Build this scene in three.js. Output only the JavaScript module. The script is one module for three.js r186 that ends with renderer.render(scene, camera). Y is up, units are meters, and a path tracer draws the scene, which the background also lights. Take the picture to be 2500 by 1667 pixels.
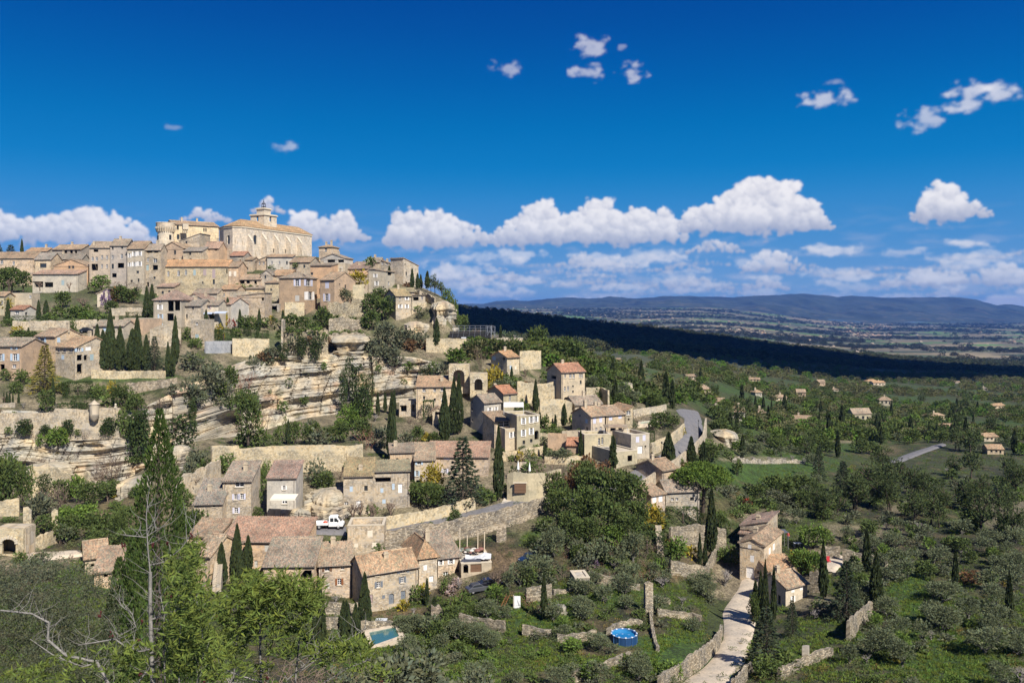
import * as THREE from 'three';
import { mergeGeometries } from 'three/addons/utils/BufferGeometryUtils.js';
import { ImprovedNoise } from 'three/addons/math/ImprovedNoise.js';

// ---------------------------------------------------------------- camera, sun, exposure
const F = 2080, HZ = 755, CX = 1250;              // focal length, level line and middle of a 2500 x 1667 picture
const EXPOSURE = 1.6;
const scene = new THREE.Scene();
const camera = new THREE.PerspectiveCamera(2 * Math.atan(833.5 / F) * 180 / Math.PI, 2500 / 1667, 0.5, 60000);
camera.setViewOffset(2500, 1667, 0, 833.5 - HZ, 2500, 1667);
camera.position.set(0, 0, 0);
camera.lookAt(0, 0, -1);
const SUN_AZ = 30 * Math.PI / 180, SUN_EL = 43 * Math.PI / 180;   // to the right of and behind the viewer
const sunDir = new THREE.Vector3(Math.sin(SUN_AZ) * Math.cos(SUN_EL), Math.sin(SUN_EL), Math.cos(SUN_AZ) * Math.cos(SUN_EL));
const sun = new THREE.DirectionalLight(new THREE.Color().setRGB(1.0, 0.94, 0.84), 4.4);
sun.position.copy(sunDir).multiplyScalar(600).add(new THREE.Vector3(0, 0, -200));
sun.target.position.set(0, 0, -200);
sun.castShadow = true; sun.shadow.radius = 1; sun.shadow.mapSize.set(4096, 4096);
Object.assign(sun.shadow.camera, { left: -420, right: 420, top: 420, bottom: -420, near: 1, far: 2500 });
scene.add(sun, sun.target);
scene.fog = new THREE.FogExp2(new THREE.Color().setRGB(0.10, 0.33, 1.0), 0.000037);
const renderer = new THREE.WebGLRenderer({ antialias: true });
renderer.toneMapping = THREE.LinearToneMapping;
renderer.toneMappingExposure = EXPOSURE;
renderer.outputColorSpace = THREE.SRGBColorSpace;
renderer.shadowMap.enabled = true;

// ---------------------------------------------------------------- small tools
let seed = 20240;
const rnd = () => { seed = (seed * 1664525 + 1013904223) >>> 0; return seed / 4294967296; };
const rr = (a, b) => a + (b - a) * rnd();
const pick = (a) => a[Math.floor(rnd() * a.length)];
const clamp = (x, a, b) => Math.min(b, Math.max(a, x)), lerp = (a, b, t) => a + (b - a) * t;
const sstep = (a, b, x) => { const t = clamp((x - a) / (b - a), 0, 1); return t * t * (3 - 2 * t); };
const IN = new ImprovedNoise();
const ns = (x, y = 0, z = 0) => IN.noise(x + 31.7, y + 11.3, z + 5.1);
function fbm(x, y, z = 0, o = 4) { let s = 0, a = 0.5, f = 1; for (let i = 0; i < o; i++) { s += a * ns(x * f, y * f, z + i * 7.7); a *= 0.5; f *= 2.03; } return s; }
const hash = (i, j = 0, k = 0) => { let h = (i * 374761393 + j * 668265263 + k * 2147483647) | 0; h = Math.imul(h ^ (h >>> 13), 1274126177); h ^= h >>> 16; return (h >>> 0) / 4294967296; };
const lin = (c) => { c /= 255; return c <= 0.04045 ? c / 12.92 : Math.pow((c + 0.055) / 1.055, 2.4); };
const V3 = (x, y, z) => new THREE.Vector3(x, y, z);
const P = (u, v, d) => V3((u - CX) / F * d, (HZ - v) / F * d, -d);    // where a line of sight is at a depth
const C = (r, g, b) => new THREE.Color().setRGB(r, g, b);

// ---------------------------------------------------------------- sky: clear deep blue with fair-weather cumulus
function makeSky() {
  const W = 4096, H = 2048, data = new Float32Array(W * H * 4);
  const stops = [[-90, 110, 150, 190], [-1, 136, 172, 212], [0.8, 130, 172, 216], [2.5, 106, 160, 216], [4.5, 82, 150, 212], [7, 54, 140, 207], [9.5, 14, 126, 197], [12, 2, 114, 187], [15, 0, 97, 175], [18, 0, 82, 163], [21, 0, 70, 152], [28, 2, 60, 138], [45, 6, 54, 126], [90, 8, 46, 112]];
  const grad = (el) => { let i = 0; while (i < stops.length - 2 && el > stops[i + 1][0]) i++; const a = stops[i], b = stops[i + 1], t = clamp((el - a[0]) / (b[0] - a[0]), 0, 1); return [1, 2, 3].map((k) => lin(lerp(a[k], b[k], t))); };
  const K = 180 / Math.PI;
  const el = (v) => Math.atan2(HZ - v, F) * K, az = (u) => Math.atan2(u - CX, F) * K;    // degrees; azimuth to the right of the view
  // cloud layers: nearest puff, its shade and how solid it is
  const depth = new Float32Array(W * H), shade = new Float32Array(W * H), alpha = new Float32Array(W * H);
  const px = (a) => ((a - 90) / 360 + 0.5) * W, py = (e) => (e / 180 + 0.5) * H;
  const L = V3(0.42, 0.78, 0.46).normalize();
  function puff(a, e, r, z, soft, base, dens) {
    const x0 = px(a), y0 = py(e), R = r / 360 * W, Ri = Math.ceil(R * 1.25);
    for (let y = Math.max(0, Math.floor(y0) - Ri); y <= y0 + Ri; y++) for (let x = Math.floor(x0) - Ri; x <= x0 + Ri; x++) {
      const q = fbm(x * 0.15, y * 0.17, 3, 5) * 0.95 + fbm(x * 0.045, y * 0.045, 9, 2) * 0.3;
      const dx = (x - x0) / R, dy = (y - y0) / R, rho = Math.sqrt(dx * dx + dy * dy) * (1 + q);
      if (rho > 1 || y < 0 || y >= H) continue;
      const nz = Math.sqrt(1 - rho * rho), i = y * W + ((x % W) + W) % W, zz = z + nz * r;
      const al = sstep(1, 1 - soft, rho) * dens;
      const lit = clamp(0.60 + 0.36 * (dx * L.x + dy * L.y + nz * L.z) - q * 0.5, 0, 1);
      const up = sstep(-0.1, 1.0, ((y - py(base)) / H * 180) / 1.5);
      const s = clamp(lit * (0.36 + 0.68 * up), 0, 1);
      if (zz > depth[i]) { const k = alpha[i] > 0 ? al : 1; shade[i] = lerp(shade[i], s, k); depth[i] = lerp(depth[i], zz, al); }
      alpha[i] = alpha[i] + (1 - alpha[i]) * al;
    }
  }
  function cumulus(u0, u1, vb, prof, big, dens = 1, soft = 0.38) {     // prof: [fraction along, height px] of the top
    const top = (t) => { let i = 0; while (i < prof.length - 2 && t > prof[i + 1][0]) i++; const a = prof[i], b = prof[i + 1]; return lerp(a[1], b[1], sstep(a[0], b[0], t)); };
    const n = Math.max(10, Math.round((u1 - u0) * big * 1.5));
    for (let k = 0; k < n; k++) {
      const t = k < 2 ? k : rnd(), hh = top(t), f = Math.pow(rnd(), 0.8), r = clamp(hh * rr(0.12, 0.4), 6, 46) * (1 - 0.4 * f);
      const uu = lerp(u0, u1, t), vv = vb - r * 0.55 - f * Math.max(0, hh - r * 1.3);
      puff(az(uu), el(vv), r / F * K, rnd() * 0.5, soft, el(vb + 4), dens);
    }
  }
  function wisp(u0, u1, v0, v1, dens) {            // a thin ragged cloud
    const x0 = px(az(u0)), x1 = px(az(u1)), y0 = py(el(v1)), y1 = py(el(v0)), s = hash(Math.round(u0), Math.round(v0)) * 50;
    for (let y = Math.floor(y0); y <= y1; y++) for (let x = Math.floor(x0); x <= x1; x++) {
      const e = 1 - Math.hypot((x - (x0 + x1) / 2) / ((x1 - x0) / 2), (y - (y0 + y1) / 2) / ((y1 - y0) / 2)), n = fbm(x * 0.1 + s, y * 0.16, s, 5), a = sstep(0.1, 0.85, e * 1.1 + n * 1.7) * dens * 0.85; if (a < 0.01) continue;
      const i = y * W + ((x % W) + W) % W; shade[i] = lerp(shade[i], clamp(0.72 + 0.25 * (y - y0) / (y1 - y0) + n * 0.5, 0, 1), alpha[i] > 0 ? a : 1); alpha[i] += (1 - alpha[i]) * a;
    }
  }
  const I = [[0, 12], [0.15, 60], [0.35, 80], [0.6, 55], [0.85, 45], [1, 8]];
  cumulus(-120, 392, 614, [[0, 56], [0.2, 72], [0.32, 50], [0.5, 66], [0.66, 84], [0.85, 64], [1, 14]], 0.3);
  cumulus(440, 560, 556, [[0, 8], [0.4, 38], [1, 12]], 0.3); cumulus(615, 690, 530, [[0, 8], [0.5, 42], [1, 8]], 0.3, 0.8);
  cumulus(695, 900, 592, [[0, 30], [0.2, 88], [0.4, 60], [0.7, 74], [1, 12]], 0.34, 0.95);
  cumulus(935, 1215, 604, [[0, 20], [0.12, 88], [0.45, 92], [0.7, 66], [1, 34]], 0.38);
  cumulus(1190, 1670, 598, [[0, 20], [0.1, 62], [0.28, 112], [0.4, 72], [0.55, 116], [0.72, 92], [0.9, 84], [1, 40]], 0.4);
  cumulus(1640, 2035, 574, [[0, 16], [0.12, 62], [0.3, 92], [0.52, 136], [0.7, 122], [0.85, 74], [1, 16]], 0.42);
  cumulus(2225, 2420, 562, [[0, 24], [0.3, 92], [0.55, 78], [0.75, 40], [1, 18]], 0.36);
  for (const [u0, u1, v0, v1, d] of [[2190, 2330, 306, 372, 0.6], [2290, 2430, 258, 340, 0.72], [2390, 2520, 268, 330, 0.75], [1945, 2095, 248, 302, 0.68], [1390, 1490, 84, 150, 0.6], [1385, 1478, 156, 204, 0.58], [1500, 1590, 152, 210, 0.62], [1190, 1285, 146, 200, 0.5], [655, 745, 356, 390, 0.48], [2010, 2070, 230, 248, 0.3], [390, 450, 336, 352, 0.25], [1505, 1530, 112, 130, 0.3]]) wisp(u0, u1, v0, v1, d);
  cumulus(1675, 1815, 624, [[0, 10], [0.4, 36], [0.8, 26], [1, 8]], 0.3, 0.8); cumulus(1805, 1965, 668, [[0, 14], [0.4, 54], [0.8, 44], [1, 8]], 0.34, 0.9);
  cumulus(1355, 1520, 654, [[0, 10], [0.4, 40], [0.7, 24], [1, 8]], 0.28, 0.6); cumulus(1180, 1300, 690, [[0, 10], [0.5, 34], [1, 8]], 0.26, 0.6);
  cumulus(1560, 1790, 710, [[0, 8], [0.3, 26], [0.6, 34], [1, 8]], 0.3, 0.65); cumulus(2150, 2520, 706, [[0, 14], [0.3, 40], [0.6, 30], [0.85, 50], [1, 20]], 0.32, 0.8);
  cumulus(1035, 1190, 700, [[0, 20], [0.3, 66], [0.6, 34], [1, 8]], 0.26, 0.55); cumulus(1600, 1720, 664, [[0, 6], [0.5, 24], [1, 6]], 0.24, 0.5);
  cumulus(2010, 2160, 684, [[0, 8], [0.5, 26], [1, 8]], 0.24, 0.45); cumulus(1815, 1925, 712, [[0, 8], [0.5, 36], [1, 8]], 0.28, 0.75);
  for (let k = 0; k < 46; k++) {                               // low broken bank near the horizon, and the same kind of sky all round
    const u = 1040 + rnd() * 1500, vv = rr(640, 735); cumulus(u, u + rr(50, 190), vv, [[0, 5], [rr(0.3, 0.7), rr(10, 26)], [1, 5]], 0.22, rr(0.25, 0.6), 0.8);
  }
  for (let k = 0; k < 70; k++) { const u = rr(1010, 2480), vv = rr(600, 728), w = rr(70, 240), h = rr(12, 32) * (0.5 + w / 240); wisp(u, u + w, vv, vv + h, rr(0.45, 0.9)); }
  const saved = seed;
  for (let k = 0; k < 110; k++) {
    const a = 36 + rnd() * 288, e = rnd() < 0.6 ? rr(1, 9) : rr(9, 26), w = rr(2, 11) * (e < 12 ? 1 : 0.5), n = Math.round(w * 7);
    for (let j = 0; j < n; j++) { const t = rnd(), h = Math.sin(t * Math.PI) * w * 0.28 + 0.3, f = rnd(); puff(a + (t - 0.5) * w, e + f * h, h * rr(0.25, 0.5), rnd() * 0.5, 0.45, e - 0.2, e < 10 ? 1 : 0.6); }
  }
  seed = saved;
  for (let y = 0; y < H; y++) {
    const e = (y + 0.5) / H * 180 - 90, g = grad(e);
    for (let x = 0; x < W; x++) {
      const i = y * W + x; let r = g[0], gg = g[1], b = g[2], a = alpha[i];
      if (e > -1 && e < 7) { const a0 = ((x + 0.5) / W - 0.5) * 360 + 90, q = sstep(0.05, 0.5, fbm(a0 * 0.35, e * 1.5, 2, 5) + 0.12) * sstep(7, 2, e) * 0.45; r = lerp(r, 0.52, q); gg = lerp(gg, 0.58, q); b = lerp(b, 0.76, q); }
      if (a > 0) {
        a = clamp(a, 0, 1) * 0.98; const s = shade[i], q = fbm(x * 0.3, y * 0.3, 1, 3) * 0.12, t = clamp(s + q, 0, 1);
        const R = lerp(0.31, 0.95, t), G = lerp(0.36, 0.93, t), B = lerp(0.54, 0.96, t), hz = sstep(9, 0, e) * 0.3;
        r = lerp(r, lerp(R, g[0], hz), a); gg = lerp(gg, lerp(G, g[1], hz), a); b = lerp(b, lerp(B, g[2], hz), a);
      }
      data[i * 4] = r / EXPOSURE; data[i * 4 + 1] = gg / EXPOSURE; data[i * 4 + 2] = b / EXPOSURE; data[i * 4 + 3] = 1;
    }
  }
  const t = new THREE.DataTexture(data, W, H, THREE.RGBAFormat, THREE.FloatType);
  t.mapping = THREE.EquirectangularReflectionMapping; t.magFilter = THREE.LinearFilter; t.minFilter = THREE.LinearFilter; t.needsUpdate = true;
  return t;
}
scene.background = makeSky();
scene.environment = scene.background;

// ---------------------------------------------------------------- textures (what surfaces are made of)
const pn = (x, y, p, s) => {                      // value noise that repeats every p cells
  const xi = Math.floor(x), yi = Math.floor(y), fx = x - xi, fy = y - yi, m = (a) => ((a % p) + p) % p, w = (t) => t * t * (3 - 2 * t);
  const a = hash(m(xi), m(yi), s), b = hash(m(xi + 1), m(yi), s), c = hash(m(xi), m(yi + 1), s), d = hash(m(xi + 1), m(yi + 1), s);
  return lerp(lerp(a, b, w(fx)), lerp(c, d, w(fx)), w(fy));
};
const pf = (x, y, p, s) => pn(x * p, y * p, p, s) * 0.5 + pn(x * p * 2, y * p * 2, p * 2, s + 1) * 0.25 + pn(x * p * 4, y * p * 4, p * 4, s + 2) * 0.15 + pn(x * p * 8, y * p * 8, p * 8, s + 3) * 0.1;
function texture(n, srgb, f) {
  const d = new Uint8Array(n * n * 4);
  for (let y = 0; y < n; y++) for (let x = 0; x < n; x++) { const c = f((x + 0.5) / n, (y + 0.5) / n), i = (y * n + x) * 4; d[i] = clamp(c[0], 0, 1) * 255; d[i + 1] = clamp(c[1], 0, 1) * 255; d[i + 2] = clamp(c[2], 0, 1) * 255; d[i + 3] = 255; }
  const t = new THREE.DataTexture(d, n, n); t.wrapS = t.wrapT = THREE.RepeatWrapping; t.magFilter = THREE.LinearFilter; t.minFilter = THREE.LinearMipmapLinearFilter; t.generateMipmaps = true;
  if (srgb) t.colorSpace = THREE.SRGBColorSpace; t.needsUpdate = true; return t;
}
function masonry(n, rows, perRow, sd, joint, spread, wob, warm, soft) {      // courses of stones with their own tones; returns colour and relief
  const edges = [0]; for (let i = 0; i < rows; i++) edges.push(edges[i] + 0.6 + hash(i, sd) * 0.8); const tot = edges[rows]; for (let i = 0; i <= rows; i++) edges[i] /= tot;
  const cuts = []; for (let i = 0; i < rows; i++) { const c = [0]; for (let j = 0; j < perRow; j++) c.push(c[j] + 0.45 + hash(i, j, sd + 3) * 1.1); const t = c[perRow]; cuts.push(c.map((x) => x / t)); }
  const at = (u, v) => {
    const q = (pn(u * 40, v * 40, 40, sd) - 0.5) * wob, q2 = (pn(u * 40 + 9, v * 40 + 5, 40, sd + 8) - 0.5) * wob; u = (u + q + 1) % 1; v = (v + q2 + 1) % 1;
    let i = 0; while (i < rows - 1 && v > edges[i + 1]) i++; const c = cuts[i], us = (u + hash(i, sd + 5)) % 1; let j = 0; while (j < perRow - 1 && us > c[j + 1]) j++;
    const e = Math.min((v - edges[i]) , (edges[i + 1] - v), (us - c[j]), (c[j + 1] - us)); return [i, j, e];
  };
  const col = (u, v) => { const [i, j, e] = at(u, v), h = hash(i, j, sd + 11), h2 = hash(i, j, sd + 12), g = pf(u, v, 16, sd + 20), big = pf(u, v, 3, sd + 40); const m = sstep(0, joint, e); let t = 0.87 + (h - 0.5) * spread + (g - 0.5) * 0.22 + (big - 0.5) * 0.46; t = lerp(soft ? 0.9 : t * 0.74, t, m); if (soft) { const pt = sstep(0.55, 0.62, pf(u, v, 4, sd + 60)), st = sstep(0.62, 0.8, pn(u * 36, v * 5, 36, sd + 70)) * sstep(0.4, 0.7, big); t = lerp(t, 0.95 + (g - 0.5) * 0.12, pt * 0.75) - st * 0.16; } const w = (h2 - 0.5) * warm + (big - 0.5) * 0.16; return [t + w * 0.35, t - Math.abs(w) * 0.06, t - w * 0.6]; };
  const rel = (u, v) => { const [i, j, e] = at(u, v), h = hash(i, j, sd + 13), k = sstep(0, joint * 1.3, e) * (0.6 + 0.4 * h) + (pf(u, v, 32, sd + 9) - 0.5) * 0.35; return [k, k, k]; };
  return [texture(n, true, col), texture(n, false, rel)];
}
const [rubbleT, rubbleB] = masonry(1024, 38, 26, 1, 0.004, 0.26, 0.012, 0.12, true);     // 8 m
const [dryT, dryB] = masonry(1024, 46, 22, 2, 0.004, 0.42, 0.012, 0.1);            // 8 m
const [ashlarT, ashlarB] = masonry(512, 20, 10, 3, 0.003, 0.08, 0.002, 0.05, true);      // 8 m
const plasterT = texture(512, true, (u, v) => { const g = pf(u, v, 24, 5), b = pf(u, v, 3, 6), s = pf(u, v * 0.35, 10, 7), t = 0.84 + (g - 0.5) * 0.16 + (b - 0.5) * 0.32 - Math.max(0, s - 0.6) * 0.5; return [t, t - (b - 0.5) * 0.04, t - (b - 0.5) * 0.1]; });
const tileT = texture(1024, true, (u, v) => {                                          // 8 m: runs of clay tiles 0.2 m wide, 0.33 m showing
  const cx = Math.floor(u * 40), cy = Math.floor(v * 24 + hash(cx, 3) * 0.6), h = hash(cx, cy, 1), h2 = hash(cx, cy, 2), g = pf(u, v, 32, 3), b = pf(u, v, 4, 4), li = pf(u, v, 12, 9);
  let r = 0.82 + (h - 0.5) * 0.30, gg = 0.82 + (h - 0.5) * 0.25 + (h2 - 0.5) * 0.09, bb = 0.82 + (h - 0.5) * 0.22 + (h2 - 0.5) * 0.13; const k = 0.82 + g * 0.25 + (b - 0.5) * 0.4; r *= k; gg *= k; bb *= k;
  const l = sstep(0.55, 0.75, li) * 0.42; r = lerp(r, 0.68, l); gg = lerp(gg, 0.78, l); bb = lerp(bb, 0.78, l); const row = ((v * 24 + hash(cx, 3) * 0.6) % 1) < 0.13 ? 0.72 : 1; return [r * row, gg * row, bb * row];
});
const rockT = texture(1024, true, (u, v) => { const w = (pf(u, v, 6, 31) - 0.5) * 0.05, s = pn((u) * 6, (v + w) * 64, 64, 32) * 0.5 + pn(u * 12, (v + w) * 128, 128, 33) * 0.5, g = pf(u, v, 24, 34), b = pf(u, v, 4, 35); const t = 0.84 + (s - 0.5) * 0.2 + (g - 0.5) * 0.3 + (b - 0.5) * 0.22; return [t + (b - 0.5) * 0.12, t, t - (b - 0.5) * 0.2]; });
const rockB = texture(1024, false, (u, v) => { const w = (pf(u, v, 6, 31) - 0.5) * 0.05, s = pn(u * 6, (v + w) * 64, 64, 32) * 0.6 + pn(u * 16, (v + w) * 128, 128, 33) * 0.4, g = pf(u, v, 32, 34), t = s * 0.7 + g * 0.4; return [t, t, t]; });
const soilT = texture(1024, true, (u, v) => { const g = pf(u, v, 48, 41), b = pf(u, v, 8, 42), s = hash(Math.floor(u * 400), Math.floor(v * 400), 4), t = 0.74 + (g - 0.5) * 0.7 + (b - 0.5) * 0.4 + (s > 0.97 ? 0.25 : 0); return [t, t, t * 0.98]; });
const soilB = texture(512, false, (u, v) => { const g = pf(u, v, 40, 43), t = g; return [t, t, t]; });
const rep = (t, m) => { const c = t.clone(); c.repeat.set(1 / m, 1 / m); c.needsUpdate = true; return c; };
const rub8 = rep(rubbleT, 8), rub8b = rep(rubbleB, 8), dry8 = rep(dryT, 8), dry8b = rep(dryB, 8), ash8 = rep(ashlarT, 8), ash8b = rep(ashlarB, 8), pla6 = rep(plasterT, 6), til8 = rep(tileT, 8), roc9 = rep(rockT, 13), roc9b = rep(rockB, 13), soi = rep(soilT, 14), soib = rep(soilB, 9);
const matCache = {};
const M = (key, f) => matCache[key] ??= Object.assign(f(), { name: key });
const std = (o) => new THREE.MeshStandardMaterial({ roughness: 0.9, metalness: 0, ...o });
const rubble = (r, g, b) => M(`rubble ${r} ${g} ${b}`, () => std({ map: rub8, bumpMap: rub8b, bumpScale: 0.03, color: C(r, g, b), roughness: 0.95 }));
const dryStone = (r, g, b) => M(`drystone ${r} ${g} ${b}`, () => std({ map: dry8, bumpMap: dry8b, bumpScale: 0.09, color: C(r, g, b), roughness: 0.97 }));
const ashlar = (r, g, b) => M(`ashlar ${r} ${g} ${b}`, () => std({ map: ash8, bumpMap: ash8b, bumpScale: 0.02, color: C(r, g, b), roughness: 0.92 }));
const plaster = (r, g, b) => M(`render ${r} ${g} ${b}`, () => std({ map: pla6, color: C(r, g, b), roughness: 0.94 }));
const tiles = (r, g, b) => M(`tiles ${r} ${g} ${b}`, () => std({ map: til8, color: C(r, g, b), roughness: 0.88 }));
const paint = (r, g, b, rough = 0.6, metal = 0) => M(`paint ${r} ${g} ${b} ${rough} ${metal}`, () => std({ color: C(r, g, b), roughness: rough, metalness: metal }));
const glassM = M('window glass', () => new THREE.MeshPhysicalMaterial({ color: C(0.03, 0.035, 0.04), roughness: 0.12, metalness: 0 }));
// wall stone tints
const WM = {
  s: () => rubble(0.66, 0.54, 0.385), t: () => rubble(0.60, 0.50, 0.37), y: () => rubble(0.70, 0.57, 0.37), g: () => rubble(0.55, 0.475, 0.37), k: () => rubble(0.69, 0.53, 0.37),
  o: () => plaster(0.74, 0.52, 0.335), p: () => plaster(0.74, 0.52, 0.34), c: () => plaster(0.70, 0.59, 0.43), w: () => plaster(0.74, 0.655, 0.53), e: () => plaster(0.66, 0.55, 0.40), m: () => plaster(0.60, 0.50, 0.40), a: () => ashlar(0.76, 0.65, 0.50), h: () => ashlar(0.70, 0.58, 0.40), v: () => plaster(0.70, 0.60, 0.40),
};
const RM = { a: () => tiles(0.56, 0.395, 0.26), b: () => tiles(0.50, 0.39, 0.285), r: () => tiles(0.58, 0.30, 0.19), o: () => tiles(0.62, 0.40, 0.235), y: () => tiles(0.48, 0.40, 0.24), g: () => tiles(0.44, 0.37, 0.295), p: () => tiles(0.53, 0.365, 0.28) };
const SH = { w: () => paint(0.78, 0.76, 0.74), b: () => paint(0.42, 0.52, 0.62), l: () => paint(0.56, 0.56, 0.66), g: () => paint(0.16, 0.18, 0.21), n: () => paint(0.23, 0.09, 0.035), d: () => paint(0.15, 0.085, 0.05), s: () => paint(0.48, 0.46, 0.42), m: () => paint(0.36, 0.28, 0.28), c: () => paint(0.72, 0.64, 0.52), t: () => paint(0.30, 0.38, 0.40) };
const trim = paint(0.56, 0.49, 0.38, 0.85);

// ---------------------------------------------------------------- naming
const used = {};
function numbered(n) { const k = (used[n] = (used[n] ?? -1) + 1); return k ? `${n}_${String(k).padStart(3, '0')}` : n; }
function thing(o, name, label, category, group, kind) {
  o.name = numbered(name); o.userData = {}; if (label) o.userData.label = label; if (category) o.userData.category = category; if (group) o.userData.group = group; if (kind) o.userData.kind = kind;
  scene.add(o); return o;
}
const mesh = (g, m) => { const o = new THREE.Mesh(g, m); o.castShadow = o.receiveShadow = true; return o; };
function part(parent, name, g, m, label) { const o = mesh(g, m); o.name = name; if (label) o.userData.label = label; parent.add(o); return o; }
const structure = (g, m, name) => thing(mesh(g, m), name, null, null, null, 'structure');
function box(w, h, d, x = 0, y = 0, z = 0) { const g = new THREE.BoxGeometry(w, h, d); g.translate(x, y, z); return g; }
function merge(list) { const l = list.map((g) => { const h = g.index ? g.toNonIndexed() : g; for (const k of Object.keys(h.attributes)) if (!['position', 'normal', 'uv'].includes(k)) h.deleteAttribute(k); return h; }); return l.length === 1 ? l[0] : mergeGeometries(l); }
function geo(pos, uv, idx, col) { const g = new THREE.BufferGeometry(); g.setAttribute('position', new THREE.Float32BufferAttribute(pos, 3)); if (uv) g.setAttribute('uv', new THREE.Float32BufferAttribute(uv, 2)); if (col) g.setAttribute('color', new THREE.Float32BufferAttribute(col, 3)); if (idx) g.setIndex(idx); g.computeVertexNormals(); return g; }
function rod(a, b, r0, r1 = r0, n = 5) {            // tapered bar between two points
  const d = b.clone().sub(a), L = d.length(), g = new THREE.CylinderGeometry(r1, r0, L, n, 1); g.translate(0, L / 2, 0); g.applyQuaternion(new THREE.Quaternion().setFromUnitVectors(V3(0, 1, 0), d.normalize())); g.translate(a.x, a.y, a.z); return g;
}

// ---------------------------------------------------------------- terrain: lines of sight at which the ground lies, row by row away from the viewer
const near = {
  0: [[1667, 88], [1540, 104], [1440, 118], [1350, 135], [1280, 150], [1235, 165], [1190, 189], [1000, 198], [920, 218], [800, 250], [708, 330], [690, 345], [655, 370]],
  150: [[1667, 90], [1545, 106], [1440, 120], [1360, 136], [1290, 150], [1240, 164], [1195, 189], [1005, 199], [925, 218], [805, 250], [708, 327], [690, 342], [655, 370]],
  300: [[1667, 92], [1550, 108], [1450, 124], [1360, 138], [1280, 154], [1215, 168], [1170, 191], [1010, 200], [915, 224], [800, 252], [704, 327], [690, 340], [650, 370]],
  450: [[1667, 96], [1550, 114], [1440, 134], [1310, 155], [1200, 172], [1130, 184], [1085, 205], [945, 214], [870, 236], [800, 262], [718, 341], [694, 353], [640, 386]],
  600: [[1667, 98], [1550, 118], [1430, 140], [1300, 162], [1160, 190], [1095, 206], [1060, 236], [880, 250], [830, 268], [790, 282], [735, 315], [660, 360], [626, 395]],
  750: [[1667, 100], [1560, 120], [1450, 143], [1300, 165], [1160, 192], [1090, 212], [1020, 250], [855, 264], [810, 285], [775, 305], [725, 335], [650, 365], [625, 400]],
  900: [[1667, 102], [1565, 124], [1480, 142], [1310, 164], [1180, 188], [1090, 214], [1000, 255], [870, 268], [820, 288], [770, 305], [720, 330], [675, 355], [650, 390]],
  1000: [[1667, 103], [1570, 124], [1490, 140], [1300, 166], [1200, 184], [1090, 216], [975, 258], [870, 270], [830, 285], [790, 298], [750, 308], [705, 330], [690, 360]],
  1075: [[1667, 103], [1570, 123], [1480, 140], [1300, 166], [1200, 184], [1100, 212], [965, 254], [890, 265], [850, 280], [832, 288], [745, 302], [728, 312], [722, 335]],
  1100: [[1667, 103], [1570, 123], [1480, 140], [1305, 165], [1205, 183], [1105, 210], [968, 251], [900, 261], [858, 277], [832, 288], [765, 302], [752, 312], [748, 335]],
  1120: [[1667, 104], [1570, 122], [1475, 140], [1315, 163], [1215, 181], [1115, 207], [1025, 232], [915, 258], [868, 273], [832, 288], [822, 296], [816, 306], [812, 326]],
  1150: [[1667, 104], [1570, 122], [1470, 140], [1330, 160], [1235, 176], [1130, 202], [1040, 226], [935, 252], [880, 268], [834, 286], [820, 295], [815, 305], [812, 325]],
  1250: [[1667, 104], [1570, 121], [1460, 139], [1350, 155], [1220, 178], [1140, 198], [1060, 218], [970, 240], [910, 258], [860, 276], [835, 290], [828, 305], [826, 330]],
  1350: [[1667, 105], [1570, 120], [1460, 139], [1350, 156], [1210, 180], [1150, 194], [1080, 212], [1010, 234], [950, 250], [905, 266], [880, 285], [868, 310], [862, 345]],
  1450: [[1667, 105], [1570, 120], [1460, 140], [1340, 160], [1180, 184], [1130, 197], [1085, 210], [1030, 228], [985, 242], [940, 260], [905, 290], [890, 330], [875, 400]],
  1550: [[1667, 106], [1570, 121], [1460, 142], [1350, 160], [1190, 182], [1140, 193], [1090, 208], [1050, 222], [1010, 238], [970, 262], [930, 320], [905, 390], [885, 520]],
  1650: [[1667, 108], [1570, 124], [1470, 144], [1380, 160], [1220, 184], [1150, 196], [1090, 212], [1050, 226], [1020, 240], [985, 275], [945, 340], [915, 440], [890, 620]],
  1720: [[1667, 110], [1570, 127], [1480, 146], [1400, 162], [1250, 186], [1180, 200], [1110, 220], [1070, 240], [1035, 262], [995, 310], [955, 380], [920, 500], [895, 700]],
  1800: [[1667, 108], [1570, 127], [1490, 147], [1410, 164], [1270, 190], [1200, 208], [1130, 232], [1085, 260], [1045, 300], [1005, 360], [965, 440], [930, 580], [900, 820]],
  1900: [[1667, 106], [1570, 124], [1480, 146], [1400, 164], [1285, 188], [1210, 212], [1140, 245], [1090, 285], [1050, 335], [1010, 410], [970, 520], [935, 700], [905, 980]],
  2000: [[1667, 104], [1570, 121], [1470, 143], [1380, 163], [1280, 190], [1205, 220], [1140, 258], [1090, 305], [1050, 360], [1012, 440], [975, 570], [940, 780], [910, 1080]],
  2200: [[1667, 101], [1560, 119], [1450, 142], [1350, 167], [1260, 200], [1190, 238], [1135, 280], [1090, 330], [1052, 395], [1018, 485], [982, 640], [948, 880], [918, 1220]],
  2500: [[1667, 98], [1560, 115], [1450, 138], [1350, 164], [1260, 198], [1190, 238], [1135, 280], [1090, 330], [1055, 395], [1022, 485], [988, 640], [955, 880], [925, 1220]],
};
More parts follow.
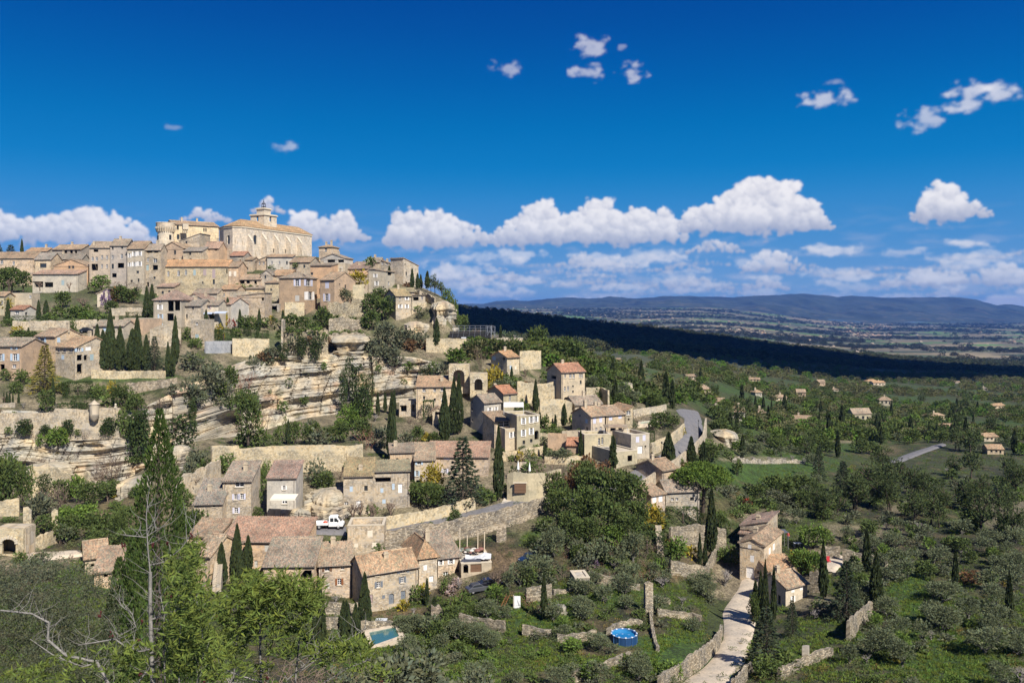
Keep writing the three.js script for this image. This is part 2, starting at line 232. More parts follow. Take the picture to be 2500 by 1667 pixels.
const far = {   // skirts of the wooded ridge, its foot, its crest
  1050: [[846, 800], [795, 1400], [747, 2250]], 1150: [[850, 800], [800, 1400], [755, 2300]], 1250: [[850, 850], [812, 1450], [765, 2350]], 1350: [[852, 900], [825, 1500], [777, 2420]], 1450: [[857, 950], [833, 1550], [788, 2500]],
  1550: [[862, 1000], [843, 1620], [797, 2560]], 1650: [[867, 1050], [850, 1700], [808, 2620]], 1720: [[870, 1100], [856, 1760], [817, 2650]], 1800: [[875, 1200], [864, 1850], [828, 2700]], 1900: [[883, 1350], [874, 1950], [842, 2760]],
  2000: [[890, 1450], [882, 2050], [854, 2800]], 2200: [[903, 1600], [895, 2200], [874, 2900]], 2500: [[912, 1650], [903, 2300], [886, 3000]],
};
const crestLine = [[-400, 748], [1050, 742], [1120, 743], [1180, 741], [1210, 735], [1250, 732], [1290, 734], [1330, 730], [1400, 726], [1440, 729], [1490, 724], [1550, 729], [1620, 723], [1660, 722], [1720, 724], [1790, 726], [1850, 722], [1900, 720], [1955, 717], [2010, 720], [2045, 725], [2085, 722], [2150, 726], [2250, 726], [2345, 725], [2385, 731], [2420, 742], [2437, 745], [2455, 741], [2480, 744], [2520, 752], [2650, 752], [2900, 760]];
const tab = (t, u) => { let i = 0; while (i < t.length - 2 && u > t[i + 1][0]) i++; const a = t[i], b = t[i + 1]; return lerp(a[1], b[1], clamp((u - a[0]) / (b[0] - a[0]), 0, 1)); };
function curve(keys, val, u) {                    // smooth through the table's columns
  let n = keys.length; if (u <= keys[0]) return val(keys[0]); if (u >= keys[n - 1]) return val(keys[n - 1]);
  let i = 0; while (i < n - 2 && u > keys[i + 1]) i++;
  const x0 = keys[i], x1 = keys[i + 1], t = (u - x0) / (x1 - x0), y0 = val(x0), y1 = val(x1), s = (y1 - y0) / (x1 - x0);
  const lim = (a) => (a * s <= 0 ? 0 : Math.sign(s) * Math.min(Math.abs(a), 2 * Math.abs(s)));
  const m0 = i ? lim((y1 - val(keys[i - 1])) / (x1 - keys[i - 1])) : s, m1 = i < n - 2 ? lim((val(keys[i + 2]) - y0) / (keys[i + 2] - x0)) : s, h = x1 - x0;
  return (2 * t ** 3 - 3 * t * t + 1) * y0 + (t ** 3 - 2 * t * t + t) * h * m0 + (-2 * t ** 3 + 3 * t * t) * y1 + (t ** 3 - t * t) * h * m1;
}
const nk = Object.keys(near).map(Number).sort((a, b) => a - b), fk = Object.keys(far).map(Number).sort((a, b) => a - b);
const colCache = new Map();
function column(u) {                              // [V, D] of the ground's rows along one line of sight
  const key = Math.round(u * 4); let c = colCache.get(key); if (c) return c;
  const V = [2003, 2072], D = [3, 30];
  for (let r = 0; r < 13; r++) { V.push(curve(nk, (k) => near[k][r][0], u)); D.push(curve(nk, (k) => near[k][r][1], u)); }
  if (u < 1130) { const b = sstep(1130, 1040, u), dl = D[14]; const y = lerp((HZ - V[14]) / F * dl, -6, 0.8); V.push(lerp(curve(fk, (k) => far[k][0][0], u), HZ - y * F / (dl + 90), b)); D.push(lerp(curve(fk, (k) => far[k][0][1], u), dl + 90, b)); } else { V.push(curve(fk, (k) => far[k][0][0], u)); D.push(curve(fk, (k) => far[k][0][1], u)); }
  for (let r = 1; r < 3; r++) { V.push(curve(fk, (k) => far[k][r][0], u)); D.push(curve(fk, (k) => far[k][r][1], u)); }
  const w = sstep(1700, 2150, u);                 // the plain lies lower and wider to the right
  for (const [d, ya, yb] of [[3700, -150, -190], [5600, -128, -203], [8600, -62, -205], [11500, 25, -178]]) { D.push(d); V.push(HZ - lerp(ya, yb, w) * F / d); }
  D.push(15500); V.push(tab(crestLine, u)); D.push(23000); V.push(775);
  c = [V, D]; colCache.set(key, c); return c;
}
const NR = 23;
const bump = (x, z) => { const d = -z; return (fbm(x * 0.05, z * 0.05, 1, 4) * 0.9 + fbm(x * 0.3, z * 0.3, 2, 2) * 0.25) * sstep(40, 110, d) * (d < 420 ? 0.55 : 1 + (d - 420) * 0.002 * (d > 2000 ? 0.4 : 1)); };
function gd(u, v) { const [V, D] = column(u); for (let i = 1; i < 17; i++) if (V[i] >= v && v >= V[i + 1]) return lerp(D[i], D[i + 1], (V[i] - v) / Math.max(1e-6, V[i] - V[i + 1])); return D[14]; }
function groundY(x, z) { const d = -z, u = CX + F * x / d, [V, D] = column(u); let i = 0; while (i < NR - 2 && D[i + 1] < d) i++; const t = clamp((d - D[i]) / (D[i + 1] - D[i]), 0, 1), v = lerp(V[i], V[i + 1], t); return (HZ - v) / F * d + bump(x, z); }
const on = (u, v, d = gd(u, v)) => { const p = P(u, v, d); return V3(p.x, groundY(p.x, p.z), p.z); };

// ---------------------------------------------------------------- ground colours (matter: grass, bare soil, stony ground, limestone)
const GC = { grass: [0.078, 0.105, 0.026], lush: [0.070, 0.140, 0.020], dry: [0.15, 0.13, 0.06], soil: [0.26, 0.18, 0.105], stony: [0.40, 0.33, 0.225], rock: [0.54, 0.46, 0.33], scrub: [0.052, 0.060, 0.026], wood: [0.022, 0.030, 0.014] };
const zones = [   // middle and reach (as seen from the viewpoint), matter, how much
  [1870, 1140, 170, 46, 'lush', 1], [1780, 1100, 90, 26, 'grass', 1], [1730, 1235, 60, 18, 'dry', 0.8], [2080, 1085, 110, 20, 'lush', 0.8], [1890, 985, 60, 16, 'lush', 0.8], [2060, 1190, 60, 30, 'grass', 0.7],
  [1290, 1500, 150, 34, 'lush', 0.9], [1480, 1450, 110, 30, 'lush', 0.9], [1350, 1310, 70, 30, 'lush', 0.8], [1620, 1600, 150, 60, 'lush', 1], [1650, 1460, 80, 40, 'grass', 1], [2220, 1480, 60, 110, 'lush', 1], [2330, 1610, 190, 70, 'lush', 1], [2010, 1540, 110, 40, 'grass', 1], [1300, 1620, 240, 50, 'grass', 1],
  [1350, 1660, 140, 16, 'soil', 0.5], [1470, 1590, 80, 12, 'soil', 0.6], [1640, 1400, 40, 20, 'soil', 0.9], [2150, 1100, 50, 14, 'soil', 0.6], [2080, 1300, 120, 22, 'stony', 0.7], [2440, 1250, 80, 40, 'stony', 0.7], [2200, 1240, 40, 14, 'stony', 0.7], [1780, 1075, 60, 14, 'stony', 0.9], [1840, 1120, 90, 6, 'stony', 0.6], [2060, 1075, 50, 6, 'stony', 0.8],
  [700, 1215, 330, 60, 'stony', 0.85], [480, 700, 160, 26, 'stony', 0.9], [300, 700, 180, 14, 'stony', 0.7], [1000, 820, 60, 40, 'stony', 0.7], [1180, 1150, 120, 40, 'stony', 0.8], [1330, 1110, 80, 30, 'stony', 0.8],
  [120, 1375, 180, 26, 'stony', 1], [300, 1260, 120, 60, 'soil', 0.6], [30, 1285, 60, 16, 'dry', 1], [250, 925, 200, 10, 'lush', 0.9], [200, 790, 180, 20, 'lush', 0.8], [640, 830, 120, 20, 'lush', 0.6], [700, 1090, 190, 14, 'grass', 0.8], [1200, 1370, 140, 30, 'soil', 0.9], [1050, 1420, 110, 30, 'stony', 0.8], [1900, 1420, 90, 30, 'stony', 1], [2010, 1360, 50, 40, 'stony', 1], [1990, 1470, 60, 20, 'stony', 0.8], [1780, 1400, 60, 60, 'stony', 0.9], [1700, 1370, 60, 40, 'soil', 0.5], [1500, 1330, 90, 30, 'soil', 0.5], [1870, 1260, 90, 14, 'stony', 0.9], [1660, 1330, 70, 20, 'stony', 0.7], [860, 1290, 60, 8, 'stony', 1], [750, 1280, 120, 18, 'stony', 1], [900, 1525, 80, 14, 'stony', 0.9], [980, 1500, 90, 14, 'soil', 0.8],
];
function groundColor(u, v, x, z) {
  const d = -z, a = fbm(x * 0.045, z * 0.045, 3, 4), b = fbm(x * 0.22, z * 0.22, 4, 3), c = [0, 0, 0], set = (k, t) => { const q = GC[k]; for (let i = 0; i < 3; i++) c[i] = lerp(c[i], q[i], clamp(t, 0, 1)); };
  set('grass', 1); set('scrub', sstep(-0.1, 0.25, a)); set('soil', sstep(0.08, 0.32, b + a * 0.4) * 0.55);
  const village = sstep(1720, 1560, u) * sstep(1340, 1240, v);
  set('stony', village * sstep(-0.4, 0.05, b + a * 0.5) * 0.9); set('grass', village * sstep(0.08, 0.26, fbm(x * 0.09, z * 0.09, 8, 3)) * 0.75);
  for (const [zu, zv, ru, rv, k, s] of zones) { const q = Math.hypot((u - zu) / ru, (v - zv) / rv); if (q < 1.5) set(k, s * sstep(1.25, 0.75, q + b * 0.8)); }
  set('dry', sstep(0.2, 0.45, fbm(x * 0.4, z * 0.4, 12, 2)) * 0.35);
  if (d > 270) { set(fbm(x * 0.03, z * 0.03, 19, 2) > 0 ? 'lush' : 'grass', sstep(270, 330, d) * sstep(0.06, -0.06, fbm(x * 0.011, z * 0.011, 15, 3)) * 0.9); set('dry', sstep(270, 400, d) * sstep(0.18, 0.3, fbm(x * 0.02, z * 0.02, 16, 3)) * 0.5); }
  if (d > 900) { set('scrub', sstep(900, 1300, d) * 0.7); }
  return c;
}
// a strip of ground between two rows
const US = []; for (let u = -1860; u <= 3900; u += u < -420 || u > 2920 ? 120 : u < -20 || u > 2520 ? 40 : 8) US.push(u);
function strip(r0, r1, sub, us, color, uvScale = 1) {
  const pos = [], uv = [], col = [], idx = []; let rows = 0;
  for (let r = r0; r < r1; r++) { const n = sub(r); for (let k = 0; k < n + (r === r1 - 1 ? 1 : 0); k++) { rows++; const t = k / n; for (const u of us) { const [V, D] = column(u), v = lerp(V[r], V[r + 1], t), d = lerp(D[r], D[r + 1], t), p = P(u, v, d); p.y += bump(p.x, p.z); pos.push(p.x, p.y, p.z); uv.push(p.x * uvScale, -p.z * uvScale + p.y * 0.7); col.push(...color(u, v, p.x, p.z, r + t)); } } }
  const w = us.length; for (let j = 0; j < rows - 1; j++) for (let i = 0; i < w - 1; i++) { const a = j * w + i; idx.push(a, a + 1, a + w, a + 1, a + w + 1, a + w); }
  return geo(pos, uv, idx, col);
}
const soilM = M('ground', () => std({ map: soi, bumpMap: soib, bumpScale: 0.25, vertexColors: true, roughness: 1 }));
const plainM = M('far ground', () => std({ vertexColors: true, roughness: 1 }));
structure(strip(0, 8, (r) => (r < 2 ? 14 : 16), US, groundColor), soilM, 'hillside');
structure(strip(8, 9, () => 16, US.filter((u) => u >= 1124), groundColor), soilM, 'hillside');
structure(strip(9, 14, () => 12, US, groundColor), soilM, 'hillside');
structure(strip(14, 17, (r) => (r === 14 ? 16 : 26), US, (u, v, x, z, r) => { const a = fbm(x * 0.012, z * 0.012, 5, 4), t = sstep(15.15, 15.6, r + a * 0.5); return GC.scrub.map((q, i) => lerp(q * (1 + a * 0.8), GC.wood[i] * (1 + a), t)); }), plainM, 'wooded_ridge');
// plain: fields, vineyards and copses
const fieldC = [[0.10, 0.11, 0.055], [0.15, 0.13, 0.075], [0.18, 0.15, 0.085], [0.08, 0.15, 0.04], [0.10, 0.20, 0.045], [0.24, 0.20, 0.12], [0.10, 0.10, 0.07], [0.06, 0.085, 0.035], [0.04, 0.058, 0.026], [0.13, 0.12, 0.08]];
function plainColor(u, v, x, z) {
  const k = 0.12 * ns(x * 0.0004, z * 0.0004, 4) + 0.3, X = (x * Math.cos(k) - z * Math.sin(k)) / 330, Z = (x * Math.sin(k) + z * Math.cos(k)) / 210, j = Math.floor(Z), i = Math.floor(X + hash(j, 5) * 3), h = hash(i, j, 9), wood = fbm(x * 0.0011, z * 0.0013, 6, 4);
  let c = fieldC[Math.floor(h * fieldC.length)]; const lane = Math.min(X + hash(j, 5) * 3 - i, Z - j) < 0.05; if (lane) c = [0.15, 0.125, 0.095];
  const t = sstep(0.0, 0.14, wood + sstep(9000, 12000, -z) * 0.12 - sstep(7500, 5000, -z) * sstep(1900, 2300, u) * 0.12); return c.map((q, m) => lerp(q * (0.85 + 0.3 * hash(Math.floor(x / 40), Math.floor(z / 40))), [0.026, 0.036, 0.02][m], t));
}
const UF = []; for (let u = -1860; u <= 3900; u += u < 0 || u > 2920 ? 120 : u < 1000 || u > 2520 ? 30 : 4) UF.push(u);
structure(strip(17, 21, () => 34, UF, plainColor), plainM, 'valley_floor');
{ const pos = [], col = [], idx = [], rows = 46;
  for (let j = 0; j < rows; j++) for (const u of UF) { const [V, D] = column(u), b = j > 34, t = b ? (j - 34) / (rows - 35) : j / 34, r = b ? 22 : 21; const v = lerp(V[r], V[r + 1], b ? t : Math.pow(t, 0.85)), d = lerp(D[r], D[r + 1], t), p = P(u, v, d), e = b ? 0 : Math.sin(t * Math.PI);
    p.y += e * (fbm(p.x * 0.0012, t * 2.2, 7, 5) * 170 + Math.abs(fbm(p.x * 0.0022, t * 1.2, 3, 4)) * -120); p.y += fbm(p.x * 0.004, t * 3, 3, 3) * 22 * (1 - e); pos.push(p.x, p.y, p.z);
    const w = fbm(p.x * 0.0016, t * 5, 11, 4), g = sstep(0.12, 0.25, fbm(p.x * 0.005, t * 14, 13, 3)); const c = [0.030, 0.046, 0.034].map((q, i) => lerp(lerp(q, [0.06, 0.068, 0.046][i], sstep(0.05, 0.3, w) * 0.6), [0.014, 0.024, 0.018][i], sstep(-0.02, -0.22, w))); col.push(...c.map((q, i) => lerp(q, [0.16, 0.145, 0.11][i], g * 0.35 * sstep(0.75, 0.3, t)))); }
  const w = UF.length; for (let j = 0; j < rows - 1; j++) for (let i = 0; i < w - 1; i++) { const a = j * w + i; idx.push(a, a + 1, a + w, a + 1, a + w + 1, a + w); }
  structure(geo(pos, null, idx, col), plainM, 'mountain_range'); }

// ---------------------------------------------------------------- limestone cliff in beds, with ledges, hollows and a cave
const rockM = M('limestone', () => std({ map: roc9, bumpMap: roc9b, bumpScale: 0.2, vertexColors: true, flatShading: true, roughness: 0.96 }));
function bed(s, y, dip = 0.07, sd = 0) {          // how far the rock stands out: layered, each bed with its own wander
  const q = y - s * dip + fbm(s * 0.05, y * 0.05, sd, 2) * 2.2; let o = 0;
  for (const [th, am] of [[2.6, 1.5], [0.85, 0.6], [0.36, 0.26]]) { const k = q / th + hash(sd, Math.round(th * 10)) , i = Math.floor(k), f = k - i, r = (a) => hash(a, Math.round(th * 100), sd) - 0.5; const w = ns(s * 0.11, i * 3.7, th) * 1.2 + ns(s * 0.4, i * 5.1, th) * 0.5; o += am * (r(i) * 1.3 + w * 0.9 - 0.35 * (1 - sstep(0, 0.16, f)) + 0.14 * f); }
  return o;
}
function joints(s, y, sd) {                        // upright cracks that break the beds into blocks, each block set forward or back
  let o = 0; for (const [w, am, cr] of [[9, 1.6, 1.5], [3.6, 0.7, 0.8]]) { const k = s / w + ns(y * 0.07, sd, w) * 0.5 + hash(Math.floor(y / (w * 0.7)), sd, w) * 0.25, i = Math.floor(k), f = k - i, e = Math.min(f, 1 - f) * w; o += am * (hash(i, Math.floor(y / (w * 0.7) + hash(i, 3)), sd) - 0.5) - cr * sstep(0.15 + 0.4 * hash(i, 5, sd), 0.02, e) * (hash(i, sd, 8) > 0.5 ? 1 : 0.1) * sstep(-0.1, 0.25, ns(y * 0.2, i * 3.1, sd)); }
  return o;
}
{
  const hollows = [[560, 1042, 38, 42, 7, 0.6], [400, 935, 26, 16, 1.6, 1], [760, 905, 22, 30, 1.0, 1], [655, 885, 90, 10, 1.8, 1], [860, 945, 10, 60, 2.4, 1], [905, 930, 5, 70, 2.2, 1], [470, 1000, 7, 66, 2.4, 1], [1020, 925, 60, 8, 1.2, 1], [220, 1090, 40, 8, 1.4, 1], [1035, 912, 70, 5, 1.2, 1], [80, 1150, 70, 12, 1.6, 1]];
  const rises = [[640, 930, 60, 60, 1.6], [250, 1060, 60, 50, 1.2], [960, 930, 60, 40, 1.4], [515, 1010, 30, 60, 1.8], [420, 1030, 34, 60, 1.4], [60, 1110, 80, 50, 1.5], [760, 960, 40, 60, 1.2]];
  const us = []; for (let u = -1860; u < -20; u += u < -420 ? 120 : 40) us.push(u); for (let u = -20; u <= 1124; u += 2.4) us.push(u); us.push(1124);
  const pos = [], uv = [], col = [], idx = [], n = 120;
  for (let k = 0; k <= n; k++) for (const u of us) {
    const [V, D] = column(u), t = k / n, v = lerp(V[8], V[9], t); let d = lerp(D[8], D[9], t); const p0 = P(u, v, d), edge = sstep(0, 0.05, t) * sstep(1, 0.95, t) * sstep(1124, 1090, u);
    let o = bed(p0.x, p0.y, u < 420 ? 0.02 : 0.09, u < 330 ? 2 : 5) * 1.15 + joints(p0.x, p0.y - p0.x * 0.09, u < 330 ? 2 : 5);
    for (const [a, b, ru, rv, m, q] of hollows) { const e = Math.hypot((u - a) / ru, (v - b) / rv) + fbm(p0.x * 0.4, p0.y * 0.4, 3, 2) * 0.35; o -= m * sstep(1, 0.75 * q, e); }
    for (const [a, b, ru, rv, m] of rises) o += m * sstep(1.1, 0.2, Math.hypot((u - a) / ru, (v - b) / rv));
    const p = P(u, v, d - o * edge); p.y += bump(p0.x, p0.z) * (1 - edge); pos.push(p.x, p.y, p.z); uv.push(p0.x, p0.y * 1.6 - p0.x * (u < 420 ? 0.02 : 0.09));
    const w = fbm(p0.x * 0.1, p0.y * 0.12, 21, 4), s = fbm(p0.x * 0.5, p0.y * 0.06, 22, 3), g = fbm(p0.x * 0.16, p0.y * 0.3, 24, 3); let c = [0.68, 0.58, 0.42]; const mixc = (q, f) => { c = c.map((x, i) => lerp(x, q[i], clamp(f, 0, 1))); };
    mixc([0.64, 0.54, 0.40], sstep(-0.1, 0.25, w)); mixc([0.33, 0.305, 0.265], sstep(0.02, 0.3, s) * 0.55); mixc([0.70, 0.42, 0.25], sstep(0.16, 0.34, g) * 0.5); mixc([0.66, 0.565, 0.39], sstep(0.1, 0.3, -w) * 0.6); mixc([0.14, 0.15, 0.07], sstep(0.2, 0.4, fbm(p0.x * 0.25, p0.y * 0.25, 27, 3)) * 0.5); col.push(...c);
  }
  const w = us.length; for (let j = 0; j < n; j++) for (let i = 0; i < w - 1; i++) { const a = j * w + i; idx.push(a, a + 1, a + w, a + 1, a + w + 1, a + w); }
  structure(geo(pos, uv, idx, col), rockM, 'limestone_cliff');
}
// free-standing rock masses: a bedded block over a footprint seen between two lines of sight
function outcrop(u0, u1, vb, vt, d, deep, label, o = {}) {
  const pos = [], uv = [], col = [], idx = [], na = 72, nt = 46, dc = d ?? gd((u0 + u1) / 2, vb), c0 = P((u0 + u1) / 2, vb, dc + deep / 2), rx = (u1 - u0) / 2 / F * dc, H = (vb - vt) / F * dc, sk = o.sink ?? 2, sd = Math.floor(rnd() * 99);
  for (let j = 0; j <= nt; j++) for (let i = 0; i <= na; i++) {
    const t = j / nt, a = i / na * Math.PI * 2, y = -sk + t * (H + sk), prof = (o.over ? 0.72 + 0.34 * sstep(0.2, 0.75, t) : 1.08 - 0.2 * t) * Math.pow(Math.max(0, 1 - Math.pow(Math.max(0, t), 16)), 0.6);
    const cs = Math.cos(a), sn = Math.sin(a), sq = 1 / Math.pow(Math.pow(Math.abs(cs), 3.2) + Math.pow(Math.abs(sn), 3.2), 1 / 3.2), lump = 1 + ns(cs * 1.6 + sd, y * 0.1, sn * 1.6) * 0.42 + ns(cs * 4.1, y * 0.3, sn * 4.1 + sd) * 0.2;
    const b = bed(a * rx, y, 0.05, sd) * 0.75 * Math.min(1, rx / 5); const x = cs * sq * (rx * prof * lump + b), z = sn * sq * (deep / 2 * prof * lump + b); pos.push(x, y, z); uv.push(a * rx, y * 1.6);
    const w = fbm(x * 0.2 + sd, y * 0.2, 21, 3), g = fbm(x * 0.5, y * 0.1, sd, 3); col.push(...[0.66, 0.55, 0.38].map((q, k) => lerp(lerp(q, [0.42, 0.37, 0.3][k], sstep(0, 0.3, g) * 0.6), [0.7, 0.46, 0.29][k], sstep(0.12, 0.35, w) * 0.45)));
  }
  for (let j = 0; j < nt; j++) for (let i = 0; i < na; i++) { const a = j * (na + 1) + i; idx.push(a, a + na + 1, a + 1, a + 1, a + na + 1, a + na + 2); }
  const m = thing(mesh(geo(pos, uv, idx, col), rockM), o.name ?? 'rock_outcrop', label, 'rock'); m.position.copy(c0); return m;
}

// ---------------------------------------------------------------- roads, paths and paved yards: strips that follow the ground
const asphaltM = M('asphalt', () => std({ map: pla6, color: C(0.25, 0.24, 0.25), roughness: 0.92 })), gravelM = M('pale gravel', () => std({ map: pla6, bumpMap: soib, bumpScale: 0.03, color: C(0.88, 0.735, 0.565), roughness: 0.98 })), pavingM = M('paving', () => std({ map: rep(ashlarT, 5), color: C(0.62, 0.55, 0.45), roughness: 0.9 }));
function ribbon(name, m, pts, up = 0.22) {        // pts: left edge and right edge sight lines [u, v, u, v]
  const pos = [], uv = [], idx = [], sm = []; const N = pts.length, L = pts.map((p) => [gd(p[0], p[1]), gd(p[2], p[3])]);
  for (let i = 0; i < N - 1; i++) for (let k = 0; k < 8; k++) sm.push(i + k / 8); sm.push(N - 1);
  const cr = (f, x) => { const i = Math.min(N - 2, Math.floor(x)), t = x - i, g = (j) => f(clamp(j, 0, N - 1)), a = g(i - 1), b = g(i), c = g(i + 1), d = g(i + 2); return 0.5 * (2 * b + (c - a) * t + (2 * a - 5 * b + 4 * c - d) * t * t + (3 * b - a - 3 * c + d) * t ** 3); };
  let s = 0, last = null; const A = pts.map((p, i) => P(p[0], p[1], L[i][0])), B = pts.map((p, i) => P(p[2], p[3], L[i][1]));
  for (const x of sm) { const q = (l) => V3(cr((i) => l[i].x, x), cr((i) => l[i].y, x), cr((i) => l[i].z, x)), a = q(A), b = q(B), mid = a.clone().add(b).multiplyScalar(0.5); if (last) s += mid.distanceTo(last); last = mid;
    const W = a.distanceTo(b); for (let k = 0; k <= 6; k++) { const p = a.clone().lerp(b, k / 6), y = Math.max(p.y, groundY(p.x, p.z)) + up - (k === 0 || k === 6 ? 0.35 : 0); pos.push(p.x, lerp(y, mid.y + up, 0), p.z); uv.push(k / 6 * W, s); } }
  for (let j = 0; j < sm.length - 1; j++) for (let i = 0; i < 6; i++) { const a = j * 7 + i; idx.push(a, a + 1, a + 7, a + 1, a + 8, a + 7); }
  return structure(geo(pos, uv, idx), m, name);
}

// ---------------------------------------------------------------- houses
function tilePlane(poly, pitch = 0.42) {           // clay tiles on one roof face: poly[0] to poly[1] is the eave
  const [A, B] = poly, ex = B.clone().sub(A).normalize(), nn = ex.clone().cross(poly[2].clone().sub(A)).normalize(); if (nn.y < 0) nn.negate(); const up = nn.clone().cross(ex).normalize(); if (up.y < 0) up.negate();
  const q = poly.map((p) => { const r = p.clone().sub(A); return [r.dot(ex), r.dot(up)]; }), s0 = Math.min(...q.map((a) => a[0])), s1 = Math.max(...q.map((a) => a[0])), n = Math.max(4, Math.round((s1 - s0) / pitch * 2)), pos = [], uv = [], idx = [], K = 3, off = rnd() * 8;
  for (let i = 0; i <= n; i++) { const s = clamp(lerp(s0, s1, i / n), s0 + 0.004, s1 - 0.004); let lo = 1e9, hi = -1e9; for (let k = 0; k < q.length; k++) { const a = q[k], b = q[(k + 1) % q.length]; if ((a[0] - s) * (b[0] - s) <= 0 && Math.abs(a[0] - b[0]) > 1e-6) { const t = lerp(a[1], b[1], (s - a[0]) / (b[0] - a[0])); lo = Math.min(lo, t); hi = Math.max(hi, t); } }
    for (let k = 0; k <= K; k++) { const t = lerp(lo, hi, k / K), h = 0.05 + (i % 2 ? 0.13 : 0) + (hash(i, k, Math.round(off * 9)) - 0.5) * 0.05 + ns(s * 0.35, t * 0.4, off) * 0.09; const p = A.clone().addScaledVector(ex, s).addScaledVector(up, t).addScaledVector(nn, h); pos.push(p.x, p.y, p.z); uv.push(s + off, t + off * 0.7); } }
  for (let i = 0; i < n; i++) for (let k = 0; k < K; k++) { const a = i * (K + 1) + k; idx.push(a, a + K + 1, a + 1, a + 1, a + K + 1, a + K + 2); }
  const g = [geo(pos, uv, idx)], th = 0.16, m = poly.length, sp = [], sv = [], si = [];
  for (const p of poly) { const b = p.clone().addScaledVector(nn, -th), t = p.clone().addScaledVector(nn, 0.03), r = p.clone().sub(A), c = [r.dot(ex) + off, r.dot(up)]; sp.push(t.x, t.y, t.z, b.x, b.y, b.z); sv.push(...c, c[0], c[1] - th); }
  for (let k = 1; k < m - 1; k++) si.push(0, k * 2, (k + 1) * 2, 1, (k + 1) * 2 + 1, k * 2 + 1); for (let k = 0; k < m; k++) { const a = k * 2, b = ((k + 1) % m) * 2; si.push(a, a + 1, b, b, a + 1, b + 1); }
  const sg = geo(sp, sv, si).toNonIndexed(); sg.computeVertexNormals(); g.push(sg); return g;
}
function ridge(a, b) { const g = rod(a, b, 0.17, 0.17, 6); return g; }
const arcTop = (s, x, y, w, h) => { s.moveTo(x - w / 2, y - h / 2); s.lineTo(x + w / 2, y - h / 2); s.lineTo(x + w / 2, y + h / 2 - w * 0.35); s.quadraticCurveTo(x + w * 0.42, y + h / 2, x, y + h / 2); s.quadraticCurveTo(x - w * 0.42, y + h / 2, x - w / 2, y + h / 2 - w * 0.35); s.lineTo(x - w / 2, y - h / 2); };
const flatTop = (s, x, y, w, h) => { s.moveTo(x - w / 2, y - h / 2); s.lineTo(x + w / 2, y - h / 2); s.lineTo(x + w / 2, y + h / 2); s.lineTo(x - w / 2, y + h / 2); s.lineTo(x - w / 2, y - h / 2); };
const TH = 0.42;
function wallPiece(outline, wins, flip) {
  const sh = new THREE.Shape(); outline.forEach((p, i) => (i ? sh.lineTo(p[0], p[1]) : sh.moveTo(p[0], p[1])));
  for (const w of wins) { const h = new THREE.Path(); (w.arch ? arcTop : flatTop)(h, w.x, w.y, w.w, w.h); sh.holes.push(h); }
  const g = new THREE.ExtrudeGeometry(sh, { depth: TH, bevelEnabled: false, curveSegments: 4 }); g.translate(0, 0, -TH);
  const uv = g.attributes.uv, o = rnd() * 8; for (let i = 0; i < uv.count; i++) uv.setXY(i, uv.getX(i) + o, uv.getY(i) + o * 0.6); return g;
}
const V4 = (p) => p;
function fitWindow(parent, w, place) {            // place turns a geometry from wall axes (x along, y up, z out) to the house's
  const { x, y, w: W, h: H, code, col } = w, set = (g) => { place(g); return g; };
  const paneShape = () => { const s = new THREE.Shape(); (w.arch ? arcTop : flatTop)(s, 0, 0, W, H); return new THREE.ShapeGeometry(s, 4); };
  if (code === 'h') return;
  const put = (g, a, b, c) => { g.translate(a, b, c); return set(g); };
  if (code === 'c') { const o = part(parent, 'shutter', put(merge([box(W * 0.49, H * 0.99, 0.05, -W * 0.25, 0, 0), box(W * 0.49, H * 0.99, 0.05, W * 0.25, 0, 0.012), box(W, H * 0.05, 0.03, 0, H * 0.3, 0.04), box(W, H * 0.05, 0.03, 0, -H * 0.3, 0.04)]), x, y, -0.05), SH[col]()); o.userData.label = 'closed shutters'; return; }
  if (code === 'd') { const door = new THREE.Group(); door.name = 'door'; parent.add(door); const s = new THREE.Shape(); (w.arch ? arcTop : flatTop)(s, 0, 0, W, H); const g = new THREE.ExtrudeGeometry(s, { depth: 0.06, bevelEnabled: false, curveSegments: 4 }); part(door, 'panel', put(merge([g, box(W * 0.05, H * 0.9, 0.03, 0, 0, 0.07), box(W * 0.8, H * 0.04, 0.03, 0, 0, 0.07)]), x, y, -0.24), SH[col]()); part(door, 'handle', put(box(0.05, 0.14, 0.06, W * 0.12, 0, 0), x, y, -0.15), paint(0.05, 0.05, 0.05, 0.4, 0.6)); return; }
  const win = new THREE.Group(); win.name = 'window'; parent.add(win);
  part(win, 'pane', put(paneShape(), x, y, -0.27), glassM);
  if (code === 'o') { part(win, 'sill', put(box(W + 0.2, 0.1, 0.16, 0, -H / 2 - 0.04, 0.04), x, y, 0), trim); return; }
  const fw = Math.min(0.09, W * 0.09), bars = [box(fw, H, 0.07, -W / 2 + fw / 2), box(fw, H, 0.07, W / 2 - fw / 2), box(W - 2 * fw, fw, 0.068, 0, H / 2 - fw / 2 - (w.arch ? W * 0.15 : 0)), box(W - 2 * fw, fw, 0.068, 0, -H / 2 + fw / 2), box(fw * 1.2, H * 0.9, 0.066, 0, -H * 0.03)];
  for (const k of H > W * 1.3 ? [-0.18, 0.17] : [0]) bars.push(box(W - 2 * fw, fw * 0.7, 0.06, 0, H * k));
  part(win, 'frame', put(merge(bars), x, y, -0.22), paint(0.74, 0.73, 0.74, 0.6));
  part(win, 'sill', put(box(W + 0.24, 0.12, 0.2, 0, -H / 2 - 0.05, 0.05), x, y, 0), trim);
  if (code === 's') for (const k of [-1, 1]) part(win, 'shutter', put(merge([box(W * 0.52, H, 0.05), box(W * 0.5, H * 0.05, 0.03, 0, H * 0.3, 0.035), box(W * 0.5, H * 0.05, 0.03, 0, -H * 0.3, 0.035)]), x + k * (W * 0.5 + W * 0.28), y, 0.045), SH[col]());
}
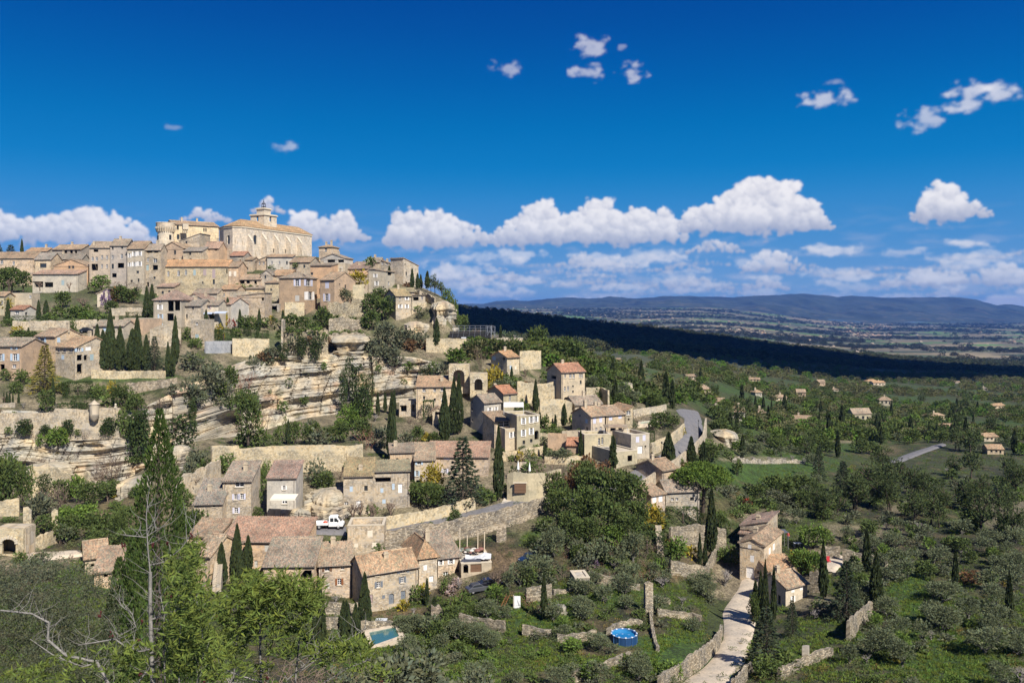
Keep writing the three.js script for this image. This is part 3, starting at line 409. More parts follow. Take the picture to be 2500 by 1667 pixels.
const TONE = [[1, 1, 1], [0.88, 0.9, 0.93], [1.08, 1.05, 1.0], [0.95, 0.98, 1.04], [1.06, 0.98, 0.9], [0.82, 0.83, 0.84]];
const vary = (m, h) => { const k = Math.floor(h * TONE.length); return k ? M(m.name + ' ' + k, () => { const c = m.clone(); c.color.r *= TONE[k][0]; c.color.g *= TONE[k][1]; c.color.b *= TONE[k][2]; return c; }) : m; };
// o: facade between sight lines u0..u1, base vb, eave vt (at its left end), turn psi (degrees; + faces right), depth dep, roof kind and rise rh
function house(name, label, cat, o) {
  let d = o.d ?? gd((o.u0 + o.u1) / 2, o.vb);
  if (o.d && o.d < 290 && (o.sink ?? 5) > 1) { const p = P((o.u0 + o.u1) / 2, o.vb, o.d), off = HZ - groundY(p.x, p.z) * F / o.d - o.vb; if (Math.abs(off) > 14) d += 0.75 * (gd((o.u0 + o.u1) / 2, o.vb) - d); }
  const psi = (o.psi ?? 0) * Math.PI / 180, t0 = (o.u0 - CX) / F, t1 = (o.u1 - CX) / F, cs = Math.cos(psi), sn = Math.sin(psi);
  const W = (t1 - t0) * d / (cs - t1 * sn), H = (o.vb - o.vt) / F * d, D = o.dep ?? 8, base = P(o.u0, o.vb, d), R = o.roof ?? 'gx', rh = o.rh ?? D * 0.16, sink = o.sink ?? 5;
  const g = new THREE.Group(); g.position.copy(base); g.rotation.y = psi; thing(g, name, label, cat, o.group);
  const n = V3(sn, 0, cs), e = V3(cs, 0, -sn), wm = vary(WM[o.m ?? 's'](), hash(Math.round(o.u0 + 900), Math.round(o.vb), 5)), rm = vary(RM[o.rm ?? 'a'](), hash(Math.round(o.u1 + 900), Math.round(o.vt), 6));
  if (!o.win && W > 3.2 && H > 2.6 && !o.blank) { const um = (f) => lerp(o.u0, o.u1, f), vv = lerp(o.vt, o.vb, 0.32), c = pick(['o', 'fw', 'sw', 'fc']); o.win = W > 7 ? `${um(0.2)},${vv},4,8,${c};${um(0.5)},${vv},4,8,${c};${um(0.8)},${vv},4,8,o` : `${um(0.3)},${vv},4,8,${c};${um(0.72)},${vv},4,8,${c}`; }
  const local = (u, v, nrm, p0) => { const r = V3((u - CX) / F, (HZ - v) / F, -1), t = p0.dot(nrm) / r.dot(nrm), p = r.multiplyScalar(t).sub(base); return [p.dot(e), p.y, p.dot(n), t]; };
  const parse = (str, nrm, p0, along, foreshort) => (str ? str.split(';').map((s) => { const [u, v, w, h, c] = s.split(','), [lx, ly, lz, t] = local(+u, +v, nrm, p0); return { x: along(lx, lz), y: ly, w: Math.max(0.5, +w * t / F / foreshort), h: Math.max(0.5, +h * t / F), code: c[0], col: c[1], arch: c.includes('a', 2) || c[2] === 'a' }; }) : []);
  const dir = (nrm, p) => Math.max(0.3, Math.abs(nrm.dot(p.clone().normalize())));
  const zl = -D, Hb = R === 'sf' ? H + rh : R === 'sb' ? H - rh : H, Hr = R === 'sl' ? H + rh : R === 'sr' ? H - rh : H;
  const keep = (l, a, b, hmax) => l.filter((w) => { w.w = Math.min(w.w, (b - a) * 0.9); w.x = clamp(w.x, a + w.w / 2 + 0.1, b - w.w / 2 - 0.1); if (w.y + w.h / 2 > hmax - 0.1) w.y = hmax - 0.1 - w.h / 2; return b - a > 1; });
  const frontW = keep(parse(o.win, n, base, (x) => x, dir(n, base)), 0, W, H + (R === 'gz' ? rh * 0.6 : 0));
  const leftP = base, rightP = base.clone().addScaledVector(e, W);
  const leftW = keep(parse(o.lw, e.clone().negate(), leftP, (x, z) => z, dir(e, leftP)), -D + TH, -TH, H), rightW = keep(parse(o.rw, e, rightP, (x, z) => -z, dir(e, rightP)), TH, D - TH, Math.min(H, Hr));
  const top = [[W, Hr]]; if (R === 'gz') top.push([W / 2, H + rh]); top.push([0, H]);
  const walls = [wallPiece([[0, -sink], [W, -sink], ...top], frontW)];
  { const b = wallPiece([[0, -sink], [W, -sink], ...(R === 'gz' ? [[W, H], [W / 2, H + rh], [0, H]] : R === 'sl' || R === 'sr' ? [[W, H], [0, Hr]] : [[W, Hb], [0, Hb]])], []); b.rotateY(Math.PI); b.translate(W, 0, -D); walls.push(b); }
  const place = { f: (q) => q, l: (q) => { q.rotateY(-Math.PI / 2); return q; }, r: (q) => { q.rotateY(Math.PI / 2); q.translate(W, 0, 0); return q; } };
  const a = TH, b = D - TH, mid = D / 2, yAt = (z) => lerp(H, Hb, z / D);
  { const hl = (s) => (R === 'gx' ? (s < mid ? H + rh * s / mid : H + rh * (D - s) / mid) : R === 'sl' || R === 'sr' ? H : yAt(s)), hr = (s) => (R === 'gx' ? hl(s) : R === 'sl' || R === 'sr' ? Hr : yAt(s));
    const L = [[-b, -sink], [-a, -sink], [-a, hl(a)]]; if (R === 'gx') L.push([-mid, H + rh]); L.push([-b, hl(b)]); walls.push(place.l(wallPiece(L, leftW)));
    const Q = [[a, -sink], [b, -sink], [b, hr(b)]]; if (R === 'gx') Q.push([mid, H + rh]); Q.push([a, hr(a)]); walls.push(place.r(wallPiece(Q, rightW))); }
  const wall = part(g, 'wall', merge(walls), wm);
  if (o.lm) { /* left wall keeps the same masonry */ }
  frontW.forEach((w) => fitWindow(g, w, place.f)); leftW.forEach((w) => fitWindow(g, w, place.l)); rightW.forEach((w) => fitWindow(g, w, place.r));
  const ov = o.ov ?? 0.4, os = o.os ?? 0.25, roof = []; let ch = () => H + rh;
  if (R === 'gx') { const k = rh / mid, E = H - k * ov; roof.push(...tilePlane([V3(-os, E, ov), V3(W + os, E, ov), V3(W + os, H + rh, -mid), V3(-os, H + rh, -mid)]), ...tilePlane([V3(W + os, E, -D - ov), V3(-os, E, -D - ov), V3(-os, H + rh, -mid), V3(W + os, H + rh, -mid)]), ridge(V3(-os, H + rh + 0.12, -mid), V3(W + os, H + rh + 0.12, -mid))); ch = (x, z) => H + rh * (1 - Math.abs(z + mid) / mid); }
  if (R === 'gz') { const k = rh / (W / 2), E = H - k * ov; roof.push(...tilePlane([V3(-ov, E, -D - os), V3(-ov, E, os), V3(W / 2, H + rh, os), V3(W / 2, H + rh, -D - os)]), ...tilePlane([V3(W + ov, E, os), V3(W + ov, E, -D - os), V3(W / 2, H + rh, -D - os), V3(W / 2, H + rh, os)]), ridge(V3(W / 2, H + rh + 0.12, os), V3(W / 2, H + rh + 0.12, -D - os))); ch = (x) => H + rh * (1 - Math.abs(x - W / 2) / (W / 2)); }
  if (R === 'sf' || R === 'sb') { const k = (Hb - H) / D; roof.push(...tilePlane(R === 'sf' ? [V3(-os, H - k * ov, ov), V3(W + os, H - k * ov, ov), V3(W + os, Hb + k * 0.2, -D - 0.2), V3(-os, Hb + k * 0.2, -D - 0.2)] : [V3(W + os, Hb + k * 0.2, -D - 0.2), V3(-os, Hb + k * 0.2, -D - 0.2), V3(-os, H - k * ov, ov), V3(W + os, H - k * ov, ov)])); ch = (x, z) => H + k * -z; }
  if (R === 'sl' || R === 'sr') { const k = (Hr - H) / W; roof.push(...tilePlane(R === 'sl' ? [V3(-ov, H - k * ov, -D - os), V3(-ov, H - k * ov, os), V3(W + 0.2, Hr + k * 0.2, os), V3(W + 0.2, Hr + k * 0.2, -D - os)] : [V3(W + ov, Hr + k * ov, os), V3(W + ov, Hr + k * ov, -D - os), V3(-0.2, H - k * 0.2, -D - os), V3(-0.2, H - k * 0.2, os)])); ch = (x) => H + k * x; }
  if (R === 'hip') { const m = Math.min(W, D) / 2, k = rh / m, E = H - k * ov, A = V3(-ov, E, ov), B = V3(W + ov, E, ov), Cc = V3(W + ov, E, -D - ov), Dd = V3(-ov, E, -D - ov), r0 = W >= D ? V3(m, H + rh, -mid) : V3(W / 2, H + rh, -m), r1 = W >= D ? V3(W - m + 0.05, H + rh, -mid) : V3(W / 2, H + rh, -D + m - 0.05);
    if (W >= D) roof.push(...tilePlane([A, B, r1, r0]), ...tilePlane([Cc, Dd, r0, r1]), ...tilePlane([B, Cc, r1]), ...tilePlane([Dd, A, r0])); else roof.push(...tilePlane([A, B, r0]), ...tilePlane([B, Cc, r1, r0]), ...tilePlane([Cc, Dd, r1]), ...tilePlane([Dd, A, r0, r1]));
    roof.push(ridge(r0.clone().setY(r0.y + 0.1), r1.clone().setY(r1.y + 0.1)), ridge(A, r0), ridge(B, W >= D ? r1 : r0), ridge(Cc, r1), ridge(Dd, W >= D ? r0 : r1)); }
  if (R === 'flat') { roof.push(box(W - 2 * TH + 0.02, 0.3, D - 2 * TH + 0.02, W / 2, H - (o.parapet ?? 0.8), -D / 2)); const c = [box(W + 0.1, 0.14, TH + 0.1, W / 2, H + 0.07, -TH / 2), box(W + 0.1, 0.14, TH + 0.1, W / 2, H + 0.07, -D + TH / 2), box(TH + 0.1, 0.138, D - 2 * TH - 0.1, TH / 2, H + 0.07, -D / 2), box(TH + 0.1, 0.138, D - 2 * TH - 0.1, W - TH / 2, H + 0.07, -D / 2)]; part(g, 'coping', merge(c), trim); }
  const rf = part(g, R === 'flat' ? 'terrace' : 'roof', merge(roof), R === 'flat' ? (o.rm ? rm : pavingM) : rm);
  const hs = hash(Math.round(o.u0), Math.round(o.vt), 3); if (R !== 'flat' && W > 4 && H > 3) { part(g, 'gutter', rod(V3(-0.1, H - 0.12 - (R === 'gx' || R === 'hip' ? 0.1 : 0), ov + 0.08), V3(W + 0.1, (R === 'sl' || R === 'sr' ? H : H) - 0.12, ov + 0.08), 0.06, 0.06, 5), paint(0.26, 0.22, 0.19, 0.6)); if (hs > 0.35) part(g, 'downpipe', rod(V3(hs > 0.7 ? W - 0.35 : 0.35, -1, 0.09), V3(hs > 0.7 ? W - 0.35 : 0.35, H - 0.3, 0.09), 0.06, 0.06, 5), paint(0.30, 0.25, 0.21, 0.7)); }
  if (!o.ch && R !== 'flat' && hs < 0.55 && W > 4) o.ch = [[0.2 + hs, 0.5, 0.7 + hs]];
  for (const [fx, fz, hh] of o.ch ?? []) { const x = fx * W, z = -fz * D, y = ch(x, z), k = hh ?? 1.1; part(rf, 'chimney', merge([box(0.8, k + 1, 0.6, x, y + k / 2 - 0.4, z), box(1.0, 0.12, 0.8, x, y + k + 0.16, z), box(0.7, 0.25, 0.5, x, y + k + 0.34, z)]), o.chm ? WM[o.chm]() : WM.e()); }
  o.W = W; o.H = H; o.D = D; o.g = g; return g;
}
// stone walls along the ground: [u, v base, v top] sight lines (v top optional with a height in metres)
function stoneWall(name, label, pts, o = {}) {
  const th = o.th ?? 0.55, A = pts.map((p) => { const d = p[3] ?? gd(p[0], p[1]), b = P(p[0], p[1], d); return { b, h: p[2] != null ? (p[1] - p[2]) / F * d : o.h ?? 1.2 }; }), pos = [], uv = [], idx = []; const sk = o.sink ?? 2.5;
  let cols = [], s = 0; for (let i = 0; i < A.length - 1; i++) { const L = A[i].b.distanceTo(A[i + 1].b), n = Math.max(2, Math.round(L / 0.7)); for (let k = 0; k < n + (i === A.length - 2 ? 1 : 0); k++) { const t = k / n; cols.push({ p: A[i].b.clone().lerp(A[i + 1].b, t), h: lerp(A[i].h, A[i + 1].h, t), s: s + L * t }); } s += L; }
  const rag = o.rag ?? 0.25, org = cols[0].p.clone(), off = rnd() * 8;
  cols.forEach((c, i) => { const a = cols[Math.max(0, i - 1)].p, b = cols[Math.min(cols.length - 1, i + 1)].p, t = b.clone().sub(a).setY(0).normalize(), nn = V3(-t.z, 0, t.x); if (nn.z < 0) nn.negate(); const h = Math.max(0.3, c.h + (hash(i, 7, cols.length) - 0.5) * rag + ns(c.s * 0.2, 3, off) * rag), w = ns(c.s * 0.5, 1, off) * 0.12;
    for (const [f, y] of [[0.5, -sk], [0.5, h * 0.35], [0.46, h * 0.7], [0.42, h], [-0.42, h - 0.03], [-0.5, h * 0.4], [-0.5, -sk]]) { const p = c.p.clone().addScaledVector(nn, f * th + (Math.abs(f) > 0.43 ? w : 0)); pos.push(p.x - org.x, c.p.y + y - org.y, p.z - org.z); uv.push(c.s + off, y + (f < 0 ? th : 0) + off); } });
  for (let j = 0; j < cols.length - 1; j++) for (let i = 0; i < 6; i++) { const a = j * 7 + i; idx.push(a, a + 7, a + 1, a + 1, a + 7, a + 8); }
  for (const j of [0, cols.length - 1]) { const a = j * 7; idx.push(a, a + 1, a + 6, a + 1, a + 5, a + 6, a + 1, a + 2, a + 5, a + 2, a + 4, a + 5, a + 2, a + 3, a + 4); }
  const g = geo(pos, uv, idx).toNonIndexed(); g.computeVertexNormals(); const m = mesh(g, o.m ?? dryStone(0.55, 0.46, 0.34)); thing(m, name, label, o.cat ?? 'wall', o.group); m.position.copy(org); return m;
}

// ---------------------------------------------------------------- trees and shrubs: leaf faces through the crown, tapered limbs
const leafMat = (k, r, g, b) => M('leaves ' + k, () => new THREE.MeshPhysicalMaterial({ color: C(r, g, b), vertexColors: true, roughness: 0.85, transmission: 0.22, thickness: 0, specularIntensity: 0.35 }));
const barkM = M('bark', () => std({ map: soi, color: C(0.17, 0.13, 0.10), roughness: 1 })), greyBarkM = M('grey bark', () => std({ map: soi, color: C(0.30, 0.28, 0.26), roughness: 1 })), twigM = M('twigs', () => std({ color: C(0.20, 0.145, 0.11), roughness: 1 })), twigGreyM = M('grey twigs', () => std({ color: C(0.26, 0.235, 0.22), roughness: 1 })), twigRedM = M('reddish twigs', () => std({ color: C(0.26, 0.13, 0.09), roughness: 1 }));
class Leaves {
  constructor() { this.p = []; this.c = []; }
  add(x, y, z, ax, ay, az, len, wid, tone) {       // one leaf or spray, long axis a, random roll
    const A = V3(ax, ay, az).normalize(), q = V3(rnd() - 0.5, rnd() - 0.5, rnd() - 0.5).cross(A).normalize(), b = A.clone().cross(q), m = [x + A.x * len * 0.45 + b.x * wid * 0.15, y + A.y * len * 0.45 + b.y * wid * 0.15, z + A.z * len * 0.45 + b.z * wid * 0.15];
    const s = [x, y, z], t = [x + A.x * len, y + A.y * len, z + A.z * len], l = [m[0] + q.x * wid / 2, m[1] + q.y * wid / 2, m[2] + q.z * wid / 2], r = [m[0] - q.x * wid / 2, m[1] - q.y * wid / 2, m[2] - q.z * wid / 2];
    this.p.push(...s, ...l, ...t, ...s, ...t, ...r); const w = (rnd() - 0.5) * 0.22; for (let i = 0; i < 6; i++) this.c.push(tone * (1 + w), tone, tone * (1 - w * 1.4));
  }
  build() { const g = geo(this.p, null, null, this.c); return g; }
}
const tone = () => 0.68 + rnd() * 0.64;
let Q = 1;                                          // how finely the crown being made is divided
function lobes(L, list, n, len, wid, up = 0.25, inner = 0.55) {       // list of [x, y, z, rx, ry, rz]
  n *= Q; len /= Math.sqrt(Q);
  const tot = list.reduce((s, q) => s + q[3] * q[4] + q[3] * q[5], 0);
  for (const [x, y, z, a, b, c] of list) { const k = Math.round(n * (a * b + a * c) / tot), tn = 0.85 + rnd() * 0.3; for (let i = 0; i < k; i++) { let X, Y, Z, q; do { X = rnd() * 2 - 1; Y = rnd() * 2 - 1; Z = rnd() * 2 - 1; q = Math.hypot(X, Y, Z); } while (q > 1 || q < 0.05); const f = (inner + (1 - inner) * Math.cbrt(rnd())) / q * (1 + ns(X * 2.3 + x * 9, Y * 2.3 + y * 9, Z * 2.3) * 0.3); const l = len * (0.6 + rnd() * 0.8); L.add(x + X * f * a, y + Y * f * b, z + Z * f * c, X / q + rnd() - 0.5, Y / q + up + rnd() - 0.5, Z / q + rnd() - 0.5, l, l * wid * (0.7 + rnd() * 0.6), tone() * tn); } }
}
function limbs(levels, len0, r0, spread, start, dir, sides, out, twist = 0.35, minr = 0) {
  const go = (p, d, l, r, k) => { let a = p.clone(), dd = d.clone(); const seg = k === 0 ? 3 : 2; for (let s = 0; s < seg; s++) { const b = a.clone().addScaledVector(dd, l / seg); out.push(rod(a, b, Math.max(minr, r * (1 - s / seg * 0.35)), Math.max(minr, r * (1 - (s + 1) / seg * 0.35)), k < 2 ? sides : 3)); a = b; dd.add(V3(rr(-1, 1), rr(-0.3, 0.9), rr(-1, 1)).multiplyScalar(twist * 0.5)).normalize(); }
    if (k >= levels) return; const n = k === 0 ? spread[0] : spread[1]; for (let i = 0; i < n; i++) { const az = i / n * Math.PI * 2 + rnd() * 1.5, td = V3(Math.cos(az), 0, Math.sin(az)), nd = dd.clone().multiplyScalar(rr(0.5, 0.9)).addScaledVector(td, rr(0.45, 0.95)).add(V3(0, 0.18, 0)).normalize(); go(a.clone().addScaledVector(dd, -l * rnd() * 0.35), nd, l * rr(0.55, 0.8), r * 0.6, k + 1); } };
  go(start, dir, len0, r0, 0); return out;
}
const UNIT = {};                                   // shapes one unit tall and one unit wide
function unit(kind, i, f) { return (UNIT[kind] ??= [])[i] ??= f(); }
const KIND = {
  cypress: { n: 5, make() { const L = new Leaves(); const sz = 1 / Math.sqrt(Q); for (let i = 0; i < 1500 * Q; i++) { const t = Math.pow(rnd(), 0.85), r = 0.5 * (t < 0.22 ? 0.5 + 0.5 * t / 0.22 : 1 - Math.pow((t - 0.22) / 0.78, 1.55)) * (0.72 + 0.28 * Math.sqrt(rnd())) * (1 + ns(t * 9, rnd() * 2) * 0.25), a = rnd() * 6.283; L.add(Math.cos(a) * r, 0.02 + t * 0.93, Math.sin(a) * r, Math.cos(a) * 0.25, 1.5, Math.sin(a) * 0.25, (0.05 + rnd() * 0.04) * sz, (0.13 + rnd() * 0.12) * sz, tone()); } return { crown: L.build(), trunk: rod(V3(0, -0.12, 0), V3(0, 0.5, 0), 0.08, 0.02, 5) }; } },
  olive: { n: 5, make() { const L = new Leaves(), l = []; for (let i = 0; i < 9; i++) { const a = rnd() * 6.283, r = Math.sqrt(rnd()) * 0.3; l.push([Math.cos(a) * r, 0.5 + rnd() * 0.3, Math.sin(a) * r, rr(0.13, 0.22), rr(0.13, 0.2), rr(0.13, 0.22)]); } l.push([0, 0.55, 0, 0.34, 0.26, 0.34]); lobes(L, l, 1700, 0.062, 0.42, 0.3, 0.45); const w = limbs(2, 0.26, 0.05, [3, 3], V3(0, -0.15, 0), V3(0.1, 1, 0).normalize(), 5, []); return { crown: L.build(), trunk: merge(w) }; } },
  oak: { n: 5, make() { const L = new Leaves(), l = []; for (let i = 0; i < 12; i++) { const a = rnd() * 6.283, r = Math.sqrt(rnd()) * 0.31; l.push([Math.cos(a) * r, 0.36 + rnd() * 0.46, Math.sin(a) * r, rr(0.13, 0.22), rr(0.11, 0.18), rr(0.13, 0.22)]); } l.push([0, 0.5, 0, 0.36, 0.36, 0.36]); lobes(L, l, 1700, 0.066, 0.6, 0.3, 0.5); return { crown: L.build(), trunk: merge(limbs(2, 0.3, 0.04, [4, 2], V3(0, -0.12, 0), V3(0, 1, 0), 5, [])) }; } },
  bush: { n: 5, make() { const L = new Leaves(), l = []; for (let i = 0; i < 8; i++) { const a = rnd() * 6.283, r = Math.sqrt(rnd()) * 0.3; l.push([Math.cos(a) * r, 0.25 + rnd() * 0.4, Math.sin(a) * r, rr(0.16, 0.24), rr(0.2, 0.32), rr(0.16, 0.24)]); } l.push([0, 0.3, 0, 0.38, 0.4, 0.38]); lobes(L, l, 900, 0.09, 0.55, 0.3, 0.5); return { crown: L.build(), trunk: merge(limbs(1, 0.3, 0.03, [5, 2], V3(0, -0.15, 0), V3(0, 1, 0), 4, [])) }; } },
  ball: { n: 2, make() { const L = new Leaves(); lobes(L, [[0, 0.5, 0, 0.48, 0.5, 0.48]], 900, 0.07, 0.7, 0, 0.86); return { crown: L.build(), trunk: rod(V3(0, -0.15, 0), V3(0, 0.4, 0), 0.04, 0.03, 5) }; } },
  hedge: { n: 3, make() { const L = new Leaves(); for (let i = 0; i < 1300; i++) { const f = Math.floor(rnd() * 5), a = rnd() - 0.5, b = rnd(), j = rr(-0.03, 0.03); const [x, y, z] = f === 0 ? [a, b, 0.5 + j] : f === 1 ? [a, b, -0.5 + j] : f === 2 ? [0.5 + j, b, a] : f === 3 ? [-0.5 + j, b, a] : [a, 1 + j, b - 0.5]; L.add(x, y, z, x + rnd() - 0.5, y - 0.4 + rnd() - 0.3, z + rnd() - 0.5, 0.06 + rnd() * 0.04, 0.05, tone()); } return { crown: L.build(), trunk: rod(V3(0, -0.2, 0), V3(0, 0.7, 0), 0.05, 0.03, 4) }; } },
  pine: { n: 4, make() { const L = new Leaves(), l = []; for (let i = 0; i < 15; i++) { const a = rnd() * 6.283, h = 0.34 + rnd() * 0.6, r = Math.sqrt(rnd()) * 0.36 * (1.25 - h * 0.75); l.push([Math.cos(a) * r, h, Math.sin(a) * r, rr(0.09, 0.17), rr(0.06, 0.11), rr(0.09, 0.17)]); } lobes(L, l, 1300, 0.075, 0.3, 0.7, 0.4); return { crown: L.build(), trunk: merge(limbs(2, 0.5, 0.035, [5, 2], V3(0, -0.1, 0), V3(0.05, 1, 0.03).normalize(), 5, [])) }; } },
  umbrella: { n: 1, make() { const L = new Leaves(), l = []; for (let i = 0; i < 44; i++) { const a = i * 2.4, r = Math.sqrt((i + 0.5) / 44) * 0.42; l.push([Math.cos(a) * r, 0.72 + 0.2 * Math.sqrt(Math.max(0, 1 - (r / 0.48) ** 2)) + rr(-0.04, 0.04) - 0.1 * (r / 0.42) ** 2, Math.sin(a) * r, 0.1, 0.085, 0.1]); } lobes(L, l, 8000, 0.042, 0.42, 0.6, 0.45); const w = [rod(V3(0, -0.1, 0), V3(0.02, 0.5, 0), 0.035, 0.026, 7)]; for (let i = 0; i < 9; i++) { const a = i / 9 * 6.283; w.push(rod(V3(0.02, 0.48, 0), V3(Math.cos(a) * 0.3, 0.74, Math.sin(a) * 0.3), 0.016, 0.006, 4)); } return { crown: L.build(), trunk: merge(w) }; } },
  fir: { n: 3, make() { const L = new Leaves(), w = [rod(V3(0, -0.08, 0), V3(0, 0.97, 0), 0.028, 0.004, 6)]; for (let k = 0; k < 20; k++) { const t = k / 20, n = 7 - Math.floor(t * 3), R = 0.5 * (1 - t * 0.95) * rr(0.85, 1.08), y0 = 0.1 + t * 0.86; for (let i = 0; i < n; i++) { const a = i / n * 6.283 + k * 1.7 + rnd() * 0.4, dx = Math.cos(a), dz = Math.sin(a), r = R * rr(0.75, 1.05); w.push(rod(V3(0, y0, 0), V3(dx * r, y0 - r * 0.12, dz * r), 0.006, 0.002, 3)); for (let j = 0; j < 20 * Q; j++) { const f = Math.sqrt(rnd()), q = (rnd() - 0.5) * 0.24 * r; L.add(dx * r * f - dz * q, y0 - r * f * 0.14 + rr(-0.006, 0.012), dz * r * f + dx * q, dx + rr(-0.7, 0.7), -0.15 + rnd() * 0.5, dz + rr(-0.7, 0.7), (0.05 + rnd() * 0.035) / Math.sqrt(Q), 0.022 / Math.sqrt(Q), tone()); } } } return { crown: L.build(), trunk: merge(w) }; } },
  bare: { n: 4, make() { const out = limbs(Q < 0.8 ? 3 : 4, 0.24, 0.034, [5, 3], V3(0, -0.06, 0), V3(0.02, 1, 0).normalize(), 5, [], 0.5, 0.0042); return { crown: merge(out), trunk: merge(limbs(1, 0.22, 0.036, [3, 2], V3(0, -0.1, 0), V3(0, 1, 0), 6, [])), bare: true }; } },
  thicket: { n: 4, make() { const out = []; for (let i = 0; i < 7; i++) { const a = rnd() * 6.283, r = rnd() * 0.3; limbs(Q < 0.3 ? 1 : 2, rr(0.4, 0.6), 0.012, [3, Q < 0.8 ? 2 : 3], V3(Math.cos(a) * r, -0.1, Math.sin(a) * r), V3(Math.cos(a) * 0.4, 1, Math.sin(a) * 0.4).normalize(), 3, out, 0.5, 0.0055); } return { crown: merge(out), trunk: merge(limbs(1, 0.3, 0.02, [3, 2], V3(0, -0.15, 0), V3(0, 1, 0), 4, [])), bare: true }; } },
  ivy: { n: 3, make() { const L = new Leaves(); for (let i = 0; i < 1300; i++) { const x = rnd() - 0.5, y = rnd(), e = Math.hypot(x * 1.9, (y - 0.5) * 1.9); if (e + ns(x * 5, y * 5) * 0.6 > 1) continue; L.add(x, y, (rnd() - 0.3) * 0.5, rnd() - 0.5, -0.3 + rnd() * 0.6, 0.7, 0.07 + rnd() * 0.05, 0.075, tone()); } const w = []; for (let i = 0; i < 4; i++) w.push(rod(V3(rr(-0.2, 0.2), 0, -0.1), V3(rr(-0.35, 0.35), rr(0.6, 0.95), -0.05), 0.01, 0.005, 4)); return { crown: L.build(), trunk: merge(w) }; } },
};
const SPEC = {   // species: shape, leaf colour, words
  cy: ['cypress', 'cypress_tree', () => leafMat('cypress', 0.042, 0.058, 0.020), 'slim dark cypress', 'tree', 'cypresses'],
  ol: ['olive', 'olive_tree', () => leafMat('olive', 0.130, 0.152, 0.080), 'grey-green olive tree', 'tree', 'olive trees'],
  oa: ['oak', 'evergreen_oak', () => leafMat('oak', 0.082, 0.114, 0.030), 'dark green rounded oak', 'tree', 'evergreen oaks'],
  gr: ['oak', 'leafy_tree', () => leafMat('fresh', 0.120, 0.185, 0.034), 'fresh green leafy tree', 'tree', 'leafy trees'],
  bu: ['bush', 'shrub', () => leafMat('shrub', 0.102, 0.144, 0.036), 'bushy green shrub', 'shrub', 'shrubs'],
  bg: ['bush', 'grey_shrub', () => leafMat('grey shrub', 0.122, 0.134, 0.080), 'grey-green garrigue shrub', 'shrub', 'garrigue shrubs'],
  bl: ['bush', 'bright_shrub', () => leafMat('bright shrub', 0.105, 0.165, 0.028), 'bright green shrub', 'shrub', 'bright green shrubs'],
  by: ['bush', 'yellow_shrub', () => leafMat('yellow shrub', 0.30, 0.24, 0.03), 'yellow-green shrub', 'shrub', 'yellowish shrubs'],
  br: ['bush', 'russet_shrub', () => leafMat('russet shrub', 0.17, 0.095, 0.045), 'russet brown shrub', 'shrub', 'russet shrubs'],
  rd: ['bush', 'red_shrub', () => leafMat('red shrub', 0.24, 0.035, 0.02), 'deep red shrub', 'shrub', 'red shrubs'],
  pu: ['bush', 'mauve_shrub', () => leafMat('mauve shrub', 0.20, 0.13, 0.22), 'mauve flowering shrub', 'shrub', 'mauve shrubs'],
  pk: ['bush', 'blossom_tree', () => leafMat('blossom', 0.36, 0.27, 0.25), 'pale pink blossoming tree', 'tree', 'blossoming trees'],
  ba: ['ball', 'clipped_bush', () => leafMat('box', 0.070, 0.105, 0.026), 'round clipped bush', 'shrub', 'clipped bushes'],
  he: ['hedge', 'clipped_hedge', () => leafMat('hedge', 0.055, 0.082, 0.024), 'clipped green hedge', 'hedge', 'clipped hedges'],
  pi: ['pine', 'pine_tree', () => leafMat('pine', 0.074, 0.100, 0.034), 'dark Aleppo pine', 'tree', 'pines'],
  um: ['umbrella', 'umbrella_pine', () => leafMat('umbrella pine', 0.115, 0.178, 0.030), 'broad umbrella pine', 'tree', 'umbrella pines'],
  fi: ['fir', 'conifer', () => leafMat('fir', 0.058, 0.080, 0.042), 'tiered dark conifer', 'tree', 'conifers'],
  fy: ['fir', 'golden_cedar', () => leafMat('golden cedar', 0.24, 0.21, 0.045), 'golden-green tiered cedar', 'tree', 'cedars'],
  nu: ['bare', 'bare_tree', () => twigM, 'leafless brown tree', 'tree', 'bare trees'],
  ng: ['bare', 'bare_tree', () => twigGreyM, 'leafless grey tree', 'tree', 'bare trees'],
  th: ['thicket', 'bramble_thicket', () => twigM, 'brown leafless thicket', 'shrub', 'thickets'],
  tr: ['thicket', 'bramble_thicket', () => twigRedM, 'reddish leafless thicket', 'shrub', 'thickets'],
  iv: ['ivy', 'ivy_patch', () => leafMat('ivy', 0.055, 0.085, 0.024), 'dark ivy patch', 'ivy', 'ivy patches'],
};
const grown = [], onCliff = (u, v) => { if (u > 1100) return false; const V = column(u)[0]; return v < V[8] + 2 && v > V[9] - 2; };
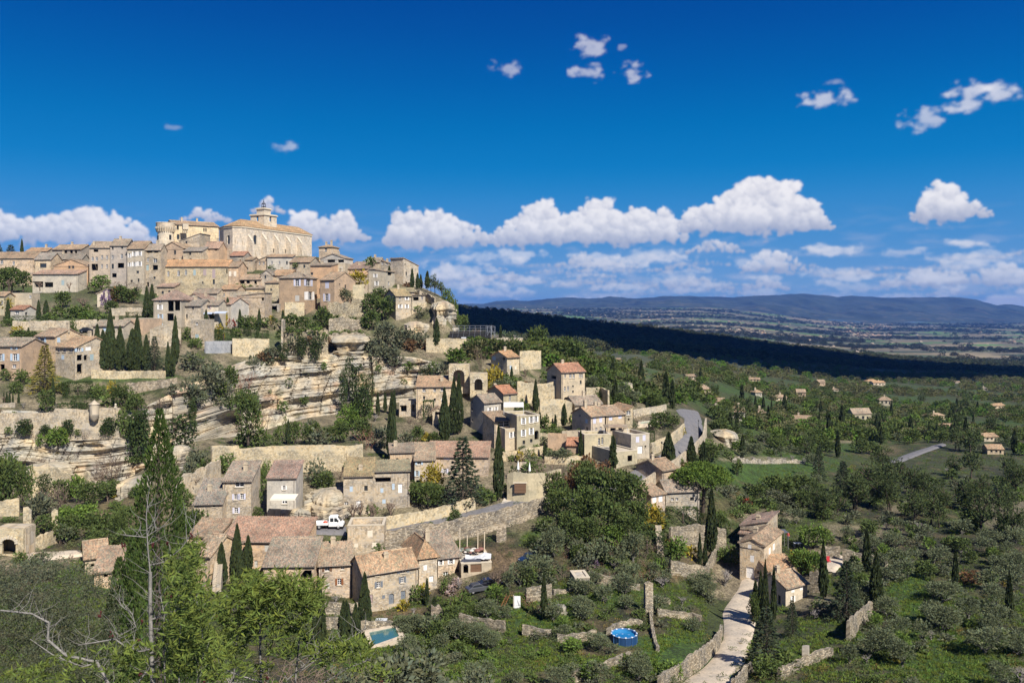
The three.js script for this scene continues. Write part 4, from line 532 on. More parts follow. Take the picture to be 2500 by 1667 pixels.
// base on the ground at sight line (u, vb); size as seen: h tall, w wide; zone says where
function tree(s, u, vb, h, w, zone, o = {}) {
  const [shape, name, mat] = SPEC[s], k = KIND[shape], sz = shape === 'cypress' ? h * 0.55 : Math.max(h, w); Q = sz > 72 ? 1 : sz > 36 ? 0.4 : 0.15; const v = unit(shape + Q, Math.floor(rnd() * k.n), k.make), d = onCliff(u, vb) ? gd(u, vb) - 1.4 : o.d ?? gd(u, vb), p = o.y != null ? P(u, vb, d) : o.d ? P(u, vb, d) : on(u, vb, d);
  const g = new THREE.Group(); g.position.copy(p); g.rotation.y = shape === 'hedge' || shape === 'ivy' ? (o.turn ?? 0) : rnd() * 6.283; const W = w * d / F, H = h * d / F; g.scale.set(W, H, o.deep ?? W);
  const c = mesh(v.crown, mat()), t = mesh(v.trunk, v.bare ? (s === 'ng' ? greyBarkM : barkM) : s === 'ol' ? greyBarkM : barkM); c.name = v.bare ? 'branches' : shape === 'ivy' ? 'foliage' : 'crown'; t.name = shape === 'ivy' ? 'stem' : 'trunk'; g.add(t, c);
  g.name = numbered(name); scene.add(g); grown.push({ g, s, u, zone, o }); Q = 1; return g;
}
const trees = (s, zone, list, o) => list.split(' ').map((q) => q.split(',').map(Number)).forEach(([u, v, h, w, d]) => tree(s, u, v, h, w, zone, { ...o, ...(d ? { d } : {}) }));
const ORD = (n) => { const w = ['', 'first', 'second', 'third', 'fourth', 'fifth', 'sixth', 'seventh', 'eighth', 'ninth', 'tenth', 'eleventh', 'twelfth']; if (w[n]) return w[n]; const t = n % 100 > 10 && n % 100 < 14 ? 'th' : ['th', 'st', 'nd', 'rd'][n % 10] ?? 'th'; return n + t; };
function labelTrees() {
  const by = {}; for (const t of grown) (by[t.s + '|' + t.zone] ??= []).push(t);
  for (const l of Object.values(by)) { l.sort((a, b) => a.u - b.u); l.forEach((t, i) => { const [, , , word, cat, grp] = SPEC[t.s]; t.g.userData = { label: t.o.label ?? (l.length === 1 ? `${word} ${t.zone}` : `${word}, ${ORD(i + 1)} from left, ${t.zone}`), category: cat }; if (l.length > 1) t.g.userData.group = `${grp} ${t.zone}`; }); }
}

// ---------------------------------------------------------------- the village, from the top of the hill down
// castle
{
  const d = 384, g = new THREE.Group(), c = P(404, 594, d), R = 21.5 / F * d, y = (v) => (594 - v) / F * d; g.position.copy(c); thing(g, 'castle_tower', 'round stone castle tower with corbelled parapet on the hilltop', 'tower');
  const prof = [[R * 0.98, -14], [R * 0.96, y(589)], [R * 1.0, y(588)], [R * 0.90, y(586)], [R * 0.88, y(566)]].map((p) => new THREE.Vector2(...p)); const sg = new THREE.LatheGeometry(prof, 28); { const uv = sg.attributes.uv; for (let i = 0; i < uv.count; i++) uv.setXY(i, uv.getX(i) * 24, uv.getY(i) * 18); } part(g, 'shaft', sg, ashlar(0.70, 0.6, 0.46));
  const pg = new THREE.LatheGeometry([[R * 0.86, y(567)], [R * 1.04, y(556)], [R * 1.05, y(546)], [R * 1.09, y(545.5)], [R * 1.09, y(544)], [R * 0.95, y(544)], [R * 0.95, y(550)]].map((p) => new THREE.Vector2(...p)), 28); { const uv = pg.attributes.uv; for (let i = 0; i < uv.count; i++) uv.setXY(i, uv.getX(i) * 24, uv.getY(i) * 6); } part(g, 'parapet', pg, ashlar(0.72, 0.6, 0.45));
  for (let i = 0; i < 26; i++) { const a = i / 26 * 6.283, b = box(0.34, 2.3, 0.8); b.rotateX(0.28); b.translate(0, y(560.5), R * 0.99); b.rotateY(a); part(g, 'corbel', b, ashlar(0.66, 0.56, 0.42)); }
  for (const [a, v] of [[-0.75, 582], [0.9, 580]]) { const b = box(0.9, 2.2, 0.5); b.translate(0, y(v), R * 0.93 - 0.05); b.rotateY(a); part(g, 'window', b, glassM); }
}
house('castle', 'long hilltop castle wing with tiled roof beside the round tower', 'castle', { u0: 424, u1: 534, vb: 625, vt: 547, d: 384, psi: 36, dep: 16, rh: 2.4, m: 'h', rm: 'a', ch: [[0.25, 0.4, 1.6], [0.6, 0.45, 1.4]], win: '433,556,5,9,o;497,561,3,8,o;502,561,3,8,o;434,578,6,12,o' });
{ const o = P(453, 553, 381); const g = new THREE.Group(); g.position.copy(o); thing(g, 'watch_turret', 'small corbelled stone turret hanging on the castle wall', 'turret'); g.rotation.y = 0.6; part(g, 'box', box(2.5, 2.4, 1.6, 0, 0, -1.2), ashlar(0.74, 0.63, 0.47)); part(g, 'corbel', merge([box(0.4, 1.6, 1, -0.8, -2, -1.4), box(0.4, 1.6, 1, 0, -2, -1.4), box(0.4, 1.6, 1, 0.8, -2, -1.4)]), ashlar(0.62, 0.53, 0.4)); part(g, 'cap', box(2.8, 0.2, 1.9, 0, 1.3, -1.2), trim); }
// church: long nave on the right, faceted apse towards the viewer
{
  const g = new THREE.Group(), d0 = 370, B = P(600, 632, d0); g.position.copy(B); thing(g, 'church', 'tall pale stone church with sloping buttresses crowning the village', 'church');
  const top = 36.1 - B.y, psi = 66 * Math.PI / 180, e = V3(Math.cos(psi), 0, -Math.sin(psi)), n = V3(Math.sin(psi), 0, Math.cos(psi)), L = 46;
  const pts = [[535, 379], [545, 371.5], [567, 367.5], [589, 368], [600, 370]].map(([u, d]) => { const p = P(u, 632, d).sub(B); p.y = 0; return p; }); const end = e.clone().multiplyScalar(L), wd = pts[0].clone(); const back = wd.clone().add(end);
  const ring = [...pts, end, back], sk = 8, wm = ashlar(0.70, 0.60, 0.475);
  const face = (a, b, wins = []) => { const len = a.distanceTo(b), w = wallPiece([[0, -sk], [len, -sk], [len, top], [0, top]], wins), t = b.clone().sub(a).normalize(); w.applyMatrix4(new THREE.Matrix4().makeBasis(t, V3(0, 1, 0), V3(-t.z, 0, t.x).multiplyScalar(1))); w.translate(a.x, a.y, a.z); return w; };
  const at = (a, b, u, v) => { const t = b.clone().sub(a).normalize(), nn = V3(-t.z, 0, t.x), r = V3((u - CX) / F, (HZ - v) / F, -1), k = a.clone().add(B).dot(nn) / r.dot(nn), p = r.multiplyScalar(k).sub(B).sub(a); return { x: p.dot(t), y: p.y }; };
  const walls = [], W1 = { ...at(pts[1], pts[2], 557, 585), w: 1.9, h: 3.8, arch: true }, W2 = { ...at(pts[4], end, 622, 585), w: 2.2, h: 4.0, arch: true }, slits = [[668, 612], [697, 613], [729, 617]].map(([u, v]) => ({ ...at(pts[4], end, u, v), w: 1.1, h: 1.8 }));
  for (let i = 0; i < ring.length; i++) { const a = ring[i], b = ring[(i + 1) % ring.length]; walls.push(face(a, b, i === 1 ? [W1] : i === 4 ? [W2, ...slits] : [])); }
  part(g, 'wall', merge(walls), wm);
  const win = (a, b, w) => { const s = new THREE.Shape(); (w.arch ? arcTop : flatTop)(s, 0, 0, w.w, w.h); const q = new THREE.ShapeGeometry(s, 6), t = b.clone().sub(a).normalize(); q.translate(w.x, w.y, -0.32); q.applyMatrix4(new THREE.Matrix4().makeBasis(t, V3(0, 1, 0), V3(-t.z, 0, t.x))); q.translate(a.x, a.y, a.z); part(g, 'window', q, glassM); }; win(pts[1], pts[2], W1); win(pts[4], end, W2); slits.forEach((w) => win(pts[4], end, w));
  const mid = (a, b) => a.clone().add(b).multiplyScalar(0.5), r0 = mid(pts[0], pts[4]).addScaledVector(e, 5).setY(top + 3.9), r1 = mid(back, end).addScaledVector(e, -0.5).setY(top + 3.9), out = ring.map((p) => { const c = mid(r0, r1); const q = p.clone().sub(c).setY(0).normalize(); return p.clone().addScaledVector(q, 0.5).setY(top - 0.15); });
  const roof = []; for (let i = 0; i < 4; i++) roof.push(...tilePlane([out[i], out[i + 1], r0])); roof.push(...tilePlane([out[4], out[5], r1, r0]), ...tilePlane([out[5], out[6], r1]), ...tilePlane([out[6], out[0], r0, r1]), ridge(r0, r1)); part(g, 'roof', merge(roof), tiles(0.64, 0.42, 0.235));
  part(g, 'cornice', merge(ring.slice(0, 6).map((p, i) => { const q = ring[(i + 1) % ring.length], len = p.distanceTo(q), b = box(len, 0.5, 0.35, len / 2, top - 0.55, 0.12), t = q.clone().sub(p).normalize(); b.applyMatrix4(new THREE.Matrix4().makeBasis(t, V3(0, 1, 0), V3(-t.z, 0, t.x))); b.translate(p.x, p.y, p.z); return b; })), trim);
  for (const [f, hh] of [[0.04, 0.62], [0.24, 0.70], [0.42, 0.70], [0.60, 0.70], [0.78, 0.72]]) { const s = new THREE.Shape(); s.moveTo(0, -6); s.lineTo(2.9, -6); s.lineTo(2.9, top * hh - 1.6); s.lineTo(0, top * (hh + 0.14)); const b = new THREE.ExtrudeGeometry(s, { depth: 1.1, bevelEnabled: false }); b.applyMatrix4(new THREE.Matrix4().makeBasis(n, V3(0, 1, 0), e.clone().negate())); b.translate(e.x * L * f, 0, e.z * L * f); const o = part(g, 'buttress', b, wm); const c = box(3.2, 0.14, 1.35); c.rotateZ(-Math.atan2(top * 0.14 + 1.6, 2.9)); c.translate(1.5, top * (hh + 0.07) - 0.72, 0.55); c.applyMatrix4(new THREE.Matrix4().makeBasis(n, V3(0, 1, 0), e.clone().negate())); c.translate(e.x * L * f, 0, e.z * L * f); part(o, 'coping', c, trim); }
  // bell tower
  const t = new THREE.Group(), bc = P(643, 545, 392); t.position.copy(bc); t.rotation.y = -0.45; thing(t, 'bell_tower', 'square stone bell tower with iron cage behind the church roof', 'tower'); const yy = (v) => (545 - v) / F * 392, s1 = 8.2, s2 = 4.4;
  const arch = (s, y0, y1, h, w, hh) => { const a = [{ x: s / 2, y: h, w, h: hh, arch: true }], k = []; for (let i = 0; i < 4; i++) { const q = wallPiece(i % 2 ? [[TH, y0], [s - TH, y0], [s - TH, y1], [TH, y1]] : [[0, y0], [s, y0], [s, y1], [0, y1]], a); q.translate(-s / 2, 0, s / 2); q.rotateY(i * Math.PI / 2); k.push(q); } return merge(k); };
  part(t, 'belfry', arch(s1, -8, yy(528), yy(535.5), 1.3, 2.3), ashlar(0.72, 0.61, 0.46)); part(t, 'cornice', merge([box(s1 + 0.9, 0.4, s1 + 0.9, 0, yy(528) + 0.2, 0), box(s1 + 0.4, 0.3, s1 + 0.4, 0, yy(528) + 0.55, 0)]), trim); part(t, 'upper_stage', box(s2, yy(512) - yy(528), s2, 0, (yy(512) + yy(526)) / 2, 0), ashlar(0.76, 0.65, 0.5)); part(t, 'cap', merge([box(s2 + 1, 0.3, s2 + 1, 0, yy(512) + 0.2, 0), box(s2 + 0.4, 0.4, s2 + 0.4, 0, yy(512) + 0.5, 0)]), trim);
  const ir = paint(0.03, 0.03, 0.04, 0.5, 0.5), k = [], y0 = yy(511), y1 = yy(498); for (let i = 0; i < 4; i++) { const a = i * Math.PI / 2 + 0.78; k.push(rod(V3(Math.cos(a) * 1, y0, Math.sin(a) * 1), V3(Math.cos(a) * 0.75, y1, Math.sin(a) * 0.75), 0.12), rod(V3(Math.cos(a) * 0.75, y1, Math.sin(a) * 0.75), V3(0, y1 + 1.2, 0), 0.1)); } k.push(rod(V3(0, y1 + 1, 0), V3(0, yy(487), 0), 0.1)); for (const y of [0.5, 1]) { const q = new THREE.TorusGeometry(0.95, 0.09, 4, 12); q.rotateX(Math.PI / 2); q.translate(0, lerp(y0, y1, y), 0); k.push(q); } k.push(box(0.8, 0.1, 0.1, 0, yy(490), 0)); part(t, 'iron_cage', merge(k), ir); const bell = new THREE.LatheGeometry([[0.5, 0], [0.42, 0.2], [0.3, 0.6], [0.05, 0.75]].map((p) => new THREE.Vector2(...p)), 12); bell.translate(0, y0 + 0.7, 0); part(t, 'bell', bell, paint(0.1, 0.09, 0.05, 0.4, 0.7));
}
const H = (label, u0, u1, vb, vt, o = {}) => house(o.name ?? 'stone_house', label, o.cat ?? 'house', { u0, u1, vb, vt, ...o });
// hilltop, far left
H('long low house with pinkish walls at the far left hilltop', -40, 81, 706, 630, { d: 338, dep: 10, rh: 2.6, m: 'k', rm: 'a', win: '3,640,6,9,fw;32,642,5,10,fw;12,668,5,8,o;58,668,5,8,o;40,690,6,9,o' });
H('low stone house with one dark square window, far left hilltop', 83, 122, 700, 633, { d: 336, dep: 9, rh: 2.8, m: 's', rm: 'g', win: '104,648,14,10,o' });
H('house with three dark attic windows under a tan roof', 126, 196, 650, 609, { d: 352, psi: -6, dep: 10, rh: 2.2, m: 'm', rm: 'b', win: '158,614,8,8,h;173,615,6,8,h;184,615,5,8,h' });
H('small tan-roofed house at the skyline left of the three attic windows', 62, 112, 640, 613, { d: 362, dep: 8, rh: 1.6, m: 'e', rm: 'a' });
H('long grey-roofed range below the three attic windows', 122, 198, 665, 632, { d: 345, dep: 7, rh: 2.2, m: 'e', rm: 'g' });
H('ochre gabled house with two small windows, upper left', 130, 214, 690, 648, { d: 334, psi: 4, dep: 12, roof: 'gz', rh: 2.5, m: 'p', rm: 'a', win: '168,652,5,6,o;177,652,5,6,o' });
H('cream house with red-brown lean-to roof and shaded terrace, upper left', 78, 188, 708, 669, { d: 322, dep: 7, roof: 'sf', rh: 1.8, m: 'w', rm: 'p', win: '90,694,22,14,h;118,695,18,12,h;152,690,6,12,ct' });
H('taupe tall house with many small windows, left of the terrace row', 217, 267, 692, 604, { d: 330, psi: 8, dep: 10, rh: 2.6, m: 'm', rm: 'b', ch: [[0.15, 0.2]], win: '233,612,10,6,h;225,632,5,10,fw;235,632,5,10,fw;248,628,4,10,fw;260,628,4,10,fw;230,652,14,16,h;248,650,4,10,fw;260,650,4,9,fw' });
H('mauve-grey tall house in the terrace row, upper left', 268, 309, 692, 599, { d: 331, psi: 6, dep: 10, rh: 2.8, m: 'm', rm: 'b', win: '274,606,4,6,o;297,604,4,7,o;274,628,4,10,fw;296,626,5,12,fw;274,650,5,12,o;294,648,14,12,h;278,672,10,10,h' });
H('tall house with two rows of white shutters in terrace row', 309, 350, 702, 607, { d: 330, psi: -4, dep: 11, rh: 3.2, m: 'e', rm: 'a', win: '315,624,4,10,sw;327,620,5,11,sw;340,619,5,11,sw;315,646,4,10,sw;327,645,5,11,sw;340,644,5,11,sw;335,664,6,6,o;337,684,4,8,o;320,686,5,5,o' });
H('narrow balconied stone house right of the white-shuttered one', 353, 391, 712, 610, { d: 331, psi: -6, dep: 5, rh: 2.4, m: 's', rm: 'b', win: '364,614,12,6,h;380,614,10,6,h;360,634,5,10,fw;378,636,8,10,fw;359,653,6,14,dt;378,653,12,12,h;360,694,5,12,h-a;376,678,5,6,o' });
H('ochre gabled house below the castle tower', 393, 447, 645, 606, { d: 364, psi: -8, dep: 14, roof: 'gz', rh: 2.6, m: 'p', rm: 'b', win: '426,616,5,10,o;424,634,6,6,o' });
H('low stone-fronted house with grey roof below the castle', 446, 494, 645, 613, { d: 360, psi: -10, dep: 9, rh: 1.8, m: 's', rm: 'g', win: '463,620,5,5,o;464,634,6,5,o' });
H('grey rubble gable wall house against the castle', 437, 487, 606, 588, { d: 376, psi: -6, dep: 10, roof: 'sl', rh: 3.2, m: 'g', rm: 'g', win: '454,592,4,7,o' });
H('ochre house with stepped grey roofs left of the apse', 496, 533, 640, 606, { d: 363, psi: -6, dep: 8, rh: 3, m: 'p', rm: 'p', win: '506,606,8,5,h;526,606,6,5,h' });
H('broad stone house with orange roof and seven arched windows', 386, 556, 716, 650, { d: 334, psi: 2, dep: 11, rh: 2.8, m: 'y', rm: 'o', win: '410,668,5,13,fwa;435,667,6,14,fwa;453,665,5,13,fwa;474,665,6,14,cta;499,665,7,15,cma;521,668,7,22,cma;521,688,5,12,o;521,706,5,8,o;553,662,2,12,h;494,690,3,6,o' });
H('small pink-rendered house with two blind cream windows', 557, 581, 700, 651, { d: 335, psi: -4, dep: 9, rh: 2.2, m: 'k', rm: 'a', win: '560,668,6,12,cc;573,668,6,12,cc' });
H('rubble house with red-tiled roof strip under the apse', 560, 594, 660, 624, { d: 358, psi: -10, dep: 7, rh: 1.8, m: 'g', rm: 'r', win: '586,640,4,12,dn' });
H('low house of grey stone in shade under the apse', 594, 616, 668, 634, { d: 358, psi: -8, dep: 7, rh: 1.2, m: 'g', rm: 'a', win: '603,655,4,5,o' });
H('small house with paired windows and lean-to roof by church', 625, 649, 655, 636, { d: 360, psi: -14, dep: 8, roof: 'sr', rh: -1.6, m: 'k', rm: 'a', win: '633,642,4,8,fc;643,642,4,8,fc' });
H('pale rendered annex at the foot of the church wall', 651, 712, 672, 627, { d: 358, psi: 4, dep: 8, roof: 'sf', rh: 1.6, m: 'w', rm: 'a' });
H('tan-roofed stone house right of the church annex', 706, 756, 700, 640, { d: 350, psi: -12, dep: 10, rh: 2.2, m: 's', rm: 'a', win: '718,652,5,7,o;742,650,5,8,o;745,665,5,6,o' });
H('stone gable with small window below the church annex', 636, 664, 700, 670, { d: 336, psi: -6, dep: 9, roof: 'gz', rh: 1.8, m: 's', rm: 'g', win: '647,676,4,8,o' });
H('low tiled house with round gable window below church', 664, 708, 698, 672, { d: 338, psi: -10, dep: 8, rh: 2.2, m: 'e', rm: 'a', win: '697,664,5,6,o;680,684,6,6,o' });
H('low ochre house with dark porch below the church', 582, 636, 706, 682, { d: 336, psi: -4, dep: 8, rh: 2.0, m: 'k', rm: 'a', win: '590,688,12,9,h;605,688,8,8,h;623,690,6,9,h' });
H('tall square yellow stone house above the dark garage', 646, 680, 740, 690, { d: 322, psi: -6, dep: 9, roof: 'sf', rh: 1.2, m: 'y', rm: 'a', win: '661,707,4,5,o' });
H('orange rendered house with pale blue shutters, hip roof', 681, 741, 768, 678, { d: 310, psi: -12, dep: 11, roof: 'hip', rh: 2.2, m: 'o', rm: 'b', ch: [[0.9, 0.3, 0.9]], win: '725,690,8,16,sl;725,728,10,14,cs', rw: '752,690,10,16,sl;757,722,9,20,sw;746,722,8,20,cw' });
H('ochre rendered house with gable and lilac shutters, right of orange house', 781, 816, 742, 683, { d: 312, psi: -28, dep: 12, rh: 2.9, m: 'o', rm: 'b', win: '798,696,9,16,cl;797,726,8,18,sl', rw: '843,700,4,10,o;829,694,3,4,o' });
H('plain ochre wall building between the two orange houses', 757, 809, 720, 648, { d: 332, psi: -8, dep: 9, roof: 'sf', rh: 1.4, m: 'p', rm: 'b', win: '771,729,7,11,dn;750,668,6,6,o' });
H('pale house with two closed grey shutters below the canopy terrace', 809, 842, 690, 643, { d: 338, psi: -4, dep: 9, roof: 'flat', m: 'c', win: '817,656,5,12,cs;832,657,8,12,cs' });
H('white canopied roof-terrace house right of the church', 782, 842, 650, 631, { d: 346, psi: -16, dep: 7, roof: 'gz', rh: 1.8, m: 'w', rm: 'b', win: '808,637,18,7,h;832,637,14,7,h' });
H('pink brick house with chimneys at the church east end', 778, 810, 640, 603, { d: 384, psi: -14, dep: 7, roof: 'hip', rh: 1.2, m: 'k', rm: 'a', ch: [[0.75, 0.4, 1.6], [0.3, 0.5, 1.0]], win: '795,610,6,8,fw' });
H('low reddish-roofed house left of the square tower', 844, 896, 680, 656, { d: 342, psi: -10, dep: 12, roof: 'sf', rh: 3.4, m: 'k', rm: 'p' });
H('beige house with two white-shuttered windows under the tower', 899, 941, 702, 656, { d: 334, psi: -18, dep: 8, roof: 'sr', rh: 1.0, m: 'c', rm: 'b', ch: [[0.85, 0.3]], win: '916,673,5,9,sw;919,692,5,11,sw', rw: '951,668,10,8,h;949,692,4,10,fc' });
H('square tall stone tower house at the village east tip', 953, 985, 712, 631, { d: 344, psi: -30, dep: 10, roof: 'sb', rh: 2.6, m: 's', rm: 'b', win: '958,680,6,14,dn', rw: '992,668,4,9,o;989,645,3,4,o' });
H('brown-roofed stone house on the skyline left of tower house', 893, 926, 660, 640, { d: 352, psi: -8, dep: 8, rh: 2, m: 's', rm: 'b' });
H('low stone house on the skyline touching the tower house', 926, 951, 664, 634, { d: 353, psi: -8, dep: 8, roof: 'sr', rh: 1.4, m: 'g', rm: 'b' });
H('stone house with lichened roof and dark left gable', 966, 1004, 800, 722, { d: 300, psi: 30, dep: 11, rh: 2.4, m: 's', rm: 'y', win: '976,728,4,8,fc;993,728,5,9,sw;977,748,5,9,sw;993,748,5,9,sw', lw: '929,725,5,8,o;946,728,6,8,fc;937,727,3,6,o' });
H('terraced stone house stepping down right of lichened roof house', 1005, 1041, 790, 738, { d: 303, psi: 6, dep: 8, roof: 'flat', m: 'y', win: '1013,752,4,6,o;1029,757,4,14,fc' });
H('upper house with long lichened roof and small windows', 952, 1012, 740, 712, { d: 310, psi: 12, dep: 8, rh: 1.4, m: 's', rm: 'y', win: '984,714,3,4,o;994,714,3,4,o;1004,714,3,4,o' });
H('covered roof terrace house with slate-dark shade', 1006, 1038, 738, 720, { d: 306, psi: 8, dep: 6, roof: 'sb', rh: 0.5, m: 'e', rm: 'b', win: '1014,729,15,9,h;1030,727,4,10,fc' });
// mid slope, left
H('yellow-walled garden building behind the vine, far left', 6, 76, 752, 716, { d: 282, dep: 5, roof: 'flat', m: 'c', parapet: 0.3, win: '92,724,5,8,fw' });
H('vine-covered yellow house cut by the left edge', -50, 9, 760, 722, { d: 276, dep: 6, rh: 1.2, m: 'v', rm: 'a', win: '3,738,5,8,fw' });
H('little white garden house with red roof, far left', 24, 56, 778, 755, { d: 266, psi: -14, dep: 5, rh: 1.1, m: 'w', rm: 'r', win: '40,764,9,6,fw', rw: '63,766,5,8,o' });
H('pink house with pale blue shutters and balcony, far left', -34, 50, 930, 844, { d: 217, psi: -8, dep: 10, rh: 1.8, m: 'p', rm: 'g', win: '33,849,7,8,sb;35,872,9,17,sb;0,872,8,17,sb;33,894,8,9,fc;4,896,10,14,h' });
H('stone cottage with chimney and light blue shutters, left', 85, 134, 880, 820, { d: 232, psi: -22, dep: 9, rh: 1.9, m: 's', rm: 'a', ch: [[0.98, 0.45, 1.6]], win: '102,831,8,13,sb;95,850,6,8,cb', rw: '137,830,7,12,cb' });
H('stone house with loggia openings beside the golden cedar', 134, 182, 925, 846, { d: 221, psi: -26, dep: 12, rh: 2.4, m: 's', rm: 'a', win: '142,855,7,9,fl;156,855,7,9,fl;172,855,8,9,fl;152,872,6,11,cb', rw: '190,854,9,9,sb;214,849,12,9,cw;191,873,12,14,h;208,873,8,13,h;192,900,12,24,h;223,872,8,15,ct' });
H('low beige house with curved grey roof behind tall cypresses', 226, 300, 835, 795, { d: 252, psi: -6, dep: 7, rh: 1.5, m: 'c', rm: 'g', win: '254,804,8,9,cb;287,804,3,4,o' });
H('flat orange-beige house behind the tall cypresses', 301, 349, 815, 778, { d: 256, psi: -12, dep: 9, roof: 'flat', m: 'p', parapet: 0.4, win: '318,803,10,12,cb' });
H('three-storey beige house with loggias and blue shutters', 374, 442, 805, 731, { d: 262, psi: -4, dep: 11, roof: 'hip', rh: 2.8, m: 'e', rm: 'p', win: '390,735,8,7,fg;390,750,6,12,sw;391,773,6,12,sba;390,795,6,10,sba;416,742,13,28,h;432,743,12,26,h;415,774,15,18,h' });
H('stone house with small windows right of the loggia house', 443, 489, 785, 746, { d: 264, psi: -6, dep: 9, rh: 1.8, m: 's', rm: 'g', win: '470,751,4,9,o;455,772,4,10,o' });
H('rubble gable with red roof patch behind the awning house', 446, 500, 748, 732, { d: 276, psi: -8, dep: 9, roof: 'gz', rh: 2.2, m: 'g', rm: 'p', win: '490,730,4,5,o;449,733,4,7,o' });
H('white house with blue awnings and dark terrace doors', 488, 532, 790, 744, { d: 268, psi: -4, dep: 8, rh: 1.6, m: 'w', rm: 'b', win: '508,750,6,9,sm;512,772,20,16,h' });
H('white-gabled house with red roof right of the awning house', 532, 563, 790, 742, { d: 268, psi: -20, dep: 9, rh: 2, m: 'w', rm: 'p', win: '540,748,5,8,o;546,772,16,16,h' });
H('small square rubble tower with one window, mid left', 465, 498, 828, 781, { d: 250, psi: -8, dep: 6, roof: 'flat', m: 's', win: '480,791,6,7,fw;480,820,8,9,ct' });
H('ruined stone house front with white door, mid left', 578, 645, 776, 722, { d: 284, psi: -4, dep: 7, roof: 'sl', rh: 1, m: 'g', rm: 'g', win: '600,758,14,11,dw;643,730,6,8,h' });
H('dark open garage under the square yellow house', 643, 680, 772, 742, { d: 308, psi: -2, dep: 7, roof: 'flat', m: 'g', win: '661,754,28,17,h' });
// east side
H('stone house with yellow front and slotted attic windows', 1238, 1268, 930, 872, { d: 255, psi: 34, dep: 9, rh: 1.6, m: 'y', rm: 'o', win: '1243,874,4,5,h;1250,874,4,5,h;1257,873,4,5,h;1264,873,4,5,h;1247,897,5,9,cb;1259,898,4,8,cc', lw: '1206,873,8,9,cb;1230,874,6,7,h;1225,898,6,10,fw' });
H('beige building with curved roof edge beside the stage', 1196, 1232, 862, 828, { d: 276, psi: -30, dep: 12, roof: 'flat', m: 'c', parapet: 0.3, win: '1208,851,7,14,dw' });
H('tall pale house with red roof standing above the terraces', 1371, 1428, 1015, 908, { d: 236, psi: 24, dep: 9, rh: 2.0, m: 'c', rm: 'r', ch: [[0.35, 0.5, 0.7]], win: '1380,918,4,9,fw;1393,918,6,10,fw;1401,918,5,10,fw;1416,917,4,9,fw;1421,917,4,10,fw;1418,933,4,9,o;1379,949,4,11,fw;1387,948,4,11,fw;1399,943,3,4,o;1399,956,3,5,o;1382,974,10,9,h-a', lw: '1352,921,12,8,h' });
H('pale house with brown side wall and white-shuttered windows', 1182, 1223, 1052, 983, { d: 214, psi: 33, dep: 7, rh: 1.7, m: 'w', rm: 'b', win: '1196,986,4,5,h;1211,984,4,5,h;1196,1002,6,13,sw;1211,1000,4,13,sw', lw: '1149,975,3,6,o;1149,999,3,6,o;1149,1025,3,6,o' });
H('cream house with red roof behind the white awning', 1229, 1262, 1010, 961, { d: 225, psi: 30, dep: 9, rh: 1.7, m: 'v', rm: 'r', ch: [[0.2, 0.7, 0.8]], win: '1245,972,4,16,fw', lw: '1205,961,4,6,o' });
H('house with glazed loggia under a sunlit tiled roof', 1207, 1254, 1090, 1028, { d: 206, psi: 26, dep: 7, roof: 'sf', rh: 1.5, m: 's', rm: 'a', win: '1230,1034,28,14,fg;1250,1035,7,12,cw' });
H('cream facade with white shutters under the roof terrace', 1262, 1318, 1098, 1016, { d: 207, psi: 22, dep: 9, roof: 'flat', m: 'v', win: '1278,1028,6,15,sw;1297,1025,6,15,sw;1308,1023,6,14,sw;1278,1057,6,16,sw;1297,1053,6,16,sw;1310,1062,10,22,h-a;1279,1080,6,10,o;1297,1076,6,9,o' });
H('lower cream front with two arched white-shuttered windows', 1233, 1264, 1100, 1048, { d: 204, psi: 22, dep: 5, roof: 'flat', m: 'c', win: '1248,1062,5,14,swa;1257,1060,5,13,swa' });
H('big villa with tan roofs and pale shuttered front', 1443, 1477, 1070, 1016, { d: 208, psi: 32, dep: 8, rh: 1.8, m: 'w', rm: 'a', ch: [[0.2, 0.45, 1.6]], win: '1452,1027,7,14,cl;1467,1024,7,14,cl;1456,1050,5,11,fd;1467,1047,5,10,fd', lw: '1432,1028,6,10,cb;1416,1002,3,4,o;1433,1048,4,11,o' });
H('villa wing with four lilac shutters under a tiled roof', 1480, 1525, 1062, 1013, { d: 212, psi: 26, dep: 10, rh: 1.6, m: 'c', rm: 'a', ch: [[0.2, 0.7, 1.2], [0.5, 0.8, 1.2]], win: '1491,1022,8,8,cl;1514,1018,8,8,cl;1497,1047,13,11,h;1518,1046,14,11,h' });
H('villa back range with long tan roof on the left', 1404, 1470, 1020, 988, { d: 224, psi: 20, dep: 8, rh: 1.8, m: 's', rm: 'b' });
H('villa end tower with tall glazed corner window', 1527, 1545, 1050, 1002, { d: 216, psi: 18, dep: 9, roof: 'sl', rh: 1.0, m: 'y', rm: 'a', win: '1535,1007,10,10,fg;1535,1024,4,5,h' });
H('yellow garden front with two tall windows below villa', 1427, 1492, 1112, 1062, { d: 196, psi: 10, dep: 6, roof: 'flat', m: 'v', win: '1463,1078,5,17,fw;1471,1076,5,17,fw' });
H('square stone block with garage door beside the road', 1541, 1586, 1118, 1062, { d: 192, psi: 26, dep: 8, roof: 'flat', m: 'c', win: '1557,1073,8,14,cl;1573,1069,7,14,cl;1563,1098,12,18,dw;1576,1090,3,5,o', lw: '1506,1076,6,17,fc' });
H('low cream terrace block with dark garage opening by road', 1505, 1556, 1135, 1104, { d: 186, psi: 28, dep: 10, roof: 'flat', parapet: 0.3, m: 'v', win: '1538,1119,11,15,h' });
H('small red-tiled pavilion among the east gardens', 1384, 1419, 1110, 1086, { d: 198, psi: -10, dep: 5, rh: 1.3, m: 'p', rm: 'r' });
